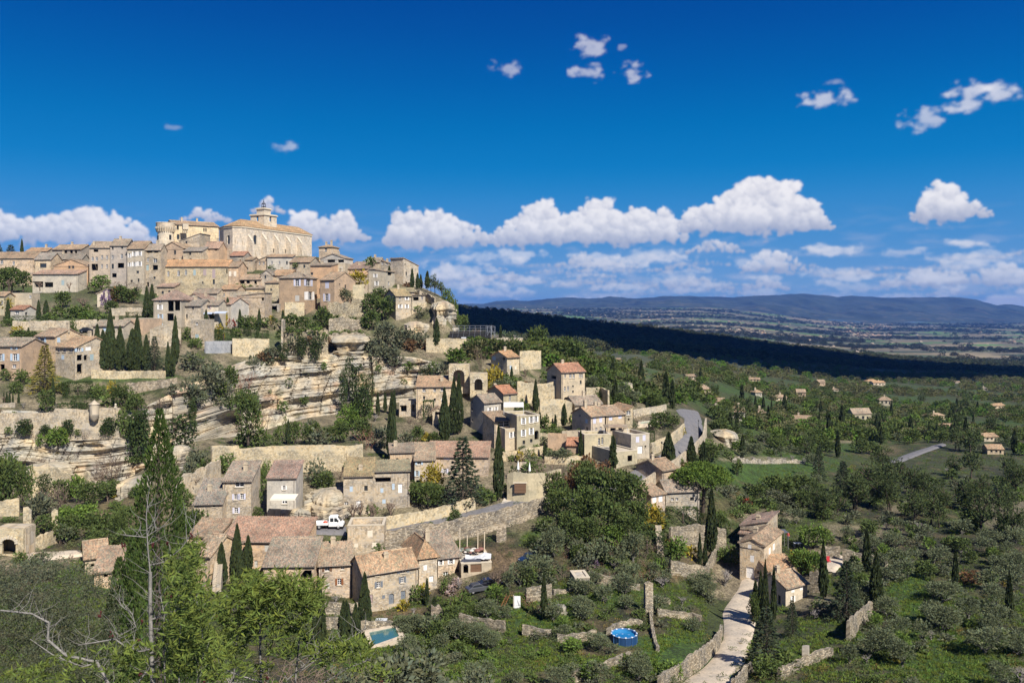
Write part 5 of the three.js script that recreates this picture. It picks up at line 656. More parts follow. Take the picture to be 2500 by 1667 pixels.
H('stone house with grey gable just below the road', 1617, 1656, 1200, 1148, { d: 178, psi: 36, dep: 8, rh: 1.6, m: 'k', rm: 'a', ch: [[0.2, 0.5, 0.8]], win: '1642,1161,6,9,ooa;1652,1161,6,9,ooa' });
H('annex with two white shutters and pale arched window', 1590, 1624, 1245, 1209, { d: 172, psi: 34, dep: 4, roof: 'sf', rh: 1.2, m: 'k', rm: 'a', win: '1598,1219,9,17,cw;1613,1217,9,16,cw', lw: '1569,1222,7,18,cwa' });
H('house in deep shade beneath the umbrella pine', 1626, 1708, 1250, 1200, { d: 180, psi: 8, dep: 7, rh: 1.6, m: 'g', rm: 'b', win: '1642,1219,6,7,fg;1653,1219,6,7,fg;1690,1218,9,9,o' });
H('three-storey stone house with white double door, right side', 1807, 1866, 1410, 1322, { d: 163, psi: -33, dep: 12, roof: 'gz', rh: 1.0, m: 's', rm: 'a', win: '1831,1335,8,12,cw;1837,1364,9,16,cw;1832,1398,18,28,dw;1853,1397,7,8,ho', rw: '1880,1345,5,16,cw;1890,1335,5,16,cw' });
H('red-roofed upper wing behind the three-storey stone house', 1808, 1872, 1330, 1281, { d: 178, psi: -30, dep: 10, roof: 'sr', rh: -1.4, m: 's', rm: 'p', ch: [[0.55, 0.3, 0.6]], rw: '1880,1288,3,10,fw;1886,1282,3,10,fw' });
H('white-walled link with red tiles between the two wings', 1806, 1838, 1330, 1300, { d: 171, psi: -30, dep: 6, roof: 'sf', rh: 0.9, m: 'w', rm: 'p' });
H('long low annex with pink-tan roof right of stone house', 1876, 1948, 1420, 1392, { d: 158, psi: 12, dep: 5, roof: 'sf', rh: 1.2, m: 'c', rm: 'a' });
H('cream cottage with white shutters and stone side wall', 1919, 1972, 1480, 1434, { d: 150, psi: 30, dep: 6.4, rh: 1.5, m: 'w', rm: 'b', win: '1937,1437,7,15,cw;1958,1431,7,14,cw;1936,1462,5,14,sw', lw: '1886,1426,5,15,cw;1903,1464,6,22,h' });
// lower village
H('tall stone house with pale shutters above the truck yard', 543, 612, 1290, 1174, { d: 159, psi: 4, dep: 8, roof: 'sf', rh: 2.3, m: 's', rm: 'b', win: '584,1182,20,14,fw;575,1213,8,14,sl;590,1212,8,14,sl;576,1246,8,14,sla' });
H('lower stone house with creeper left of the tall one', 473, 541, 1300, 1230, { d: 154, psi: 6, dep: 8, roof: 'sf', rh: 3.0, m: 't', rm: 'g', win: '522,1233,7,8,o' });
H('white rendered house with cream awning and pink roof', 651, 722, 1270, 1166, { d: 167, psi: 4, dep: 8, roof: 'sf', rh: 1.9, m: 'w', rm: 'p', win: '686,1170,5,7,h;693,1191,6,10,sw;694,1223,12,14,fg' });
H('long stone house with mossy roof and blue shutters', 838, 910, 1262, 1162, { d: 176, psi: 6, dep: 9, roof: 'sf', rh: 2.1, m: 's', rm: 'y', ch: [[0.55, 0.3, 0.7]], win: '857,1194,7,13,cb;893,1192,8,13,o;875,1230,12,16,dw;845,1232,9,13,fw' });
H('stone house with orange-tiled loggia and blue door', 911, 1000, 1250, 1150, { d: 179, psi: 8, dep: 8, roof: 'sf', rh: 0.8, m: 't', rm: 'y', win: '934,1171,38,11,h;932,1197,7,11,cb;960,1188,6,15,cb;977,1192,10,23,dw;937,1224,8,10,cb' });
H('small orange lean-to roof over the loggia', 910, 957, 1166, 1164, { d: 178, psi: 8, dep: 3, roof: 'sf', rh: 1.1, m: 't', rm: 'r', sink: 0.1 });
H('stone house with rounded corner and blue shutters', 1012, 1062, 1190, 1123, { d: 190, psi: 6, dep: 10, roof: 'sf', rh: 2.3, m: 's', rm: 'b', win: '1023,1130,9,9,sb;1018,1156,6,13,sb;1023,1177,14,10,h' });
H('blunt windowless stone range left of the rounded-corner house', 952, 1011, 1160, 1104, { d: 192, psi: 10, dep: 7, roof: 'sf', rh: 0.9, m: 't', rm: 'b', ch: [[0.25, 0.6, 1.0]] });
H('long ochre house with pinkish roof behind the blue cedar', 1040, 1192, 1170, 1114, { d: 197, psi: -2, dep: 8, roof: 'sf', rh: 2.2, m: 'k', rm: 'p', win: '1056,1119,5,9,cl;1090,1118,16,7,cl;1086,1150,8,12,sl;1152,1132,8,14,h;1168,1163,6,7,o' });
H('roofless stone ruin with bricked-up windows below the road', 848, 937, 1360, 1284, { d: 156, psi: 4, dep: 6, roof: 'flat', parapet: 2.5, m: 's', win: '903,1303,12,16,cc;869,1331,9,10,cc;914,1331,11,14,cc' });
H('long low house with orange and pink roof by the truck', 541, 742, 1400, 1320, { d: 148, psi: -2, dep: 8, roof: 'sf', rh: 2.2, m: 'k', rm: 'p', win: '556,1334,11,15,fg;652,1339,12,17,cs;624,1377,8,18,ds' });
H('stone house with broad brown roof and open porch', 642, 766, 1450, 1381, { d: 141, psi: 2, dep: 7, roof: 'sf', rh: 2.8, m: 'k', rm: 'b', win: '735,1376,14,11,h;746,1402,24,20,h;657,1391,6,6,o' });
H('stone cottage with brown shutters left of the big gable', 778, 857, 1462, 1380, { d: 143, psi: 10, dep: 7, roof: 'sf', rh: 1.9, m: 'k', rm: 'b', ch: [[0.4, 0.9, 0.9]], win: '798,1388,11,14,sd;836,1386,8,9,fd;828,1420,9,16,sna;800,1430,8,14,cs' });
H('big stone house with dark grey shutters and mottled roof', 885, 1020, 1500, 1402, { d: 139, psi: 28, dep: 7, rh: 2.1, m: 's', rm: 'a', ch: [[0.5, 0.35, 0.5]], win: '920,1398,9,8,fg;984,1388,14,10,sg;924,1427,9,15,sg;982,1415,8,15,sg;936,1457,7,9,cg;955,1462,12,26,dga;984,1454,11,24,dg;906,1462,6,22,dm' });
H('stone house with orange pyramid roof and white shutters', 1022, 1067, 1455, 1358, { d: 148, psi: 24, dep: 9, roof: 'hip', rh: 2.0, m: 's', rm: 'o', ch: [[0.9, 0.5, 0.8]], win: '1038,1361,7,7,cw;1038,1386,8,13,cw;1053,1413,10,15,dw' });
H('stone house with brown-grey roof and arched brown door', 1069, 1125, 1420, 1362, { d: 150, psi: 22, dep: 9, roof: 'sf', rh: 2.4, m: 'k', rm: 'b', win: '1076,1371,5,17,sw;1101,1367,8,17,sw;1115,1398,9,20,dda;1088,1402,12,12,fd' });
H('flat-roofed workshop with brown doors beside the yard', 1126, 1200, 1415, 1377, { d: 152, psi: 10, dep: 8, roof: 'flat', parapet: 0.35, m: 'e', win: '1162,1387,26,20,dd;1137,1388,12,22,h-a' });
H('small tan-roofed cottage at lower left by the path', 229, 290, 1430, 1396, { d: 121, psi: 16, dep: 6, roof: 'sf', rh: 2.0, m: 'k', rm: 'a', win: '257,1404,9,11,h' });
H('upper red-tiled cottage roof at lower left', 206, 262, 1400, 1362, { d: 127, psi: 30, dep: 6, rh: 1.7, m: 'e', rm: 'a', win: '225,1380,5,8,h' });
H('stone house with stepped grey roof behind the foreground cypress', 470, 512, 1430, 1352, { d: 136, psi: -18, dep: 8, rh: 2.2, m: 's', rm: 'b', win: '500,1370,6,8,o' });
H('house with pink upper roof left of the orange-pink roof', 456, 530, 1345, 1308, { d: 146, psi: -6, dep: 6, roof: 'sf', rh: 1.6, m: 'k', rm: 'a' });
H('stone house below the cliff with tan roof', 1016, 1104, 1012, 944, { d: 240, psi: 2, dep: 8, roof: 'sf', rh: 2.4, m: 's', rm: 'o', win: '1035,952,8,9,fc;1061,952,6,8,fc;1079,951,7,8,fc;1035,971,5,8,o;1061,976,5,7,o;1084,978,14,12,cw' });
H('porch with little tiled roof in front of cliff house', 1056, 1082, 1030, 1002, { d: 232, psi: 4, dep: 4, roof: 'gz', rh: 0.8, m: 'c', rm: 'a', win: '1071,1009,18,7,h' });
H('terrace building with two dark openings under the cliff', 974, 1015, 1012, 979, { d: 239, psi: 0, dep: 5, roof: 'flat', m: 's', win: '984,997,17,15,h;1009,996,7,16,h' });
H('pale roofless rendered block above the mossy-roofed house', 758, 842, 1160, 1114, { d: 196, psi: 2, dep: 6, roof: 'flat', parapet: 1.6, m: 'w', win: '805,1107,8,6,h' });

H('small stone house with brown roof under the broad arched-window house', 470, 530, 742, 716, { d: 318, psi: -6, dep: 7, rh: 1.8, m: 's', rm: 'b', win: '482,728,5,8,o;505,727,5,9,fw;520,729,4,7,o' });
H('narrow tan house below the pink-rendered blind-window house', 536, 578, 740, 706, { d: 322, psi: -8, dep: 7, rh: 1.6, m: 'k', rm: 'a', win: '546,720,5,9,fw;564,720,5,9,fw' });
H('low rubble outbuilding with rusty roof right of upper cypresses', 382, 424, 724, 700, { d: 326, psi: -4, dep: 5, roof: 'sf', rh: 1.4, m: 'g', rm: 'p', win: '396,714,5,7,o;412,713,5,8,o' });
H('white-walled cottage half hidden by mauve and brown shrubs', 236, 262, 742, 716, { d: 292, psi: 14, dep: 7, roof: 'sl', rh: 1.6, m: 'w', rm: 'g', win: '248,728,4,7,o' });
H('beige lower house beneath the balconied terrace row', 300, 352, 726, 700, { d: 322, psi: -4, dep: 5, roof: 'flat', m: 's', win: '312,712,5,9,o;330,710,8,12,h' });
H('small stone house with dark doors left of the orange house', 600, 646, 732, 704, { d: 324, psi: -4, dep: 7, roof: 'sf', rh: 1.2, m: 'y', rm: 'b', win: '612,718,6,10,dd;630,716,5,7,o' });
H('little ochre house wedged below the church annex', 664, 704, 722, 698, { d: 330, psi: -8, dep: 6, rh: 1.4, m: 'p', rm: 'a', win: '676,708,5,8,fw;690,708,5,8,fw' });
H('stone house with tan roof under the plain ochre wall', 846, 894, 700, 672, { d: 334, psi: -10, dep: 6, rh: 1.6, m: 's', rm: 'a', win: '860,684,5,8,fw;880,684,5,8,fw' });

// ---------------------------------------------------------------- rocks
outcrop(1050, 1112, 842, 728, 292, 26, 'pale rocky headland at the village east tip');
outcrop(985, 1052, 838, 782, 290, 16, 'bedded rock shelf below the lichened-roof house');
outcrop(820, 895, 878, 815, 266, 14, 'overhanging boulder with a dark hollow on the cliff top', { over: true });
outcrop(752, 845, 1278, 1190, 169, 12, 'bedded rock mass right of the white house');
outcrop(410, 456, 1160, 1085, null, 8, 'tall rounded boulder below the left cliff', { over: true });
outcrop(700, 765, 1286, 1240, 167, 5, 'low rock step beside the cream awning');
outcrop(300, 372, 1215, 1160, null, 12, 'sloping grey rock slab at left foot of the cliff');
outcrop(60, 170, 1200, 1128, 184, 9, 'brown rock bank below the left rampart');
outcrop(1510, 1546, 1000, 932, 262, 6, 'isolated rock pinnacle right of the tall red-roofed house');
outcrop(1352, 1384, 1508, 1476, 132, 3, 'big white boulder beside the garden cypress', { sink: 0.6 });
outcrop(1735, 1800, 1085, 1050, 250, 14, 'white rubble bank beyond the road bend');
outcrop(1010, 1062, 866, 840, 282, 8, 'white rock ledge left of the lone cliff-top cypress');

// ---------------------------------------------------------------- roads and yards
ribbon('village_road', asphaltM, [[1650, 1000, 1705, 1004], [1668, 1025, 1715, 1032], [1672, 1050, 1714, 1062], [1652, 1078, 1700, 1094], [1612, 1108, 1656, 1124], [1566, 1136, 1606, 1156], [1516, 1165, 1550, 1184], [1460, 1188, 1490, 1204], [1400, 1202, 1420, 1220], [1330, 1212, 1345, 1228], [1240, 1222, 1252, 1242], [1165, 1243, 1176, 1260], [1085, 1262, 1094, 1278], [1005, 1280, 1012, 1296], [935, 1296, 940, 1314]]);
ribbon('gravel_road', gravelM, [[1600, 1740, 1760, 1740], [1662, 1670, 1786, 1674], [1722, 1626, 1812, 1632], [1750, 1590, 1832, 1596], [1766, 1556, 1838, 1560], [1768, 1524, 1844, 1528], [1766, 1494, 1850, 1498], [1784, 1464, 1852, 1466], [1802, 1438, 1874, 1440], [1812, 1414, 1884, 1418]], 0.3);
ribbon('truck_yard', asphaltM, [[640, 1304, 640, 1282], [735, 1306, 735, 1284], [845, 1308, 845, 1286]], 0.3);
ribbon('garage_forecourt', pavingM, [[1222, 1236, 1232, 1216], [1262, 1226, 1268, 1206], [1318, 1216, 1330, 1200]], 0.3);
ribbon('valley_lane', asphaltM, [[2146, 1132, 2176, 1140], [2190, 1118, 2216, 1125], [2244, 1100, 2262, 1106], [2300, 1085, 2312, 1089]], 0.5);
ribbon('footpath', gravelM, [[60, 1372, 66, 1350], [130, 1366, 128, 1348], [200, 1360, 195, 1346]], 0.3);
ribbon('car_yard', gravelM, [[1996, 1396, 2040, 1400], [2012, 1372, 2062, 1378], [2022, 1352, 2070, 1362]], 0.25);

// ---------------------------------------------------------------- stone walls
const SW = (label, pts, o) => stoneWall(o?.name ?? 'stone_wall', label, pts, o);
const ramp = rubble(0.58, 0.49, 0.36), wy = rubble(0.66, 0.55, 0.36);
SW('long garden rampart above the left cliff', [[-30, 1052, 1009, 195], [60, 1052, 1008, 195], [131, 1050, 1006, 195], [134, 1050, 996, 195], [210, 1048, 1000, 195.5], [240, 1046, 996, 196], [292, 1042, 996, 196]], { m: ramp, rag: 0.1 });
SW('upper garden wall at far left edge', [[-40, 1032, 988, 199], [36, 1030, 982, 200]], { m: ramp, rag: 0.1 });
{ const g = new THREE.Group(), c = P(229, 1012, 194.6), k = 194.6 / F; g.position.copy(c); thing(g, 'rampart_turret', 'little round stone turret with conical roof on the rampart', 'turret'); const lat = (l, n, m) => part(g, n, new THREE.LatheGeometry(l.map((p) => new THREE.Vector2(...p)), 18), m); lat([[0.3, -1.6], [0.9, -0.9], [1.05, 0], [1.0, 0.1]], 'corbel', ashlar(0.5, 0.43, 0.33)); lat([[1.0, 0.1], [1.0, 2.2], [1.12, 2.25], [1.12, 2.4]], 'drum', ashlar(0.68, 0.58, 0.44)); lat([[1.2, 2.35], [0.05, 3.3], [0, 3.5]], 'roof', ashlar(0.62, 0.52, 0.4)); }
{ const g = new THREE.Group(); g.position.copy(P(281, 996, 195.8)); thing(g, 'stone_urn', 'small carved stone urn on the rampart corner', 'urn'); part(g, 'plinth', box(0.5, 0.4, 0.5, 0, 0.2, 0), trim); part(g, 'vase', new THREE.LatheGeometry([[0.12, 0.4], [0.1, 0.5], [0.28, 0.7], [0.2, 0.95], [0.05, 1.05]].map((p) => new THREE.Vector2(...p)), 10), trim); }
SW('terrace wall at the feet of the tall cypress row', [[222, 922, 904], [330, 922, 905], [402, 924, 904]], { m: wy });
SW('low stone wall below the small lawn, left', [[310, 962, 936], [372, 952, 930], [432, 942, 920]]);
SW('stone wall in the gardens left of the loggia house', [[268, 770, 752], [356, 770, 750]], { m: ramp });
SW('long garden wall across the far left slope', [[30, 806, 784], [140, 806, 783], [236, 800, 780]], { m: ramp });
SW('arched support wall under the loggia house', [[366, 842, 806], [400, 846, 792], [440, 842, 800]], { m: ramp, rag: 0.6 });
SW('smooth light grey pool wall in the middle gardens', [[500, 862, 833], [566, 860, 832]], { m: plaster(0.52, 0.53, 0.55), rag: 0.05 });
SW('stone wall right of the grey pool wall', [[566, 868, 827], [656, 866, 826]], { m: wy });
SW('high garden wall on top of the main cliff', [[694, 862, 806, 262], [730, 862, 812, 262.5], [750, 862, 806, 263], [780, 860, 814, 264], [800, 858, 806, 265]], { m: dryStone(0.62, 0.52, 0.36), rag: 1.3 });
SW('retaining wall on the cliff edge left of the boulder', [[800, 850, 818], [850, 845, 812], [892, 842, 816]], { m: dryStone(0.56, 0.48, 0.36), rag: 1 });
SW('upper terrace wall under the lilac-shuttered house', [[800, 776, 738], [840, 776, 742], [870, 774, 737], [898, 768, 748]], { m: dryStone(0.62, 0.53, 0.37), rag: 0.8 });
SW('lower terrace wall under the lilac-shuttered house', [[802, 808, 782], [840, 808, 776], [884, 804, 780]], { m: dryStone(0.56, 0.48, 0.36), rag: 0.8 });
SW('plain ochre courtyard wall right of lilac-shuttered house', [[855, 728, 696, 318], [888, 726, 694, 320]], { m: WM.v(), rag: 0.05 });
SW('rough support wall below the orange house', [[694, 790, 738], [742, 788, 738]], { m: wy });
SW('broad wall with planted top below the church houses', [[562, 752, 712], [600, 754, 711], [646, 752, 714]], { m: ramp });
SW('thin wall running down the cliff top gardens', [[688, 862, 780], [694, 850, 786]], { m: ramp, rag: 0.8 });
SW('long garden wall under the cliff, middle', [[515, 1142, 1088], [580, 1144, 1086], [584, 1144, 1094], [690, 1150, 1088], [762, 1152, 1086], [850, 1150, 1087], [884, 1140, 1084]], { m: wy, rag: 0.15 });
SW('lower stone wall beside the leafless trees, left of centre', [[430, 1215, 1165], [500, 1200, 1140], [536, 1180, 1120]], { m: ramp, rag: 0.6 });
SW('road parapet wall on the outside of the bend', [[1500, 1236, 1204], [1572, 1206, 1170], [1650, 1150, 1120], [1700, 1106, 1080], [1718, 1086, 1060], [1724, 1062, 1020]], { m: rubble(0.62, 0.52, 0.38), rag: 0.08 });
SW('curving wall on the inner side of the road', [[1590, 1112, 1082], [1640, 1088, 1060], [1664, 1066, 1040], [1670, 1052, 1034]], { m: wy, rag: 0.15 });
SW('pale wall above the pool garden by the bend', [[1545, 1020, 1000], [1612, 1008, 990], [1626, 1006, 986]], { m: rubble(0.66, 0.56, 0.4), rag: 0.1 });
SW('wall below the tall pale house, right of it', [[1430, 985, 946], [1466, 982, 944], [1486, 1000, 952]], { m: wy });
SW('old wall left of the tall pale house', [[1262, 985, 932], [1310, 985, 936], [1372, 990, 934]], { m: wy, rag: 0.6 });
SW('lower terrace wall left of the villa', [[1318, 1040, 972], [1376, 1038, 974], [1400, 1020, 985]], { m: wy });
SW('support wall under the stage platform', [[1040, 875, 826, 276], [1120, 872, 826, 276], [1160, 868, 828, 277], [1200, 862, 826, 278]], { m: wy });
SW('wall with creeper right of the slotted-window house', [[1268, 905, 858], [1320, 900, 856]], { m: wy });
SW('retaining wall under the lower road', [[940, 1352, 1300], [1010, 1344, 1284], [1062, 1334, 1276], [1105, 1320, 1268], [1180, 1302, 1252], [1262, 1278, 1232], [1335, 1248, 1214]], { m: dryStone(0.54, 0.46, 0.35), rag: 0.3 });
SW('wall on the uphill side of the lower road', [[905, 1302, 1268], [1000, 1284, 1252], [1100, 1262, 1230], [1160, 1242, 1212]], { m: wy, rag: 0.3 });
SW('tall narrow ruined wall end below the lower road', [[1212, 1345, 1272, 160], [1236, 1340, 1276, 160]], { m: dryStone(0.56, 0.47, 0.35), rag: 1.2 });
const cw = SW('curved ochre wall of the garage terrace', [[1240, 1212, 1156, 178], [1254, 1214, 1152, 177.4], [1290, 1214, 1156, 177], [1330, 1210, 1154, 178], [1368, 1200, 1144, 181]], { m: WM.v(), rag: 0.04, th: 0.7 });
{ const q = P(1270, 1191, 176.6).sub(cw.position), b = merge([box(2.4, 2.0, 0.08), box(2.4, 0.05, 0.05, 0, 0.4, 0.06), box(2.4, 0.05, 0.05, 0, -0.3, 0.06)]); b.translate(q.x, q.y, q.z + 0.28); part(cw, 'garage_door', b, SH.d()); const l = box(2.9, 0.25, 0.3); l.translate(q.x, q.y + 1.15, q.z + 0.3); part(cw, 'lintel', l, trim); }
const gw = { m: dryStone(0.50, 0.43, 0.32), rag: 0.4 };
[['dry-stone wall at lower centre below the arched hedge', [[1122, 1528, 1500], [1166, 1534, 1506], [1232, 1544, 1518]]], ['dry-stone terrace wall left of the garden steps', [[1276, 1552, 1528], [1346, 1556, 1534]]], ['dry-stone terrace wall just left of round blue pool', [[1360, 1568, 1546], [1412, 1566, 1544], [1456, 1562, 1540]]], ['curved dry-stone wall behind the round blue pool', [[1484, 1548, 1534], [1506, 1530, 1516], [1540, 1522, 1510], [1568, 1524, 1510]]], ['narrow wall running downhill right of the blue pool', [[1588, 1500, 1490], [1592, 1536, 1524], [1600, 1572, 1560], [1607, 1594, 1582]]], ['short dry-stone wall right of the ruined pillar', [[1595, 1466, 1454], [1636, 1472, 1460]]], ['dry-stone wall below the big bare olive', [[1604, 1502, 1488], [1640, 1506, 1490], [1690, 1512, 1496], [1712, 1522, 1504]]], ['dry-stone wall right of the garden cypress', [[1284, 1468, 1438], [1330, 1462, 1428], [1346, 1460, 1424]]], ['low wall between the cypress and stone hut', [[1350, 1452, 1444], [1402, 1440, 1432]]], ['crumbling wall right of the little stone hut', [[1438, 1420, 1396], [1500, 1434, 1416], [1562, 1440, 1426]]], ['wall above the rectangular pool with three dark slots', [[880, 1548, 1518], [940, 1546, 1516], [1004, 1544, 1518]]], ['pale retaining wall left of the big stone house', [[786, 1500, 1470], [872, 1500, 1472]]], ['lower retaining wall left of the big stone house', [[788, 1536, 1505], [880, 1532, 1502]]], ['shaded retaining wall below the clipped gardens', [[1636, 1404, 1370], [1680, 1408, 1376], [1722, 1410, 1384]]], ['wall climbing beside the gravel track', [[1725, 1406, 1384], [1746, 1366, 1342], [1768, 1332, 1308]]], ['old arched garden wall behind the big cypress', [[1636, 1336, 1286], [1700, 1334, 1282], [1772, 1350, 1290]]], ['wall left of the cottage garden gate', [[1978, 1446, 1396], [2004, 1446, 1394]]], ['short wall behind the yard, upper right', [[2014, 1366, 1336], [2052, 1366, 1336]]], ['stone wall right of the yard with reddish plants', [[2058, 1372, 1342], [2110, 1376, 1352], [2162, 1386, 1364], [2166, 1404, 1378]]], ['tall dry-stone wall falling downhill at right', [[2072, 1566, 1516], [2100, 1532, 1490], [2128, 1506, 1468]]], ['dry-stone wall at bottom right of the conifers', [[1902, 1662, 1634], [1962, 1632, 1604], [2032, 1604, 1582]]], ['broad stone bank along the gravel road', [[1610, 1700, 1650], [1660, 1664, 1618], [1712, 1628, 1584], [1752, 1586, 1552], [1762, 1548, 1528]]], ['low wall along the right side of gravel road', [[1790, 1700, 1660], [1836, 1640, 1616]]], ['rubble wall at bottom centre below the pool', [[1400, 1667, 1640], [1470, 1640, 1618], [1540, 1606, 1588]]]].forEach(([l, p]) => SW(l, p, gw));
SW('tall ruined wall with arch slot at left', [[72, 1222, 1146], [134, 1222, 1140], [170, 1222, 1152]], { m: wy, rag: 0.8 });
SW('narrow ruined wall end right of the arch slot', [[206, 1218, 1150], [217, 1218, 1152]], { m: wy, rag: 0.8 });
SW('ruined pillar on the left, by the dry grass', [[56, 1296, 1234], [76, 1296, 1240]], { m: wy, rag: 1 });
SW('second ruined pillar on the left, under the shrubs', [[124, 1296, 1248], [140, 1294, 1244]], { m: wy, rag: 1 });
SW('sloping ruined bridge wall at left', [[62, 1350, 1326], [100, 1340, 1306], [142, 1322, 1290]], { m: wy, rag: 0.3 });
SW('low stone wall at left edge above dry grass', [[-30, 1262, 1232], [46, 1260, 1216]], { m: wy, rag: 0.6 });
SW('slanting wall of the little ruined pillar by olives', [[1574, 1500, 1424], [1593, 1500, 1420]], { m: dryStone(0.56, 0.48, 0.36), rag: 0.9 });
SW('leaning stone pillar below the workshop', [[1052, 1526, 1482], [1080, 1522, 1492]], { m: dryStone(0.52, 0.43, 0.33), rag: 1 });
SW('white gate pillar wall at lower right', [[1960, 1606, 1576], [1976, 1606, 1576]], { m: WM.w(), rag: 0.05 });
H('little stone garden hut with grey door', 1404, 1440, 1446, 1412, { d: 142, psi: 8, dep: 4, roof: 'flat', parapet: 0.2, m: 'g', win: '1412,1426,9,16,dl' });
{ // two arches let into the rock wall
  for (const [u, v, w, h, d, l] of [[1120, 944, 28, 42, 244, 'large dark archway in the rock wall right of cliff house'], [1168, 952, 20, 28, 240, 'smaller pale archway in the rock wall'], [20, 1352, 34, 38, 134, 'stone bridge arch at far left']]) { const k = d / F, W = w * k + 2.4, Ht = h * k + 1.4, g = new THREE.Group(); g.position.copy(P(u, v, d)); thing(g, 'stone_arch', l, 'arch'); const q = wallPiece([[-W / 2, -2], [W / 2, -2], [W / 2, Ht], [-W / 2, Ht]], [{ x: 0, y: h * k / 2 - 0.1, w: w * k, h: h * k, arch: true }]); part(g, 'wall', q, wy); const s = []; for (let i = 0; i <= 8; i++) { const a = Math.PI * i / 8, b = box(0.35, 0.5, 0.2); b.rotateZ(a - Math.PI / 2); b.translate(Math.cos(a) * (w * k / 2 + 0.15), h * k * 0.72 + Math.sin(a) * (h * k * 0.28 + 0.15), 0.08); s.push(b); } part(g, 'voussoirs', merge(s), trim); part(g, 'recess', merge([box(W, Ht + 2, 0.3, 0, Ht / 2 - 1, -3.2), box(W, 0.3, 2.7, 0, Ht, -1.8), box(0.3, Ht + 2, 2.7, -W / 2, Ht / 2 - 1, -1.8), box(0.3, Ht + 2, 2.7, W / 2, Ht / 2 - 1, -1.8)]), ramp); }
}
SW('low garden wall behind the garage terrace', [[1330, 1132, 1116], [1380, 1134, 1118], [1424, 1128, 1112]], { m: wy, rag: 0.4 });
SW('terrace wall below the white-shuttered cream facade', [[1210, 1128, 1104], [1262, 1124, 1100], [1325, 1108, 1086]], { m: wy, rag: 0.3 });
SW('ochre wall with arch-like end left of red pavilion', [[1338, 1098, 1056], [1384, 1100, 1058]], { m: WM.p(), rag: 0.1 });
SW('long pale wall above the red pavilion', [[1372, 1072, 1052], [1428, 1070, 1050]], { m: WM.e(), rag: 0.1 });
SW('rough wall on the bare bank under the tower house', [[1004, 726, 708], [1046, 738, 716], [1062, 752, 730]], { m: dryStone(0.62, 0.53, 0.37), rag: 0.8 });
SW('stepped wall beside the lichened-roof house', [[905, 736, 716], [935, 740, 718], [962, 750, 724]], { m: dryStone(0.58, 0.5, 0.36), rag: 0.8 });
SW('lower garden wall between the villa and cypress', [[1318, 1078, 1060], [1356, 1076, 1058]], { m: wy, rag: 0.5 });
SW('tumbled wall in the field beyond the road bend', [[1790, 1128, 1121], [1850, 1132, 1124], [1920, 1130, 1122], [1966, 1134, 1127]], { m: dryStone(0.62, 0.55, 0.44), rag: 0.8 });
SW('short wall beneath the ochre courtyard wall', [[858, 748, 728], [900, 746, 730]], { m: dryStone(0.6, 0.52, 0.37), rag: 0.6 });
// ---------------------------------------------------------------- awnings, pools, furniture
function awning(name, label, u0, u1, vt, vb, d, out, m, posts) { const k = d / F, W = (u1 - u0) * k, dr = (vb - vt) * k * 0.5, g = new THREE.Group(); g.position.copy(P(u0, vt, d)); thing(g, name, label, 'awning'); const b = box(W, 0.06, out); b.translate(W / 2, 0, out / 2); b.rotateX(Math.atan2(dr, out)); part(g, 'canvas', b, m); part(g, 'valance', box(W, 0.28, 0.05, W / 2, -dr - 0.14, out), m); const arm = []; for (const x of [0.05, W - 0.05]) arm.push(rod(V3(x, posts ? -2.6 : -0.9, posts ? out * 0.95 : 0), V3(x, -dr * 0.95, out * 0.95), 0.05)); part(g, posts ? 'posts' : 'arms', merge(arm), paint(0.6, 0.6, 0.6, 0.5)); return g; }
awning('cream_awning', 'cream awning over the white house terrace', 668, 728, 1206, 1216, 166, 2.6, paint(0.78, 0.70, 0.58, 0.9));
awning('white_awning', 'broad white canopy on posts over a roof terrace', 1230, 1278, 982, 992, 209, 3.6, paint(0.82, 0.79, 0.78, 0.8), true);
awning('blue_awning', 'small blue-grey awning on the white house, left one', 500, 522, 762, 767, 267.2, 2, paint(0.42, 0.48, 0.62, 0.9));
awning('blue_awning', 'small blue-grey awning on the white house, right one', 526, 556, 760, 766, 267.2, 2, paint(0.48, 0.54, 0.66, 0.9));
awning('terrace_canopy', 'long tiled canopy in front of the villa', 1472, 1530, 1036, 1041, 206, 2.4, RM.b(), true);
const waterM = (r, g, b) => M(`pool water ${r}`, () => new THREE.MeshPhysicalMaterial({ color: C(r, g, b), roughness: 0.06, clearcoat: 1, clearcoatRoughness: 0.05 }));
{ const p = on(1524, 1566), R = 3.1 * 0.62, g = new THREE.Group(); g.position.copy(p); thing(g, 'round_pool', 'round above-ground blue swimming pool in the terraces', 'pool'); const k = gd(1524, 1566) / F, r = 31 * k; const wl = new THREE.CylinderGeometry(r, r, 1.35, 40, 1, true); wl.translate(0, 0.55, 0); part(g, 'wall', wl, paint(0.012, 0.05, 0.14, 0.55)); const inn = new THREE.CylinderGeometry(r * 0.985, r * 0.985, 0.5, 40, 1, true); inn.translate(0, 1.0, 0); part(g, 'liner', inn, paint(0.03, 0.22, 0.46, 0.5)); const wt = new THREE.CircleGeometry(r * 0.98, 40); wt.rotateX(-Math.PI / 2); wt.translate(0, 0.9, 0); part(g, 'water', wt, waterM(0.02, 0.20, 0.44)); const rim = new THREE.TorusGeometry(r, 0.07, 6, 40); rim.rotateX(Math.PI / 2); rim.translate(0, 1.24, 0); part(g, 'rim', rim, paint(0.1, 0.2, 0.4)); for (let i = 0; i < 12; i++) { const a = i / 12 * 6.283; const b = box(0.12, 1.3, 0.08, r + 0.04, 0.57, 0); b.rotateY(a); part(g, 'upright', b, paint(0.03, 0.09, 0.22)); const c = box(0.2, 0.1, 0.24, r, 1.28, 0); c.rotateY(a); part(g, 'cap', c, paint(0.7, 0.74, 0.8)); } }
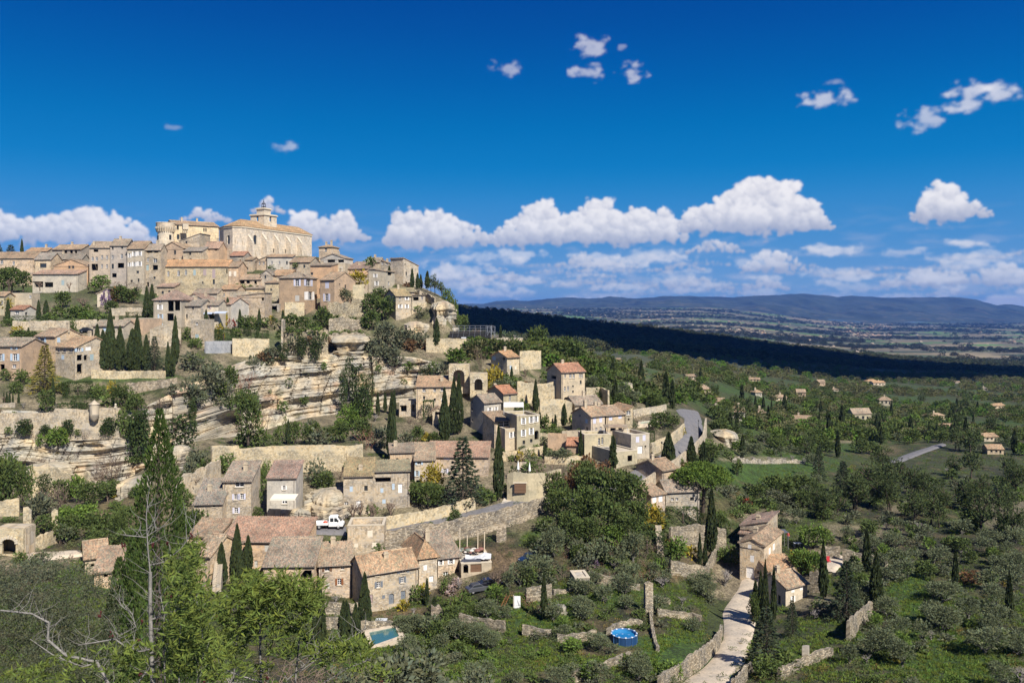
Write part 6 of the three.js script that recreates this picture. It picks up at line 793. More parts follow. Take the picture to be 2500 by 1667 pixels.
function inset(name, label, c, m) { const A = c.map(([u, v]) => { const d = gd(u, v); return P(u, v, d); }), y = Math.max(...A.map((p) => groundY(p.x, p.z))) + 0.35, o = A[0].clone().setY(y), s = new THREE.Shape(); A.forEach((p, i) => (i ? s.lineTo(p.x - o.x, -(p.z - o.z)) : s.moveTo(p.x - o.x, -(p.z - o.z)))); const big = A.map((p) => p.clone()), mid = big.reduce((q, p) => q.add(p), V3(0, 0, 0)).multiplyScalar(1 / A.length); const e = new THREE.Shape(); big.forEach((p, i) => { const q = p.clone().sub(mid).setY(0), f = 1 + 1.0 / q.length(), x = mid.x + q.x * f - o.x, z = mid.z + q.z * f - o.z; i ? e.lineTo(x, -z) : e.moveTo(x, -z); }); const hole = new THREE.Path(); A.forEach((p, i) => (i ? hole.lineTo(p.x - o.x, -(p.z - o.z)) : hole.moveTo(p.x - o.x, -(p.z - o.z)))); e.holes.push(hole); const g = new THREE.Group(); g.position.copy(o); thing(g, name, label, 'pool'); const sg = new THREE.ExtrudeGeometry(e, { depth: 1.2, bevelEnabled: false }); sg.rotateX(-Math.PI / 2); sg.translate(0, -1.2, 0); part(g, 'surround', sg, gravelM); const w = new THREE.ShapeGeometry(s); w.rotateX(-Math.PI / 2); w.translate(0, -0.12, 0); part(g, 'water', w, m); return g; }
inset('swimming_pool', 'rectangular green-blue swimming pool at lower centre', [[912, 1580], [900, 1556], [964, 1549], [974, 1568]], waterM(0.06, 0.17, 0.165));
inset('swimming_pool', 'turquoise pool in the villa garden near the bend', [[1562, 1042], [1568, 1032], [1604, 1030], [1606, 1040]], waterM(0.05, 0.42, 0.40));
inset('swimming_pool', 'tiny pale green pool of a distant villa, far right', [[2340, 1046], [2344, 1040], [2378, 1040], [2376, 1047]], waterM(0.12, 0.34, 0.26));
for (const [u, v, l] of [[1265, 1153, 'left closed white parasol on the garage terrace'], [1293, 1157, 'right closed white parasol on the garage terrace']]) { const g = new THREE.Group(); g.position.copy(P(u, v, 181)); thing(g, 'closed_parasol', l, 'parasol', 'closed parasols on the garage terrace'); part(g, 'canopy', new THREE.LatheGeometry([[0.02, 2.5], [0.14, 1.9], [0.3, 0.7], [0.22, 0.6]].map((p) => new THREE.Vector2(...p)), 8), paint(0.84, 0.83, 0.82, 0.9)); part(g, 'pole', rod(V3(0, -2.2, 0), V3(0, 2.6, 0), 0.04), paint(0.5, 0.5, 0.5)); }
for (const [u, v, vt, l] of [[1706, 1058, 1026, 'street lamp on the outer wall of the road bend'], [1616, 1128, 1080, 'street lamp beside the thick roadside cypress']]) { const d = gd(u, v), g = new THREE.Group(), h = (v - vt) * d / F; g.position.copy(on(u, v)); thing(g, 'street_lamp', l, 'street lamp', 'street lamps along the village road'); part(g, 'post', rod(V3(0, -0.3, 0), V3(0, h - 0.5, 0), 0.08, 0.05, 8), paint(0.05, 0.06, 0.06, 0.5, 0.4)); part(g, 'lantern', new THREE.LatheGeometry([[0.08, h - 0.5], [0.2, h - 0.15], [0.24, h - 0.1], [0.05, h + 0.1]].map((p) => new THREE.Vector2(...p)), 8), paint(0.1, 0.1, 0.1, 0.3)); }
// flat-bed truck with double cab
{ const g = new THREE.Group(), p = on(768, 1309, 166.5); g.position.copy(p); g.position.y += 0.3; g.rotation.y = 0.06; thing(g, 'flatbed_truck', 'white double-cab flatbed truck parked in the yard', 'truck'); const white = paint(0.82, 0.82, 0.82, 0.35), dark = paint(0.03, 0.03, 0.035, 0.5), gl = glassM, S = (pts, w) => { const s = new THREE.Shape(); pts.forEach((q, i) => (i ? s.lineTo(...q) : s.moveTo(...q))); const e = new THREE.ExtrudeGeometry(s, { depth: w - 0.1, bevelEnabled: true, bevelSize: 0.05, bevelThickness: 0.05, bevelSegments: 2 }); e.translate(0, 0, -w / 2 + 0.05); return e; };
  part(g, 'cab', S([[2.75, 0.5], [2.75, 1.15], [4.75, 1.25], [5.35, 1.05], [5.45, 0.5]], 1.9), white); const c2 = part(g, 'cab_roof', S([[2.75, 1.15], [2.8, 2.25], [4.0, 2.3], [4.3, 2.2], [4.95, 1.3], [4.75, 1.2]], 1.8), white); for (const z of [-0.96, 0.96]) for (const [a, b, t] of [[2.98, 3.6, 0], [3.75, 4.62, 0.45]]) { const s = new THREE.Shape(); s.moveTo(a, 1.35); s.lineTo(b, 1.35); s.lineTo(b - t, 2.05); s.lineTo(a, 2.05); const q = new THREE.ShapeGeometry(s); q.translate(0, 0, z > 0 ? 0.915 : -0.915); part(c2, 'side_window', q, gl); } { const w = box(0.04, 1.05, 1.55); w.rotateZ(0.64); w.translate(4.66, 1.78, 0); part(c2, 'windscreen', w, gl); }
  part(g, 'chassis', box(5.3, 0.2, 0.9, 2.6, 0.5, 0), dark); part(g, 'bed', box(2.65, 0.12, 2.0, 1.3, 0.78, 0), white); for (const [w, h, d, x, y, z] of [[2.65, 0.38, 0.06, 1.3, 1.0, 1.0], [2.65, 0.38, 0.06, 1.3, 1.0, -1.0], [0.06, 0.38, 1.9, 0.0, 1.0, 0], [0.06, 0.6, 1.9, 2.6, 1.1, 0]]) part(g, 'dropside', box(w, h, d, x, y, z), white); const cg = new THREE.IcosahedronGeometry(0.35, 1); cg.scale(1.3, 0.8, 1); cg.translate(2.0, 1.15, 0.3); part(g, 'cargo_sack', cg, paint(0.5, 0.07, 0.03)); part(g, 'bumper', box(0.2, 0.35, 1.9, 5.45, 0.55, 0), dark); for (const z of [-0.7, 0.7]) part(g, 'headlight', box(0.12, 0.22, 0.36, 5.37, 0.95, z), paint(0.6, 0.62, 0.65, 0.15)); for (const z of [-1.05, 1.05]) part(g, 'mirror', box(0.1, 0.3, 0.18, 4.5, 1.55, z), dark);
  for (const x of [0.95, 4.5]) for (const z of [-0.85, 0.85]) { const w = new THREE.Group(); w.name = 'wheel'; g.add(w); const t = new THREE.TorusGeometry(0.29, 0.11, 8, 18); t.translate(x, 0.4, z); part(w, 'tyre', t, paint(0.02, 0.02, 0.02, 0.9)); const r = new THREE.CylinderGeometry(0.24, 0.24, 0.16, 14); r.rotateX(Math.PI / 2); r.translate(x, 0.4, z); part(w, 'rim', r, paint(0.55, 0.55, 0.57, 0.35, 0.5)); } g.traverse((o) => {}); g.scale.setScalar(1.04); }
function car(label, u, v, turn, col) { const g = new THREE.Group(); g.position.copy(on(u, v)); g.position.y += 0.12; g.rotation.y = turn; thing(g, 'parked_car', label, 'car'); const bodyM = M('car ' + col.join(' '), () => new THREE.MeshPhysicalMaterial({ color: C(...col), roughness: 0.3, clearcoat: 1, metalness: 0.3 })), S = (pts, w) => { const s = new THREE.Shape(); pts.forEach((q, i) => (i ? s.lineTo(...q) : s.moveTo(...q))); const e = new THREE.ExtrudeGeometry(s, { depth: w - 0.16, bevelEnabled: true, bevelSize: 0.08, bevelThickness: 0.08, bevelSegments: 2 }); e.translate(0, 0, -w / 2 + 0.08); return e; };
  const b = part(g, 'body', S([[-2.0, 0.35], [-2.05, 0.75], [-1.7, 0.92], [0.9, 0.92], [1.85, 0.78], [2.05, 0.6], [2.0, 0.35]], 1.72), bodyM); part(g, 'roof', S([[-1.6, 0.9], [-1.1, 1.36], [0.1, 1.4], [0.85, 0.92]], 1.4), bodyM); for (const z of [-0.73, 0.73]) { const s = new THREE.Shape(); s.moveTo(-1.45, 0.95); s.lineTo(0.65, 0.95); s.lineTo(0.08, 1.33); s.lineTo(-1.05, 1.3); const q = new THREE.ShapeGeometry(s); q.translate(0, 0, z); part(b, 'side_window', q, glassM); } { const w = box(0.03, 0.66, 1.25); w.rotateZ(1.0); w.translate(0.56, 1.18, 0); part(b, 'windscreen', w, glassM); const r = box(0.03, 0.6, 1.2); r.rotateZ(-0.86); r.translate(-1.42, 1.15, 0); part(b, 'rear_window', r, glassM); } for (const z of [-0.6, 0.6]) part(b, 'headlight', box(0.1, 0.14, 0.3, 2.02, 0.68, z), paint(0.7, 0.72, 0.75, 0.1));
  for (const x of [-1.3, 1.3]) for (const z of [-0.78, 0.78]) { const w = new THREE.Group(); w.name = 'wheel'; g.add(w); const t = new THREE.TorusGeometry(0.24, 0.09, 8, 16); t.translate(x, 0.31, z); part(w, 'tyre', t, paint(0.02, 0.02, 0.02, 0.9)); const r = new THREE.CylinderGeometry(0.2, 0.2, 0.14, 12); r.rotateX(Math.PI / 2); r.translate(x, 0.31, z); part(w, 'rim', r, paint(0.5, 0.5, 0.52, 0.35, 0.5)); } return g; }
car('dark blue car parked under the trees on the dirt track', 1290, 1374, -2.2, [0.02, 0.045, 0.10]);
car('black car half hidden under the leafless yard tree', 1196, 1434, 0.35, [0.012, 0.012, 0.02]);
car('silver car parked beside the black car in the yard', 1168, 1446, 0.45, [0.10, 0.105, 0.12]);
car('dark car in the open garage at far left', 213, 812, 0, [0.02, 0.025, 0.04]);
// scaffold stage on the hill's edge
{ const g = new THREE.Group(), d = 284, k = d / F, W = 118 * k; g.position.copy(P(1092, 826, d)); thing(g, 'scaffold_stage', 'black scaffold grandstand with metal railings on the platform', 'stage'); const blk = paint(0.015, 0.015, 0.018, 0.8), met = paint(0.45, 0.46, 0.48, 0.4, 0.7); for (let i = 0; i < 5; i++) part(g, 'seating_tier', box(W * 0.86, 0.35, 1.0, W * 0.46, 0.3 + i * 0.42, -1 - i * 1.0), blk); part(g, 'skirt', box(W * 0.86, 2.2, 0.1, W * 0.46, 0.6, -5.7), blk); for (let i = 0; i < 8; i++) { const x = W * (0.1 + i * 0.115); part(g, 'rail_post', rod(V3(x, 0, -5.8), V3(x, 4.2, -5.8), 0.06), met); part(g, 'stay', rod(V3(x, 0.4, -0.5), V3(x, 2.4, -5.2), 0.04), met); } for (const y of [2.5, 3.3, 4.1]) part(g, 'rail', rod(V3(W * 0.08, y, -5.8), V3(W * 0.95, y, -5.8), 0.05), met); for (const x of [0.82, 0.9, 0.98]) for (const z of [-2, -5]) part(g, 'tower_post', rod(V3(W * x, -0.5, z), V3(W * x, 4.0, z), 0.06), met); for (const [a, b, y0, y1] of [[0.82, 0.9, 0.5, 3.8], [0.9, 0.98, 3.8, 0.5], [0.82, 0.98, 2.0, 2.0], [0.82, 0.98, 3.9, 3.9]]) part(g, 'brace', rod(V3(W * a, y0, -2), V3(W * b, y1, -2), 0.05), met); part(g, 'flight_case', box(1.6, 0.4, 0.6, W * 0.34, 0.2, 0.3), paint(0.6, 0.62, 0.66)); }
// odds and ends of the yards
{ const g = new THREE.Group(); g.position.copy(on(938, 1524)); g.position.y += 0.1; thing(g, 'covered_tub', 'grey covered bathing tub on the pool terrace', 'tub'); part(g, 'tub', box(1.7, 0.6, 1.3, -0.5, 0.3, 0), paint(0.40, 0.40, 0.40, 0.8)); part(g, 'cover', box(1.8, 0.1, 1.4, -0.5, 0.66, 0), paint(0.56, 0.58, 0.60, 0.7)); }
{ const g = new THREE.Group(); g.position.copy(on(1222, 1488)); thing(g, 'wooden_ladder', 'brown wooden ladder leaning on the arched hedge', 'ladder'); const m = paint(0.24, 0.10, 0.04, 0.9), a = [V3(-0.25, 0, 0.6), V3(0.95, 2.2, -0.4)], b = [V3(0.25, 0, 0.9), V3(1.4, 2.2, -0.1)]; part(g, 'rail', rod(...a, 0.05), m); part(g, 'rail', rod(...b, 0.05), m); for (let i = 1; i < 8; i++) part(g, 'rung', rod(a[0].clone().lerp(a[1], i / 8), b[0].clone().lerp(b[1], i / 8), 0.03), m); }
{ const g = new THREE.Group(); g.position.copy(on(1263, 1484)); thing(g, 'white_board', 'upright white board at the end of the hedge', 'board'); part(g, 'panel', box(1.0, 1.9, 0.08, 0, 1.0, 0), paint(0.78, 0.78, 0.8)); part(g, 'post', box(0.1, 2.4, 0.1, -0.6, 0.9, 0), paint(0.5, 0.45, 0.4)); }
{ const g = new THREE.Group(); g.position.copy(P(1127, 1376, 149)); thing(g, 'white_tarpaulin', 'white tarpaulin covering things on the workshop roof', 'tarpaulin'); const pg = new THREE.PlaneGeometry(4.6, 2.8, 24, 14); pg.rotateX(-Math.PI / 2); const a = pg.attributes.position; for (let i = 0; i < a.count; i++) { const x = a.getX(i), z = a.getZ(i); a.setY(i, 0.5 + fbm(x * 0.8, z * 0.8, 4, 3) * 0.7 + 0.25 * Math.sin(x * 1.3)); } pg.translate(2.8, 0, -2.4); pg.computeVertexNormals(); part(g, 'sheet', pg, paint(0.60, 0.61, 0.63, 0.7)); part(g, 'dark_end', box(3.4, 0.45, 0.5, 1.6, 0.3, -0.7), paint(0.06, 0.065, 0.09, 0.8)); }
for (const [u, v, vt, l] of [[1122, 1346, 1288, 'left pale timber pole of the building yard'], [1140, 1346, 1308, 'short pale timber pole of the building yard'], [1166, 1342, 1300, 'third pale timber pole, left of the fence stakes'], [1182, 1342, 1298, 'right pale timber pole of the building yard']]) { const d = 156, h = (v - vt) * d / F; const o = thing(mesh(rod(V3(0, -1.5, 0), V3(0.05, h, 0), 0.1, 0.08, 6), paint(0.66, 0.56, 0.42, 0.8)), 'timber_pole', l, 'pole', 'timber poles in the building yard'); o.position.copy(P(u, v, d)); }
{ const g = new THREE.Group(); g.position.copy(P(1162, 1344, 156.5)); thing(g, 'stake_fence', 'fence of dark wooden stakes in the building yard', 'fence'); const m = paint(0.14, 0.09, 0.06, 0.95); for (let i = 0; i < 9; i++) part(g, 'stake', rod(V3(i * 0.2, -1, 0), V3(i * 0.2 + rr(-0.05, 0.05), rr(1.4, 2), 0), 0.05), m); part(g, 'rail', rod(V3(-0.1, 1, 0.05), V3(1.8, 1, 0.05), 0.04), m); }
{ const g = new THREE.Group(); g.position.copy(P(1120, 1350, 154)); thing(g, 'builder_heap', 'heap of white sacks and coloured boxes in the yard', 'heap'); for (let i = 0; i < 16; i++) { const s = new THREE.IcosahedronGeometry(rr(0.2, 0.5), 1); s.scale(1.3, 0.7, 1); s.translate(rr(0, 4), rr(0, 0.4), rr(-2, 0)); part(g, 'sack', s, pick([paint(0.76, 0.76, 0.74), paint(0.7, 0.7, 0.72), paint(0.2, 0.09, 0.07), paint(0.15, 0.17, 0.14), paint(0.6, 0.55, 0.5)])); } }
function steps(label, u, v, n, w, turn, rise = 0.2, go = 0.34, d) { const g = new THREE.Group(); g.position.copy(P(u, v, d ?? gd(u, v))); g.rotation.y = turn; thing(g, 'stone_steps', label, 'stairs'); for (let i = 0; i < n; i++) part(g, 'step', box(w, rise * (i + 1) + 1.5, go, 0, rise * (i + 1) / 2 - 0.75, -i * go), WM.g()); }
steps('narrow stone stairs beside the cream-awning terrace', 671, 1282, 14, 1.0, 0.1, 0.2, 0.32, 166); steps('long stone stairs left of the three cypresses', 528, 1424, 22, 1.3, 0.25, 0.19, 0.3, 133); steps('pale garden stairs between parasols', 1277, 1160, 12, 1.6, 0, 0.18, 0.34, 183); steps('garden stairs beside the clipped hedge', 1612, 1338, 16, 1.2, -0.1, 0.19, 0.34, 162);
for (const [u, v, l] of [[2021, 1362, 'upper red garden chair by the tall cypress'], [2024, 1376, 'lower red garden chair by the tall cypress']]) { const g = new THREE.Group(); g.position.copy(on(u, v)); thing(g, 'garden_chair', l, 'chair', 'red garden chairs'); const m = paint(0.45, 0.03, 0.04, 0.6); part(g, 'seat', box(0.6, 0.08, 0.6, 0, 0.5, 0), m); part(g, 'backrest', box(0.6, 0.8, 0.08, 0, 0.9, -0.3), m); for (const x of [-0.26, 0.26]) for (const z of [-0.26, 0.26]) part(g, 'leg', box(0.06, 0.6, 0.06, x, 0.2, z), m); }
{ const g = new THREE.Group(), p = P(1903, 1303, 171); g.position.copy(p); thing(g, 'patio_shade', 'flat grey shade roof beside the red-roofed wing', 'shade'); part(g, 'panel', box(2.6, 0.08, 2.6, 0.4, 0.4, -0.6), paint(0.10, 0.11, 0.13, 0.7)); for (const [x, z] of [[-0.8, 0.6], [1.6, 0.6], [-0.8, -1.8], [1.6, -1.8]]) part(g, 'post', rod(V3(x, -3, z), V3(x, 0.4, z), 0.05), paint(0.2, 0.2, 0.2)); }
{ const g = new THREE.Group(); g.position.copy(on(1947, 1334)); thing(g, 'white_table', 'white garden table above the orange-green tree', 'table'); part(g, 'top', box(1.5, 0.07, 0.9, 0, 0.8, 0), paint(0.82, 0.84, 0.86)); for (const x of [-0.6, 0.6]) for (const z of [-0.3, 0.3]) part(g, 'leg', box(0.06, 1.0, 0.06, x, 0.3, z), paint(0.7, 0.7, 0.7)); }
{ const g = new THREE.Group(); g.position.copy(on(1393, 1580)); thing(g, 'picket_gate', 'small white picket gate left of the blue pool', 'gate'); for (let i = 0; i < 5; i++) part(g, 'picket', box(0.08, 0.9, 0.04, i * 0.16, 0.45, 0), paint(0.72, 0.72, 0.68)); part(g, 'rail', box(0.8, 0.07, 0.05, 0.32, 0.6, 0.05), paint(0.72, 0.72, 0.68)); }
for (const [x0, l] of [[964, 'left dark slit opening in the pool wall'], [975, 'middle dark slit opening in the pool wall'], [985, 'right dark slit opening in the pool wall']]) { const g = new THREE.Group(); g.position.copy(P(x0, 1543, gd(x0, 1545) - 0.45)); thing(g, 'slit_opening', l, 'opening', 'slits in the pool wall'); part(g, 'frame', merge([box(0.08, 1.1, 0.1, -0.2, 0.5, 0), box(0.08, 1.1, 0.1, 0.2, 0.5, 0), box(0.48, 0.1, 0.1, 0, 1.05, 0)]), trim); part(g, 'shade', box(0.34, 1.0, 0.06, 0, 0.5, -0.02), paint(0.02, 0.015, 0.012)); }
// person in red
{ const g = new THREE.Group(), p = on(1925, 1318); g.position.copy(p); g.rotation.y = -0.5; thing(g, 'person', 'person in a red top and dark trousers beside the hedge', 'person');
  const bones = [[0, 0.93, 0, 0.15, 0, 1.2, 0.01, 0.14], [0, 1.2, 0.01, 0.15, 0, 1.42, 0, 0.13], [-0.15, 1.4, 0, 0.07, 0.15, 1.4, 0, 0.07], [0, 1.45, 0, 0.06, 0, 1.55, 0.01, 0.055], [0, 1.63, 0.02, 0.1, 0, 1.7, 0.01, 0.1], [-0.09, 0.9, 0, 0.1, -0.1, 0.5, 0.02, 0.07], [-0.1, 0.5, 0.02, 0.07, -0.11, 0.08, -0.02, 0.045], [0.09, 0.9, 0, 0.1, 0.12, 0.5, 0.08, 0.07], [0.12, 0.5, 0.08, 0.07, 0.13, 0.08, 0.02, 0.045], [-0.11, 0.05, -0.02, 0.045, -0.12, 0.04, 0.14, 0.035], [0.13, 0.05, 0.02, 0.045, 0.14, 0.04, 0.18, 0.035], [-0.19, 1.38, 0, 0.06, -0.27, 1.1, -0.02, 0.045], [-0.27, 1.1, -0.02, 0.045, -0.22, 0.88, 0.1, 0.034], [0.19, 1.38, 0, 0.06, 0.28, 1.1, -0.02, 0.045], [0.28, 1.1, -0.02, 0.045, 0.24, 0.88, 0.1, 0.034], [-0.22, 0.88, 0.1, 0.035, -0.2, 0.8, 0.13, 0.026], [0.24, 0.88, 0.1, 0.035, 0.22, 0.8, 0.13, 0.026]];
  const dist = (q) => { let s = 0; for (const b of bones) { const A = V3(b[0], b[1], b[2]), B = V3(b[4], b[5], b[6]), ab = B.clone().sub(A), t = clamp(q.clone().sub(A).dot(ab) / ab.lengthSq(), 0, 1), r = lerp(b[3], b[7], t); s += Math.exp(-34 * (q.distanceTo(A.addScaledVector(ab, t)) - r)); } return -Math.log(s) / 34; };
  const N = [34, 66, 22], lo = V3(-0.42, -0.03, -0.28), hi = V3(0.42, 1.86, 0.32), grid = [], cell = [0, 1, 2].map((i) => (hi.getComponent(i) - lo.getComponent(i)) / N[i]); const id = (x, y, z) => (z * (N[1] + 1) + y) * (N[0] + 1) + x; for (let z = 0; z <= N[2]; z++) for (let y = 0; y <= N[1]; y++) for (let x = 0; x <= N[0]; x++) grid[id(x, y, z)] = dist(V3(lo.x + x * cell[0], lo.y + y * cell[1], lo.z + z * cell[2]));
  const vtx = {}, pos = [], idx = []; const node = (x, y, z) => { const k = id(x, y, z); if (vtx[k] != null) return vtx[k]; let s = V3(0, 0, 0), n = 0; const cor = []; for (let i = 0; i < 8; i++) cor.push([x + (i & 1), y + ((i >> 1) & 1), z + (i >> 2)]); for (let i = 0; i < 8; i++) for (const b of [1, 2, 4]) if (!(i & b)) { const A = cor[i], B = cor[i | b], fa = grid[id(...A)], fb = grid[id(...B)]; if (fa * fb < 0) { const t = fa / (fa - fb); s.add(V3(lerp(A[0], B[0], t), lerp(A[1], B[1], t), lerp(A[2], B[2], t))); n++; } } s.multiplyScalar(1 / Math.max(1, n)); vtx[k] = pos.length / 3; pos.push(lo.x + s.x * cell[0], lo.y + s.y * cell[1], lo.z + s.z * cell[2]); return vtx[k]; };
  for (let z = 1; z < N[2]; z++) for (let y = 1; y < N[1]; y++) for (let x = 1; x < N[0]; x++) { const f = grid[id(x, y, z)]; const q = (a, b, c, d, s) => (s ? idx.push(a, b, c, a, c, d) : idx.push(a, c, b, a, d, c)); if (f * grid[id(x + 1, y, z)] < 0) q(node(x, y - 1, z - 1), node(x, y, z - 1), node(x, y, z), node(x, y - 1, z), f < 0); if (f * grid[id(x, y + 1, z)] < 0) q(node(x - 1, y, z - 1), node(x - 1, y, z), node(x, y, z), node(x, y, z - 1), f < 0); if (f * grid[id(x, y, z + 1)] < 0) q(node(x - 1, y - 1, z), node(x, y - 1, z), node(x, y, z), node(x - 1, y, z), f < 0); }
  const col = []; for (let i = 0; i < pos.length; i += 3) { const [x, y] = [pos[i], pos[i + 1]]; col.push(...(y > 1.5 ? (y > 1.72 ? [0.03, 0.02, 0.015] : [0.5, 0.3, 0.2]) : y > 0.92 && !(Math.abs(x) > 0.2 && y < 1.08) ? [0.5, 0.03, 0.035] : y > 0.1 && Math.abs(x) < 0.2 ? [0.03, 0.035, 0.06] : y > 0.1 ? [0.5, 0.3, 0.2] : [0.04, 0.03, 0.03])); }
  part(g, 'body', geo(pos, null, idx, col), M('person', () => std({ vertexColors: true, roughness: 0.8 }))); }

// ---------------------------------------------------------------- planting, place by place (sight line of the foot, height, width)
let z = 'on the left hilltop skyline';
trees('fi', z, '25,630,34,30,350 -8,632,44,40,352'); trees('cy', z, '52,628,40,7,352'); trees('bu', z, '60,628,14,14,352 40,630,12,16,352');
z = 'in the far left hilltop gardens';
trees('oa', z, '28,706,58,62,318 55,706,46,44,316 8,712,60,50,315 150,752,44,46 292,740,46,52 318,742,40,46 270,765,34,40'); trees('gr', z, '247,708,38,48,318 230,712,24,26,318'); trees('nu', z, '202,752,64,72 168,710,54,30,318 20,705,60,56,312 96,706,44,40,318 60,775,34,34'); trees('pu', z, '256,748,42,26'); trees('br', z, '272,742,46,32 310,735,30,40'); trees('th', z, '300,706,26,50,316 335,706,24,46,316 360,716,26,30,316 214,706,20,40,318'); trees('cy', z, '18,782,46,10 93,780,44,9 111,776,40,12 357,778,78,15 370,780,84,17'); trees('bu', z, '140,775,34,40 175,778,36,46 205,776,34,40 120,785,26,40 235,785,30,34 255,790,26,30 60,800,22,40 20,796,24,40'); trees('bl', z, '192,772,30,44 213,780,24,40 165,800,18,30'); trees('by', z, '8,768,50,40'); trees('he', z, '60,790,18,90 285,792,14,70 310,785,12,60 330,775,14,40', { deep: 2.5 });
z = 'in the gardens left of the tall cypresses';
trees('oa', z, '50,840,34,60 78,838,30,46 175,830,50,24'); trees('by', z, '40,815,22,30'); trees('cy', z, '68,838,34,8'); trees('nu', z, '175,820,50,30'); trees('bu', z, '20,850,20,24 140,842,20,30');
z = 'in the tall cypress row, left';
trees('cy', z, '236,904,108,22 250,905,96,24 268,904,150,26 292,905,104,24 322,906,100,30 334,906,138,24 356,905,84,20'); trees('fi', z, '376,905,90,52'); trees('cy', z, '409,920,82,13 420,921,64,12 427,892,116,17');
z = 'on the left rampart garden';
trees('fy', z, '108,962,126,86'); trees('oa', z, '112,1012,64,40,200 300,1008,74,62,204 330,1015,60,50,204 150,960,30,40'); trees('he', z, '189,968,36,56 172,1004,38,60 205,1002,34,50 60,1003,7,110', { deep: 3 }); trees('ba', z, '197,1008,15,20,198'); trees('bu', z, '246,972,40,40 262,992,36,34 232,968,28,30 40,960,30,40 20,928,30,40 55,935,36,40 30,1000,20,30'); trees('by', z, '272,964,36,26'); trees('cy', z, '8,985,24,4 15,986,26,5 22,986,25,5 30,986,24,4 44,985,26,5 128,990,60,10'); trees('ng', z, '55,998,40,26 95,996,36,24 135,998,34,20'); trees('nu', z, '10,985,46,40');
z = 'in the middle terrace gardens';
trees('cy', z, '502,808,48,9 555,795,62,12 585,800,40,8 632,808,50,9 690,806,44,9'); trees('he', z, '515,832,26,44 545,832,26,40 588,816,16,36 612,818,18,30 640,830,22,24', { deep: 3 }); trees('rd', z, '563,800,28,22'); trees('by', z, '520,797,42,13 548,797,44,13 534,812,24,22 655,790,22,30 540,826,16,20'); trees('bu', z, '592,800,34,44 615,802,34,40 575,822,24,26 490,836,28,34 475,850,26,38 455,830,30,24'); trees('bl', z, '478,842,18,34 640,798,26,34'); trees('ba', z, '664,804,28,24 494,800,16,12'); trees('nu', z, '650,790,60,30 560,752,50,40 440,850,50,40');
z = 'below the orange house';
trees('oa', z, '708,812,48,54 740,812,44,44 786,800,56,46 800,800,40,40'); trees('br', z, '790,782,26,30 735,828,16,40'); trees('bu', z, '765,812,30,40 690,826,24,34 755,828,16,30 815,838,12,40'); trees('bl', z, '778,818,22,26'); trees('ol', z, '843,745,44,52,314'); trees('by', z, '872,700,46,54,326 700,770,18,20'); trees('nu', z, '745,770,40,20'); trees('th', z, '720,832,14,40 770,838,12,44 860,812,14,50');
z = 'round the hilltop houses';
trees('bu', z, '585,712,22,30,330 620,712,20,46,330 660,660,14,20,352 905,648,22,26,346 720,652,12,14,348'); trees('nu', z, '560,718,52,44,332 780,715,30,16,318'); trees('cy', z, '907,652,18,6,346 950,668,18,6,340 1006,706,46,9,330 1019,706,36,9,332 1027,706,32,8,334 1043,706,40,11,330'); trees('ng', z, '1030,704,34,30,340'); trees('pi', z, '1062,716,44,32,322 1078,724,34,26,320 1052,712,30,24,324'); trees('br', z, '992,712,24,24,336');
z = 'on the steep bank under the lichened-roof house';
trees('oa', z, '905,770,56,54 935,782,60,60 905,806,54,50 925,740,40,44'); trees('bl', z, '890,800,34,40'); trees('bg', z, '945,846,70,76 985,848,56,66 925,872,56,56 1022,848,46,50 962,870,40,60 900,862,40,40'); trees('br', z, '1000,856,30,34 1040,850,22,30'); trees('cy', z, '1066,845,62,14,276'); trees('by', z, '870,822,10,24'); trees('bu', z, '1090,745,44,34,318 1105,775,60,34,312 1112,800,50,30,306'); trees('th', z, '860,838,16,50 1000,884,24,40 1050,872,18,30');
z = 'behind the stage platform';
trees('nu', z, '1165,832,62,84,300 1135,826,50,60,302'); trees('ng', z, '1262,862,86,96,290 1218,845,70,60,300 1240,850,60,60,310'); trees('oa', z, '1312,860,66,60,296 1340,866,44,50,310 1130,815,50,36,310'); trees('cy', z, '1222,842,44,7,292'); trees('ng', z, '1292,858,56,56,300');
z = 'on the rocks below the stage';
trees('bl', z, '1118,892,46,66,262'); trees('oa', z, '1118,886,36,48,263'); trees('th', z, '1175,905,60,26 1165,880,40,20 1150,965,30,30'); trees('by', z, '1210,945,60,44 1202,955,24,40'); trees('br', z, '1190,940,40,22'); trees('bu', z, '1235,940,28,34 1255,945,26,34 1180,945,30,26 1262,950,20,30'); trees('ol', z, '1228,955,32,60 1215,960,26,50'); trees('cy', z, '1249,935,36,7 1222,930,20,5'); trees('nu', z, '1283,922,56,38');
z = 'beside the tall pale house';
trees('oa', z, '1392,912,92,104,285 1430,915,60,60,290 1360,905,50,50,290 1450,935,60,70,278 1478,950,50,60,270'); trees('ol', z, '1340,948,24,54 1446,950,34,40,250 1300,962,26,40'); trees('cy', z, '1308,1006,76,15'); trees('nu', z, '1304,946,26,44'); trees('bu', z, '1270,1012,40,26 1335,1022,12,46 1360,975,20,40 1332,1048,34,32 1300,955,20,30 1420,1010,10,30'); trees('br', z, '1330,962,16,40 1285,945,16,30'); trees('bl', z, '1335,925,20,36'); trees('nu', z, '1358,1022,34,14');
z = 'in the villa gardens';
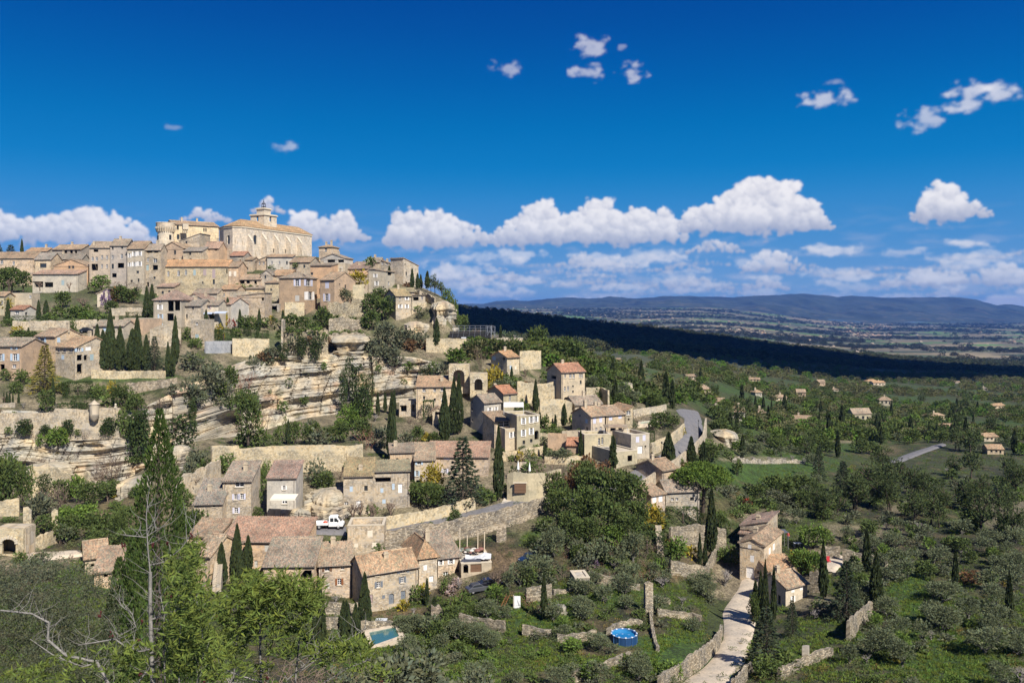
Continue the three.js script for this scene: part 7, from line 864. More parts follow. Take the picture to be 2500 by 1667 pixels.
trees('cy', z, '1378,1040,50,11 1418,1118,66,11 1497,1128,58,17 1318,1045,36,9'); trees('ba', z, '1404,1052,22,20 1420,1064,18,24'); trees('bu', z, '1360,1060,20,40 1395,1030,20,30 1335,1060,16,40'); trees('ol', z, '1375,1130,38,60 1545,1050,20,34'); trees('he', z, '1591,1106,50,14', { deep: 1.4 }); trees('oa', z, '1612,1046,44,54 1642,1046,36,46 1595,1050,26,30'); trees('th', z, '1560,1030,28,40 1550,1040,20,24'); trees('by', z, '1663,1060,16,22 1645,1068,10,16'); trees('bu', z, '1640,1078,12,20 1610,1090,12,30 1595,1095,24,18'); trees('cy', z, '1580,1002,30,6');
z = 'along the road bend';
trees('cy', z, '1633,1140,80,30 1688,1138,70,22 1718,1140,58,19'); trees('bu', z, '1660,1140,22,26 1700,1150,24,30 1740,1120,20,40 1730,1085,16,30'); trees('br', z, '1670,1145,18,26 1740,1100,12,30');
z = 'below the cliff, left of centre';
trees('bg', z, '470,905,50,60 500,945,84,74 540,960,80,70 462,965,70,60 620,895,50,46 650,872,40,40'); trees('ol', z, '520,920,60,60 485,985,60,60'); trees('oa', z, '560,935,64,52 605,1072,124,80,206 585,1010,60,40,214'); trees('tr', z, '592,945,70,50 622,930,50,40'); trees('bu', z, '598,1092,54,50 640,1090,52,46 676,1086,50,26 555,980,40,40 700,1075,60,26'); trees('iv', z, '446,1092,82,76,192 340,1120,120,56,180'); trees('bg', z, '465,1135,40,50 430,1110,30,40'); trees('th', z, '350,1050,70,50,186 395,1000,40,40,200 650,1060,80,50,222'); trees('ba', z, '705,942,18,18,240'); trees('bu', z, '535,965,34,36,205 480,890,30,40');
z = 'on the left cliff';
trees('gr', z, '140,1094,56,54,188 120,1090,34,30,188'); trees('bl', z, '95,1084,28,20,188'); trees('th', z, '268,1178,100,74 240,1170,60,50 110,1138,26,70,182 90,1140,30,40,182 170,1120,20,40,184'); trees('oa', z, '322,1085,60,44,190 335,1060,60,40,190'); trees('ng', z, '352,1122,44,50,178'); trees('bu', z, '330,1128,20,40,178 240,1045,12,10,193 300,1050,60,40,196'); trees('iv', z, '350,1080,70,30,186');
z = 'at the foot of the left cliff';
trees('oa', z, '22,1250,150,86 58,1252,120,56 -14,1250,140,70'); trees('bg', z, '85,1270,70,50 110,1262,60,60'); trees('iv', z, '108,1200,44,36,170'); trees('th', z, '140,1250,88,64 115,1245,60,40 330,1290,50,60'); trees('gr', z, '190,1228,72,40 176,1290,56,70 150,1275,40,50 215,1280,56,60'); trees('oa', z, '105,1300,44,60 225,1320,70,60 258,1318,70,70 285,1330,80,60 240,1345,50,60 300,1290,60,60'); trees('ba', z, '304,1210,16,22 322,1214,16,17 342,1216,16,18'); trees('ol', z, '160,1330,50,50 100,1380,34,60 75,1400,40,60 130,1405,36,60'); trees('bu', z, '50,1375,34,40 280,1240,16,30 20,1275,14,40 190,1400,36,50 165,1420,40,60'); trees('nu', z, '172,1372,40,30 262,1225,80,40 310,1180,60,40'); trees('by', z, '95,1360,12,30 290,1215,10,24'); trees('bg', z, '265,1215,40,40');
z = 'around the upper lower-village walls';
trees('nu', z, '470,1205,90,74 625,1150,90,104,196 360,1260,60,60'); trees('bu', z, '548,1148,44,58,188 495,1150,30,34 640,1200,70,30,182 628,1230,50,24,170 505,1180,22,22 525,1188,22,14 650,1170,50,24,186'); trees('by', z, '694,1142,20,18 524,1186,22,12'); trees('cy', z, '726,1145,46,9'); trees('bg', z, '480,1140,44,60 465,1170,60,40 770,1180,60,50'); trees('oa', z, '790,1200,50,60,186 628,1285,50,32,164'); trees('bu', z, '440,1195,34,40 450,1240,60,40'); trees('tr', z, '690,1262,14,30,168'); trees('bl', z, '700,1285,20,44,163');
z = 'in the garden under the long cliff';
trees('oa', z, '720,1085,60,32 752,1086,50,42 830,1082,56,50 882,1076,58,50 800,1086,46,40 770,1068,40,30'); trees('gr', z, '850,1052,66,74 885,1040,60,50 830,1060,40,40'); trees('bg', z, '780,1092,50,60 935,1092,60,60 905,1070,40,50 990,1092,48,50 760,1060,40,40'); trees('tr', z, '892,1096,66,50 790,1086,50,34 1010,1096,30,40'); trees('iv', z, '838,1010,112,22,236 872,1000,110,34,236 886,1020,80,44,234'); trees('cy', z, '703,1085,54,13 922,1016,52,9 940,1008,46,8 962,1016,58,9 955,1030,42,8 956,1128,170,25 1085,1088,140,27 1108,1062,140,26 1120,1060,146,22'); trees('by', z, '1042,1090,36,32 1022,1098,20,24'); trees('oa', z, '1018,1088,54,44 1060,1092,40,40'); trees('he', z, '1046,1024,44,24', { deep: 2.5 }); trees('ng', z, '915,1030,40,44 870,1096,34,30'); trees('th', z, '1000,1030,14,50,236 1020,1040,14,50,234 860,1150,60,40 830,1170,40,50'); trees('bu', z, '850,1155,30,30 890,1165,50,30 940,1150,40,40');
z = 'by the mossy-roofed house';
trees('nu', z, '862,1275,120,56 905,1282,124,66 955,1268,100,62 880,1260,80,40'); trees('bu', z, '910,1255,24,26 985,1230,10,20 870,1250,16,20'); trees('bg', z, '780,1190,40,44 800,1180,36,40'); trees('th', z, '830,1282,20,50'); trees('bu', z, '775,1385,30,34,152 925,1350,24,24,154');
z = 'beside the lower road';
trees('fi', z, '1130,1240,182,124'); trees('cy', z, '1217,1220,182,26'); trees('oa', z, '1045,1244,76,70 1022,1235,60,50 1070,1240,60,44 1010,1215,40,40'); trees('by', z, '1055,1200,80,66'); trees('bu', z, '1190,1226,40,50 1235,1212,36,26 1175,1215,30,30 1050,1288,14,12'); trees('oa', z, '1110,1290,50,40,168'); trees('ba', z, '1255,1170,30,22'); trees('bu', z, '1300,1158,36,60,183'); trees('th', z, '1150,1215,40,44 1280,1138,40,30'); trees('ol', z, '1110,1308,60,36,168'); trees('by', z, '1270,1130,34,20');
z = 'in the dark tree mass at centre right';
trees('oa', z, '1500,1250,112,120 1450,1236,104,106 1545,1250,96,90 1365,1268,90,80 1420,1298,112,100 1480,1322,112,110 1392,1340,92,86 1530,1330,90,90 1350,1220,70,60 1440,1340,80,80 1420,1200,80,80 1560,1290,70,60'); trees('br', z, '1410,1205,90,60 1440,1175,70,60 1475,1180,60,50 1390,1210,60,40'); trees('ba', z, '1365,1232,56,46 1548,1286,60,46'); trees('gr', z, '1432,1260,64,50 1500,1340,60,60'); trees('th', z, '1345,1215,110,60 1320,1210,90,50 1370,1200,90,40'); trees('cy', z, '1522,1308,100,14 1497,1145,56,18'); trees('ol', z, '1350,1375,96,84 1380,1330,70,70 1500,1390,60,70 1460,1380,70,70 1545,1370,70,70'); trees('he', z, '1580,1350,44,80', { deep: 5 }); trees('ng', z, '1455,1250,90,60 1310,1330,50,30'); trees('bg', z, '1320,1370,60,60 1430,1390,50,60 1410,1360,50,50'); trees('oa', z, '1330,1300,40,60 1300,1335,30,40'); trees('pu', z, '1455,1390,24,22');
z = 'in the clipped gardens right of centre';
trees('by', z, '1595,1292,66,60 1620,1325,20,26 1688,1362,30,36'); trees('oa', z, '1600,1270,30,40 1580,1300,24,60 1620,1300,34,40'); trees('he', z, '1668,1278,36,70 1720,1282,24,16', { deep: 4 }); trees('ba', z, '1770,1302,34,24 1620,1316,20,24'); trees('gr', z, '1655,1372,62,62 1640,1360,40,40'); trees('cy', z, '1738,1350,160,26 1709,1382,78,11 1722,1388,74,11 1693,1305,30,5'); trees('bu', z, '1785,1378,54,48 1765,1370,40,40 1760,1270,30,30 1615,1390,30,34 1645,1385,24,24'); trees('um', z, '1716,1262,130,148'); trees('bl', z, '1612,1395,36,34'); trees('br', z, '1640,1345,30,30 1655,1395,20,34'); trees('oa', z, '1760,1290,40,34');
z = 'around the three-storey stone house';
trees('rd', z, '1826,1234,18,24'); trees('bl', z, '1822,1222,16,34'); trees('bu', z, '1808,1232,20,26 1850,1238,18,22 1830,1250,24,50 1870,1240,30,60 1890,1260,30,40 1800,1262,24,40'); trees('ol', z, '1918,1262,34,44 1945,1280,40,50 1910,1290,30,40'); trees('gr', z, '1985,1338,60,90 1960,1405,76,70 1990,1408,66,50'); trees('by', z, '1940,1400,60,46 1975,1398,54,40'); trees('cy', z, '1845,1515,94,20 1858,1520,122,16 1869,1535,170,18 1890,1516,130,14 2011,1462,142,22 2117,1396,102,19 2140,1486,138,31'); trees('fi', z, '2068,1512,154,98 1935,1556,96,50 1872,1634,158,118'); trees('oa', z, '1840,1525,80,40 2100,1440,40,40'); trees('ng', z, '1990,1510,66,70 1770,1430,90,80'); trees('bg', z, '2040,1500,40,60 2015,1495,34,50'); trees('bu', z, '1880,1660,60,80 1930,1640,50,70 2020,1330,34,40 1995,1480,16,30'); trees('br', z, '2075,1360,12,24');
z = 'near the bright meadow beyond the road';
trees('fi', z, '2000,1178,96,44 2060,1210,90,70'); trees('oa', z, '1890,1215,60,60 1860,1212,30,40 1830,1195,16,30 1930,1200,40,44 1800,1160,34,30'); trees('ng', z, '1838,1128,34,36 1880,1132,40,44 1915,1128,36,44 1935,1125,34,36 1965,1130,30,30'); trees('bg', z, '1900,1230,40,60 1860,1235,30,50'); trees('ol', z, '1955,1180,30,40 1985,1140,34,40 1815,1120,20,24'); trees('bu', z, '1780,1120,24,30 1760,1100,20,26 1810,1100,18,24 1800,1130,14,20');
z = 'by the big stone house and its pool';
trees('cy', z, '578,1430,150,30 540,1440,110,26 605,1400,90,22 845,1600,130,30 838,1540,70,20 868,1555,80,22 890,1538,140,32 778,1590,180,34 1060,1508,46,17 1042,1478,60,10'); trees('cy', z, '545,1400,90,14'); trees('ng', z, '1040,1470,70,60 1120,1440,60,50 1010,1500,40,40 820,1475,50,50'); trees('nu', z, '1215,1438,130,96 1090,1450,50,50'); trees('bu', z, '1020,1470,44,44 1085,1450,40,24 1075,1490,40,40 950,1528,16,14 965,1528,14,14 958,1540,18,18 1130,1480,40,40 1110,1500,44,50'); trees('by', z, '1035,1455,30,34 985,1492,30,30'); trees('pk', z, '1100,1452,26,34 1115,1432,22,28'); trees('gr', z, '1208,1475,52,54 1270,1465,20,30'); trees('ol', z, '1010,1545,44,60 985,1560,36,44 1050,1560,60,70 1270,1430,60,60 1320,1420,60,70 1240,1440,50,40 1300,1400,50,60'); trees('oa', z, '1100,1530,50,60 1150,1510,34,40 1290,1430,50,50 1075,1570,60,60'); trees('rd', z, '880,1472,14,14'); trees('tr', z, '1305,1495,50,50 1285,1480,34,30'); trees('cy', z, '1328,1515,115,16'); trees('he', z, '1215,1478,36,50', { deep: 3 }); trees('bl', z, '895,1540,24,26');
const vil = [[1716, 966, 46, 32, 'w', 'a'], [1752, 992, 40, 24, 'c', 'a'], [1800, 1024, 46, 36, 'w', 'a'], [1862, 1026, 30, 34, 'k', 'a'], [1957, 1036, 58, 26, 'k', 'a'], [2106, 1032, 52, 42, 'v', 'b'], [2163, 990, 38, 26, 'c', 'a'], [1957, 970, 26, 24, 'p', 'a'], [1906, 980, 36, 18, 'c', 'a'], [1853, 968, 18, 20, 'w', 'a'], [1842, 932, 34, 12, 'c', 'a'], [2007, 942, 20, 18, 'p', 'a'], [2132, 938, 30, 14, 'c', 'o'], [2148, 942, 34, 14, 'w', 'o'], [2340, 936, 14, 6, 'w', 'a'], [2405, 952, 18, 8, 'w', 'w'], [2421, 1078, 40, 22, 'c', 'a'], [2432, 1110, 46, 28, 'c', 'a'], [2290, 1025, 44, 18, 'c', 'a'], [2312, 1052, 42, 20, 'w', 'a'], [2440, 998, 34, 14, 'c', 'a'], [1694, 942, 22, 20, 'e', 'a'], [1512, 882, 14, 8, 'w', 'a'], [1690, 925, 26, 12, 'c', 'a'], [2040, 955, 18, 8, 'w', 'a']];
z = 'in the dark pine group on the right slope';
trees('pi', z, '2085,1245,92,92 2130,1228,104,100 2175,1245,92,92 2222,1218,84,84 2255,1235,80,76 2395,1300,104,100 2440,1268,92,92 2362,1244,84,80 2472,1318,96,92'); trees('br', z, '2360,1425,36,44 2385,1425,30,34'); trees('cy', z, '2334,1432,88,14 2466,1510,110,17');
z = 'hanging on the terrace walls of the cliff top';
trees('bu', z, '705,812,16,26,261 728,822,20,22,262 765,816,18,30,263 790,830,20,20,264 815,822,18,30 845,818,14,26 875,822,18,30 822,782,16,20 860,784,14,24 835,745,12,18'); trees('bg', z, '712,850,30,26,260 745,846,26,34,261 778,848,28,26,262 660,868,26,40,258 830,846,24,30,272'); trees('br', z, '755,832,14,18,262 800,838,16,20,266 640,880,22,30,252'); trees('iv', z, '735,870,50,26,256 770,880,60,28,256 690,880,44,30,254');
z = 'hanging on the left rampart';
trees('iv', z, '60,1062,40,40,193 165,1060,36,30,193 110,1060,24,26,193 265,1062,44,34,193.5'); trees('bu', z, '20,1056,16,22,193 190,1060,14,20,193 250,1056,18,20,193'); trees('th', z, '85,1066,20,34,192 205,1068,26,34,192');
z = 'growing out of the main cliff';
trees('bu', z, '655,960,14,18,236 740,985,20,22,232 925,905,14,20,256 1000,900,18,26,258 985,940,16,18,250 1060,905,24,30,256 790,900,18,16,252 690,1000,24,30,226'); trees('iv', z, '852,960,90,26,246 900,985,70,30,240 1040,930,40,36,248 470,1040,70,20,196'); trees('bg', z, '1080,912,26,30,258 960,890,18,30,262 620,985,30,30,226 530,990,24,34,204 420,960,24,30,202'); trees('th', z, '960,905,16,40,258 720,910,16,26,248');
z = 'on the terraces between the east houses';
trees('bu', z, '1290,1118,22,28 1310,1100,16,24 1340,1112,20,26 1225,1112,18,24 1250,1128,16,22 1400,1124,18,28 1360,1096,14,20 1300,1020,16,26 1345,1000,18,26 1285,1000,16,22 1370,1080,14,20'); trees('ol', z, '1295,1135,26,36 1350,1128,30,40 1330,1090,24,30 1275,1108,20,28'); trees('bl', z, '1315,1128,14,20 1270,1048,14,18 1350,1050,16,22'); trees('by', z, '1306,1118,12,16 1392,1118,14,16'); trees('cy', z, '1330,1120,40,8 1300,1050,34,8 1356,1045,30,7'); trees('th', z, '1320,1140,24,40 1270,1130,22,36');
z = 'on the bare bank near the tower house';
trees('bu', z, '1015,730,14,20,318 1035,742,16,22,312 1050,756,16,20,306 940,745,18,22 965,705,10,14,330 1020,760,16,22'); trees('bg', z, '1000,745,16,24 1045,770,18,26,302 1025,775,14,24'); trees('ba', z, '985,808,12,14');
// scattered planting on the slopes: kind, reach, number, height range in metres
const blocked = [[1524, 1560, 46, 30], [1700, 1610, 90, 40], [1790, 1520, 60, 50], [1840, 1440, 60, 40], [920, 1565, 80, 30], [2240, 1105, 90, 14], [1290, 1368, 40, 20], [2080, 1088, 70, 14], [1870, 1140, 120, 26], [2030, 1380, 40, 40], [1945, 1450, 50, 40], [1230, 1490, 40, 14], [1400, 1470, 40, 18], [1290, 1520, 60, 14], [1900, 1500, 60, 20]];
for (const [u, v, w, h] of vil) blocked.push([u, v + 3, w * 0.5 + 2, 9]);
blocked.push([1690, 1030, 56, 44], [1650, 1100, 70, 40], [1580, 1150, 60, 34], [1760, 1100, 40, 30], [1860, 1155, 150, 40], [2225, 1500, 34, 90], [2330, 1630, 110, 44], [1640, 1590, 90, 40], [2060, 1195, 60, 30], [2000, 1545, 80, 30]);
function scatter(zone, u0, u1, v0, v1, list, aspect = 1) {
  for (const [s, n, h0, h1, wide] of list) for (let i = 0; i < n; i++) { let u, v, t = 0; do { u = rr(u0, u1); v = rr(v0, v1); t++; } while (t < 40 && blocked.some(([a, b, c, d]) => Math.hypot((u - a) / c, (v - b) / d) < 1)); const d = gd(u, v), h = rr(h0, h1) * F / d; tree(s, u, v, h, h * (wide ?? 1.1) * rr(0.8, 1.25), zone); }
}
scatter('on the lower right olive terraces', 2070, 2500, 1430, 1690, [['ol', 26, 2.4, 4, 1.35], ['bg', 22, 0.7, 1.5, 1.5], ['bu', 16, 0.7, 1.8, 1.3], ['gr', 5, 1.8, 3], ['bl', 8, 0.6, 1.4, 1.4], ['ng', 6, 3, 4], ['by', 3, 0.6, 1.2, 1.4]]);
scatter('on the scrub slope right of the two conifers', 2060, 2500, 1290, 1430, [['ol', 26, 2.4, 3.8, 1.4], ['bg', 26, 1, 2.2, 1.4], ['oa', 8, 2.4, 4, 1.2], ['bu', 16, 1.2, 2.4], ['gr', 6, 2, 3.6], ['ng', 5, 2.5, 4]]);
scatter('in the pinewood on the right slope', 1990, 2500, 1150, 1300, [['pi', 26, 5, 9, 0.95], ['bg', 26, 1.2, 2.6, 1.4], ['oa', 12, 3, 5, 1.2], ['bl', 10, 1, 2.4, 1.3], ['ng', 8, 3, 5]]);
scatter('in the terraced gardens round the blue pool', 1150, 1720, 1490, 1690, [['ol', 18, 1.8, 3, 1.35], ['bu', 32, 0.6, 1.5, 1.4], ['bg', 24, 0.6, 1.4, 1.5], ['gr', 6, 1.4, 2.6, 1.3], ['bl', 12, 0.5, 1.2, 1.4]]);
scatter('in the olive plots above the blue pool', 1360, 1740, 1420, 1500, [['ol', 12, 2.2, 3.4, 1.5], ['bg', 6, 0.8, 1.6, 1.4], ['ng', 3, 3, 5]]);
scatter('on the bank below the dark tree mass', 1330, 1640, 1335, 1425, [['bg', 18, 1, 2.0, 1.4], ['th', 30, 1.2, 2.4, 1.6], ['ol', 5, 2, 3.4, 1.2], ['oa', 6, 2, 3.2, 1.2], ['tr', 16, 1.0, 2, 1.6]]);
scatter('on the bushy slope at bottom centre', 930, 1180, 1540, 1690, [['bu', 34, 1.0, 2.2, 1.3], ['ol', 16, 2, 3.2, 1.3], ['bg', 14, 0.8, 1.8, 1.4], ['bl', 8, 0.8, 1.6, 1.3], ['gr', 5, 1.6, 2.8, 1.2]]);
scatter('on the slope right of the village road', 1730, 2000, 1060, 1240, [['bg', 26, 1.4, 2.8, 1.4], ['bu', 18, 1.2, 2.6, 1.3], ['oa', 12, 3, 5, 1.2], ['ol', 12, 2.6, 4, 1.3]]);
scatter('among the villas of the near valley', 1745, 2500, 985, 1120, [['oa', 60, 3, 6, 1.3], ['gr', 26, 3, 6, 1.2], ['cy', 34, 5, 10, 0.2], ['pi', 26, 5, 9, 0.9], ['ol', 30, 2.5, 4, 1.4]]);
scatter('behind the village road terraces', 1440, 1740, 930, 1000, [['oa', 34, 2.5, 4.5, 1.3], ['bg', 24, 1.2, 2.4, 1.5], ['gr', 18, 2.5, 4.5, 1.2], ['ol', 12, 3, 5, 1.3], ['cy', 6, 6, 10, 0.2]]);
scatter('on the rough slope above the lower cottages', 60, 540, 1210, 1420, [['bu', 22, 1.2, 3, 1.2], ['th', 18, 1.4, 3, 1.3], ['oa', 12, 3, 5.5, 1.1], ['bg', 12, 1.2, 2.4, 1.3]]);
// grass, scrub and woods that nobody could count
function stuff(name, label, cat, g, m, list) { const o = new THREE.InstancedMesh(g, m, list.length), M4 = new THREE.Matrix4(), q = new THREE.Quaternion(), up = V3(0, 1, 0), c = new THREE.Color(); list.forEach(([p, sx, sy, t], i) => { M4.compose(p, q.setFromAxisAngle(up, hash(i, 77) * 6.283), V3(sx, sy, sx)); o.setMatrixAt(i, M4); o.setColorAt(i, c.setRGB(...(t ?? [1, 1, 1]))); }); o.castShadow = o.receiveShadow = true; return thing(o, name, label, cat, null, 'stuff'); }
function clump(n, len, wid, up, flat = 1) { const L = new Leaves(); lobes(L, [[0, 0.45, 0, 0.42, 0.42 * flat, 0.42], [0.2, 0.3, 0.1, 0.3, 0.3, 0.3], [-0.2, 0.35, -0.15, 0.3, 0.3, 0.3]], n, len, wid, up, 0.5); return L.build(); }
const tuft = (() => { const L = new Leaves(); for (let i = 0; i < 12; i++) L.add(rr(-0.4, 0.4), 0, rr(-0.4, 0.4), rr(-0.5, 0.5), 1, rr(-0.5, 0.5), 0.5 + rnd() * 0.7, 0.16, tone()); return L.build(); })();
{ const l = []; for (let i = 0; i < 60000; i++) { const u = rr(-60, 2560), v = rr(1040, 1720), d = gd(u, v); if (d > 330 || blocked.slice(0, 4).some(([a, b, c, e]) => Math.hypot((u - a) / c, (v - b) / e) < 1) || (u > 1600 && u < 1850 && Math.abs(u - 1790 - Math.min(0, (1540 - v) * 0.62)) < 62)) continue; const p = on(u, v, d), gc = groundColor(u, v, p.x, p.z), green = gc[1] / gc[0]; if (green < 1.05 || rnd() > sstep(1.0, 1.4, green)) continue; const s = rr(0.25, 0.6), t = rr(0.8, 1.3); l.push([p, s * 1.4, s * (v > 1400 ? 0.8 : 0.7), [t * rr(0.8, 1.3), t, t * 0.9]]); } stuff('meadow_grass', 'green grass and low weeds on the terraces and slopes', 'grass', tuft, leafMat('grass', 0.112, 0.170, 0.030), l); }
{ const l = []; for (let i = 0; i < 5200; i++) { const u = rr(-60, 2560), v = rr(900, 1700), d = gd(u, v); if (d < 60 || blocked.some(([a, b, c, e]) => Math.hypot((u - a) / c, (v - b) / e) < 1)) continue; if (u < 1560 && v < 1330 && rnd() < 0.62) continue; const p = on(u, v, d); if (u < 1120 && d > 180 && d < 262 && v > 860 && rnd() < 0.7) continue; const s = rr(0.5, 1.5) * (d > 260 ? 1.5 : 1), q = rnd(), t = q < 0.55 ? [1, 1, 1] : q < 0.8 ? [1.25, 1.05, 1.0] : q < 0.93 ? [0.75, 1.0, 0.6] : [1.9, 1.15, 0.9]; l.push([p.setY(p.y - 0.1), s * 1.3, s * rr(0.6, 1), t]); } stuff('low_scrub', 'low grey-green scrub scattered over the slopes', 'scrub', clump(130, 0.12, 0.5, 0.3), leafMat('scrub', 0.108, 0.134, 0.052), l); }
const woodG = clump(150, 0.17, 0.7, 0.2);
{ const l = []; for (let i = 0; i < 9000; i++) { const u = rr(1150, 2560), v = rr(858, 1075), d = gd(u, v); if (d < 270 || d > 1900 || blocked.some(([a, b, c, e]) => Math.hypot((u - a) / c, (v - b) / e) < 1)) continue; const p = on(u, v, d); if (d < 1000 && fbm(p.x * 0.011, p.z * 0.011, 15, 3) < rr(-0.06, 0.1)) continue; const s = rr(2.6, 5.5) * (d > 700 ? 1.3 : 1), q = rnd() + (d > 700 ? 0.32 : 0), t = q < 0.45 ? [0.9, 1.05, 0.7] : q < 0.66 ? [1.3, 1.35, 0.8] : q < 0.76 ? [1.1, 1.7, 0.6] : q < 1.1 ? [1.75, 1.4, 1.7] : [1.4, 1.15, 1.2]; l.push([p, s * 1.25, s, t]); } stuff('valley_woodland', 'mixed oak woods filling the valley below the village', 'woodland', woodG, leafMat('valley wood', 0.084, 0.102, 0.038), l); }
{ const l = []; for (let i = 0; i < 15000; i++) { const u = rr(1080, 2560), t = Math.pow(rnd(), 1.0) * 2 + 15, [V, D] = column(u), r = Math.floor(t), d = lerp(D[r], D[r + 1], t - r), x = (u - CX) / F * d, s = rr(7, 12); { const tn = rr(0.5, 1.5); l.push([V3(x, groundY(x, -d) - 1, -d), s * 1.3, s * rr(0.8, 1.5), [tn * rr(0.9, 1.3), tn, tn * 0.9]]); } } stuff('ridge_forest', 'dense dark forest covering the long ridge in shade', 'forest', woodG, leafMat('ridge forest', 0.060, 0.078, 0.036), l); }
{ const l = []; for (let i = 0; i < 14000; i++) { const u = rr(1100, 2560), d = rr(3000, 11000), x = (u - CX) / F * d, zz = -d, w = fbm(x * 0.0011, zz * 0.0013, 6, 4); const line = Math.abs(((x * 0.955 + zz * 0.3) / 330) % 1) < 0.06 || Math.abs(((x * 0.3 - zz * 0.955) / 420) % 1) < 0.05; if (w < 0.04 && !(line && rnd() < 0.5)) continue; const s = rr(9, 20); l.push([V3(x, groundY(x, zz) - 2, zz), s * 1.6, s, [rr(0.8, 1.4), rr(0.8, 1.2), rr(0.7, 1.1)]]); } stuff('plain_copses', 'copses and tree lines across the wide plain', 'woodland', woodG, leafMat('plain wood', 0.034, 0.044, 0.024), l); }
// villas of the valley: small houses one can count
const vo = [...vil].map((a, i) => [a[0], i]).sort((a, b) => a[0] - b[0]).map((a) => a[1]);
vil.forEach(([u, v, w0, h0, m, r], i) => { const w = w0 * 0.86, h = h0 * 0.86; const d = gd(u, v), k = d / F; H(`${{ w: 'white', c: 'cream', k: 'pinkish stone', v: 'yellow', p: 'pink', e: 'beige' }[m]} valley villa, ${ORD(vo.indexOf(i) + 1)} from left among the valley villas`, u - w / 2, u + w / 2, v, v - h * 0.62, { name: 'valley_villa', psi: rr(-20, 24), dep: clamp(w * k * 0.6, 5, 14), rh: Math.min(2.4, h * k * 0.3), m, rm: r === 'w' ? 'g' : r, sink: 3, d, roof: i % 3 ? 'gx' : 'hip', group: 'villas of the near valley', win: `${u - w * 0.25},${v - h * 0.35},${w * 0.12},${h * 0.22},o;${u + w * 0.05},${v - h * 0.35},${w * 0.12},${h * 0.22},o;${u + w * 0.3},${v - h * 0.28},${w * 0.1},${h * 0.3},o` }); });
{ const l = [], g = merge([box(1, 0.6, 0.8, 0, 0.3, 0), (() => { const s = new THREE.CylinderGeometry(0.01, 0.72, 0.3, 4); s.rotateY(Math.PI / 4); s.translate(0, 0.75, 0); return s; })()]); for (const [u0, u1, d0, d1, n] of [[1990, 2180, 8600, 11000, 90], [2080, 2180, 6600, 7400, 60], [1780, 1870, 5200, 6000, 40], [1400, 1640, 7000, 11000, 40], [1640, 2500, 3400, 10500, 90], [1150, 1400, 9000, 11500, 30], [1880, 2100, 3300, 3600, 24]]) for (let i = 0; i < n; i++) { const u = rr(u0, u1), d = rr(d0, d1), x = (u - CX) / F * d, s = rr(9, 17) * (d > 6000 ? 1.15 : 1); l.push([V3(x, groundY(x, -d) - 1, -d), s, s * 0.6, pick([[1, 0.95, 0.9], [1, 0.9, 0.8], [0.95, 0.75, 0.62]])]); } stuff('far_hamlets', 'specks of pale far-off houses and hamlets on the plain', 'hamlets', g, M('hamlet walls', () => std({ color: C(0.5, 0.44, 0.37) })), l); }
// clouds overhead, outside the picture, that put the ridge in shade
function cloud(label, cx, cy, cz, rx, ry, rz, turn) { const g = new THREE.IcosahedronGeometry(1, 22), a = g.attributes.position, v = V3(0, 0, 0); for (let i = 0; i < a.count; i++) { v.fromBufferAttribute(a, i); const k = 1 + fbm(v.x * 1.6 + cx, v.y * 1.6, v.z * 1.6, 5) * 0.55; a.setXYZ(i, v.x * k * rx, Math.max(v.y, -0.25) * k * ry, v.z * k * rz); } g.computeVertexNormals(); const o = thing(mesh(g, M('cloud', () => std({ color: C(0.9, 0.9, 0.92), roughness: 1 }))), 'cloud', label, 'cloud'); o.position.set(cx, cy, cz); o.rotation.y = turn; return o; }
const shadeAt = (x, y, zz, h) => V3(x, y, zz).addScaledVector(sunDir, (h - y) / sunDir.y);
for (const [u, d, rx, rz, turn, l] of [[1370, 1680, 700, 560, -0.42, 'cumulus overhead shading the left of the ridge'], [1830, 1900, 660, 640, -0.30, 'cumulus overhead shading the middle of the ridge'], [2110, 2300, 340, 260, -0.25, 'cumulus overhead shading the ridge right end']]) { const x = (u - CX) / F * d, c = shadeAt(x, -80, -d, 1500); cloud(l, c.x, c.y, c.z, rx, 200, rz, turn); }

// ---------------------------------------------------------------- foreground: cypress, olive and almond just below the viewpoint
function frontTree(name, label, d, base, build) { const g = new THREE.Group(), x = (base[0] - CX) / F * d; g.position.set(x, groundY(x, -d), -d); thing(g, name, label, 'tree'); build(g, (u, v, dd = d) => P(u, v, dd).sub(g.position)); return g; }
frontTree('cypress_tree', 'large bushy foreground cypress rising at left', 44, [385, 0], (g, at) => {
  const L = new Leaves(), prof = [[1000, 3], [1040, 12], [1100, 26], [1180, 44], [1260, 60], [1340, 76], [1420, 92], [1520, 104], [1700, 112], [1900, 100]];
  for (let i = 0; i < 13000; i++) { const v = 1000 + 720 * Math.pow(rnd(), 0.75), w = tab(prof, v), a = rnd() * 6.283, r = (0.45 + 0.55 * Math.sqrt(rnd())) * (1 + 0.34 * ns(a * 1.6, v * 0.022, 3) + 0.22 * ns(a * 5, v * 0.07, 8)), c = at(386 + (1667 - v) * 0.006 + Math.cos(a) * w * r, v), s = rr(0.13, 0.3); c.z += Math.sin(a) * w * r * 44 / F; L.add(c.x, c.y, c.z, Math.cos(a) * 0.5 + rr(-0.4, 0.4), 1.1, Math.sin(a) * 0.5 + rr(-0.4, 0.4), s, s * 0.36, tone()); }
  part(g, 'crown', L.build(), leafMat('front cypress', 0.060, 0.098, 0.020)); part(g, 'trunk', rod(V3(0, -0.5, 0), at(386, 1060), 0.3, 0.04, 8), barkM); });
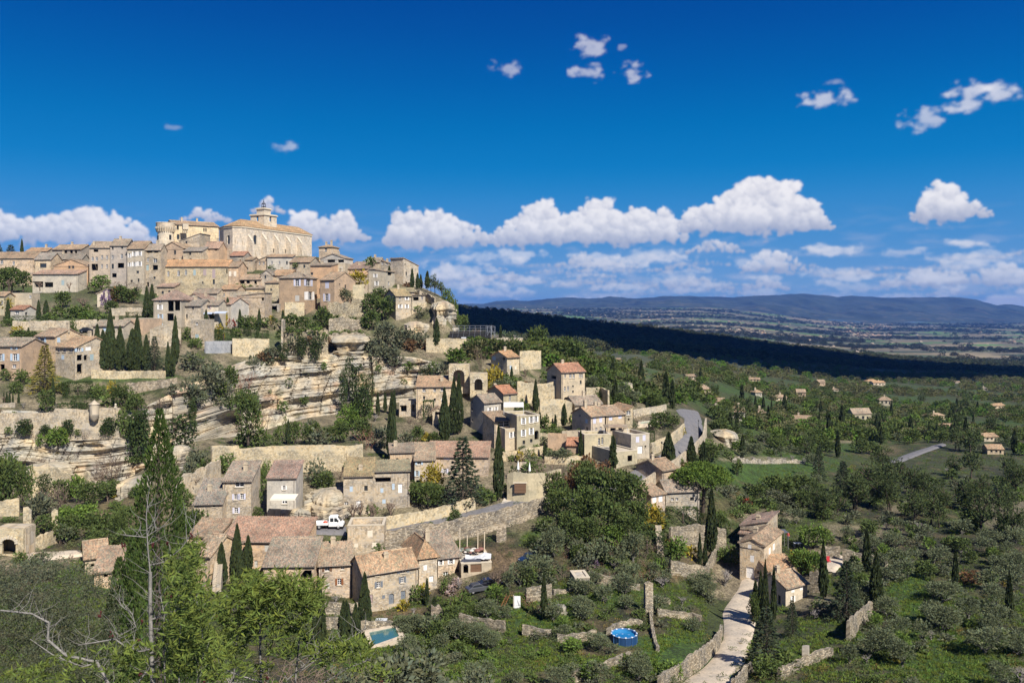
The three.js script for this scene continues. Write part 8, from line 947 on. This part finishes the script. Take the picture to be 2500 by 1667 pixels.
frontTree('cypress_tree', 'smaller dark cypress beside the large foreground one', 46, [292, 0], (g, at) => { const L = new Leaves(), prof = [[1365, 2], [1420, 18], [1500, 34], [1600, 44], [1900, 50]]; for (let i = 0; i < 5000; i++) { const v = 1365 + 330 * Math.pow(rnd(), 0.8), w = tab(prof, v), a = rnd() * 6.283, r = 0.5 + 0.5 * Math.sqrt(rnd()), c = at(290 + Math.cos(a) * w * r, v), s = rr(0.12, 0.26); c.z += Math.sin(a) * w * r * 46 / F; L.add(c.x, c.y, c.z, Math.cos(a) * 0.4 + rr(-0.4, 0.4), 1.1, Math.sin(a) * 0.4, s, s * 0.36, tone()); } part(g, 'crown', L.build(), leafMat('front cypress dark', 0.042, 0.066, 0.016)); part(g, 'trunk', rod(V3(0, -0.5, 0), at(290, 1420), 0.2, 0.03, 7), barkM); });
frontTree('olive_tree', 'big silvery olive tree filling the lower left corner', 30, [110, 0], (g, at) => { const L = new Leaves(), lob = [[40, 1480, 120, 90], [130, 1450, 110, 80], [210, 1480, 90, 80], [60, 1560, 130, 100], [180, 1570, 110, 90], [-40, 1500, 100, 110], [90, 1640, 150, 80], [230, 1610, 70, 70], [20, 1420, 70, 50]]; const k = 30 / F; for (const [u, v, ru, rv] of lob) { const n = Math.round(ru * rv * 0.42); for (let i = 0; i < n; i++) { const a = rnd() * 6.283, e = Math.acos(rr(-1, 1)), r = (0.5 + 0.5 * Math.cbrt(rnd())) * (1 + ns(a * 2, e * 3, u) * 0.35), c = at(u + Math.sin(e) * Math.cos(a) * ru * r, v + Math.cos(e) * rv * r); c.z += Math.sin(e) * Math.sin(a) * ru * k * r; const s = rr(0.07, 0.13); L.add(c.x, c.y, c.z, rr(-1, 1), rr(-0.4, 1.2), rr(-1, 1), s, s * 0.3, tone()); } } part(g, 'crown', L.build(), leafMat('front olive', 0.10, 0.112, 0.066)); part(g, 'trunk', merge(limbs(2, 3.2, 0.22, [4, 3], V3(0, -0.5, 0), V3(0, 1, 0), 7, [])), greyBarkM); });
// almond: grey limbs, long fresh leaves, a few dried dark red fruits
const path = (at, pts, r0, r1) => { const out = []; for (let i = 0; i < pts.length - 1; i++) { const a = at(...pts[i]), b = at(...pts[i + 1]), t = i / (pts.length - 1), t2 = (i + 1) / (pts.length - 1); out.push(rod(a, b, lerp(r0, r1, t), lerp(r0, r1, t2), 6)); } return out; };
function almond(name, label, d, base, spec) { return frontTree(name, label, d, base, (g, at) => {
  const wood = [], k = d / F, q = (u, v, z = 0) => at(u, v, d + z); for (const [r0, r1, ...pts] of spec.limbs) wood.push(...path((u, v, zz) => q(u, v, zz ?? 0), pts, r0 * k * 0.7, r1 * k * 0.7));
  for (const [r0, r1, ...pts] of spec.limbs) for (let i = 0; i < pts.length - 1; i++) for (let j = 0; j < 6; j++) { const t = rnd(), u = lerp(pts[i][0], pts[i + 1][0], t), v = lerp(pts[i][1], pts[i + 1][1], t); let a = q(u, v, pts[i][2] ?? 0), dir = V3(rr(-1, 1), rr(0.1, 1), rr(-0.8, 0.8)).normalize(), l = rr(20, 90) * k; for (let s = 0; s < 3; s++) { const b = a.clone().addScaledVector(dir, l / 3); wood.push(rod(a, b, 0.8 * k * (1 - s * 0.25), 0.65 * k * (1 - s * 0.25), 4)); a = b; dir.add(V3(rr(-0.5, 0.5), rr(-0.1, 0.5), rr(-0.4, 0.4))).normalize(); } }
  part(g, 'branches', merge(wood), M('almond bark', () => std({ map: rep(soilT, 0.9), color: C(0.40, 0.38, 0.37), roughness: 1 })));
  const L = new Leaves(); for (const [u, v, ru, rv, n] of spec.leaves) for (let i = 0; i < n * 0.40; i++) { const a = rnd() * 6.283, r = Math.sqrt(rnd()) * (1 + 0.3 * ns(a * 2, u, v)), cu = u + Math.cos(a) * ru * r, cv = v + Math.sin(a) * rv * r, cz = rr(-1, 1) * 1.4; const m = 5 + Math.floor(rnd() * 4), c = q(cu, cv, cz), ax = V3(rr(-0.6, 0.6), rr(0.2, 1), rr(-0.6, 0.6)).normalize(); for (let j = 0; j < m; j++) { const s = rr(13, 25) * k, p = c.clone().addScaledVector(ax, j * 2.2 * k); L.add(p.x, p.y, p.z, ax.x * 0.5 + rr(-1, 1), ax.y * 0.3 + rr(-0.5, 0.8), ax.z * 0.5 + rr(-1, 1), s, s * 0.2, 0.65 + rnd() * 0.75); } }
  const lf = part(g, 'leaves', L.build(), leafMat('almond', 0.122, 0.162, 0.032)); lf.userData.kind = 'stuff';
  for (const [u, v] of spec.fruit) { const c = q(u, v, -0.1), gs = []; for (let i = 0; i < 5; i++) { const s = new THREE.IcosahedronGeometry(rr(1.8, 3.4) * k, 1); s.scale(0.8, 1.3, 0.8); s.translate(c.x + rr(-4, 4) * k, c.y + rr(-6, 6) * k, c.z + rr(-3, 3) * k); gs.push(s); } part(g, 'dried_fruit', merge(gs), paint(0.06, 0.009, 0.009, 0.9)); } }); }
almond('almond_tree', 'grey-limbed almond with dried red fruits, left foreground', 15, [372, 0], { limbs: [[9, 6, [374, 1900], [372, 1667], [368, 1560], [366, 1480], [366, 1397]], [3, 1.2, [366, 1400], [360, 1340], [356, 1260], [362, 1200]], [2, 0.9, [356, 1312], [300, 1305]], [2, 0.9, [354, 1312], [402, 1280]], [2.4, 1.2, [366, 1380], [400, 1372], [440, 1340], [470, 1300], [478, 1250]], [6, 3, [300, 1760], [262, 1667], [235, 1616], [160, 1600], [115, 1562], [118, 1520], [76, 1498], [0, 1490]], [3, 1.2, [230, 1620], [200, 1628], [130, 1600], [72, 1560]], [4, 2, [368, 1585], [340, 1590], [300, 1575], [280, 1560], [190, 1575]], [2, 1, [280, 1558], [330, 1530], [322, 1500], [290, 1475]], [3.5, 1.4, [370, 1512], [430, 1490], [480, 1455], [500, 1420]], [4, 2, [372, 1620], [340, 1660], [320, 1720]], [3, 1.5, [402, 1667], [398, 1560], [400, 1500], [386, 1430]], [2.5, 1, [436, 1667], [436, 1580], [444, 1490], [432, 1440]], [2, 1, [380, 1545], [412, 1510], [440, 1480]], [3, 1, [480, 1667], [495, 1600], [490, 1500], [470, 1440]]], leaves: [[455, 1400, 52, 60, 260], [470, 1480, 60, 60, 420], [450, 1560, 60, 60, 420], [500, 1620, 70, 50, 380], [400, 1620, 60, 50, 160], [150, 1640, 90, 30, 120], [280, 1610, 60, 40, 110], [480, 1340, 20, 26, 60], [60, 1660, 50, 24, 60]], fruit: [[373, 1333], [408, 1328], [241, 1500], [271, 1548], [345, 1518], [463, 1502], [490, 1494], [338, 1565], [468, 1308], [300, 1330], [342, 1648], [420, 1460]] });
almond('almond_tree', 'bright green leafy almond, right part of the foreground', 19, [650, 0], { limbs: [[5, 3, [640, 1900], [636, 1667], [634, 1540], [634, 1440]], [3, 1.4, [636, 1560], [700, 1520], [760, 1480]], [4, 2, [730, 1800], [720, 1667], [730, 1560], [745, 1480]], [3, 1.4, [560, 1740], [575, 1600], [580, 1520], [566, 1480]], [2.6, 1, [580, 1530], [640, 1500], [700, 1490]], [2.6, 1, [700, 1660], [770, 1600], [830, 1540]], [2.4, 1, [730, 1640], [800, 1590], [850, 1560], [900, 1530]], [3, 1.4, [640, 1667], [560, 1640], [500, 1600]], [2.4, 1, [790, 1667], [850, 1630], [905, 1610]]], leaves: [[640, 1440, 80, 44, 520], [700, 1480, 86, 60, 620], [600, 1500, 70, 60, 480], [740, 1450, 50, 44, 240], [560, 1570, 50, 50, 200], [790, 1600, 40, 30, 90], [850, 1590, 70, 30, 190], [700, 1580, 60, 40, 130], [930, 1640, 60, 22, 60], [620, 1640, 50, 24, 60]], fruit: [[540, 1515], [528, 1505], [650, 1660], [930, 1660], [500, 1662]] });
z = 'in the undergrowth just below the viewpoint';
trees('ng', z, '600,1760,150,200,50 700,1760,140,180,52 780,1740,130,150,55 560,1740,170,140,46 850,1720,110,130,62'); trees('th', z, '680,1740,120,200,58 760,1700,90,160,66 900,1700,80,120,70'); trees('bg', z, '930,1740,150,190,64 1010,1730,140,190,66 860,1740,110,150,60 1080,1740,110,160,72 470,1760,120,160,44 1170,1730,90,140,80'); trees('bu', z, '250,1740,130,150,40 330,1760,110,120,36 520,1780,130,160,42 160,1420,34,40,100 750,1760,90,120,50'); trees('oa', z, '30,1800,150,200,38 200,1790,130,160,36');

labelTrees();
renderer.render(scene, camera);
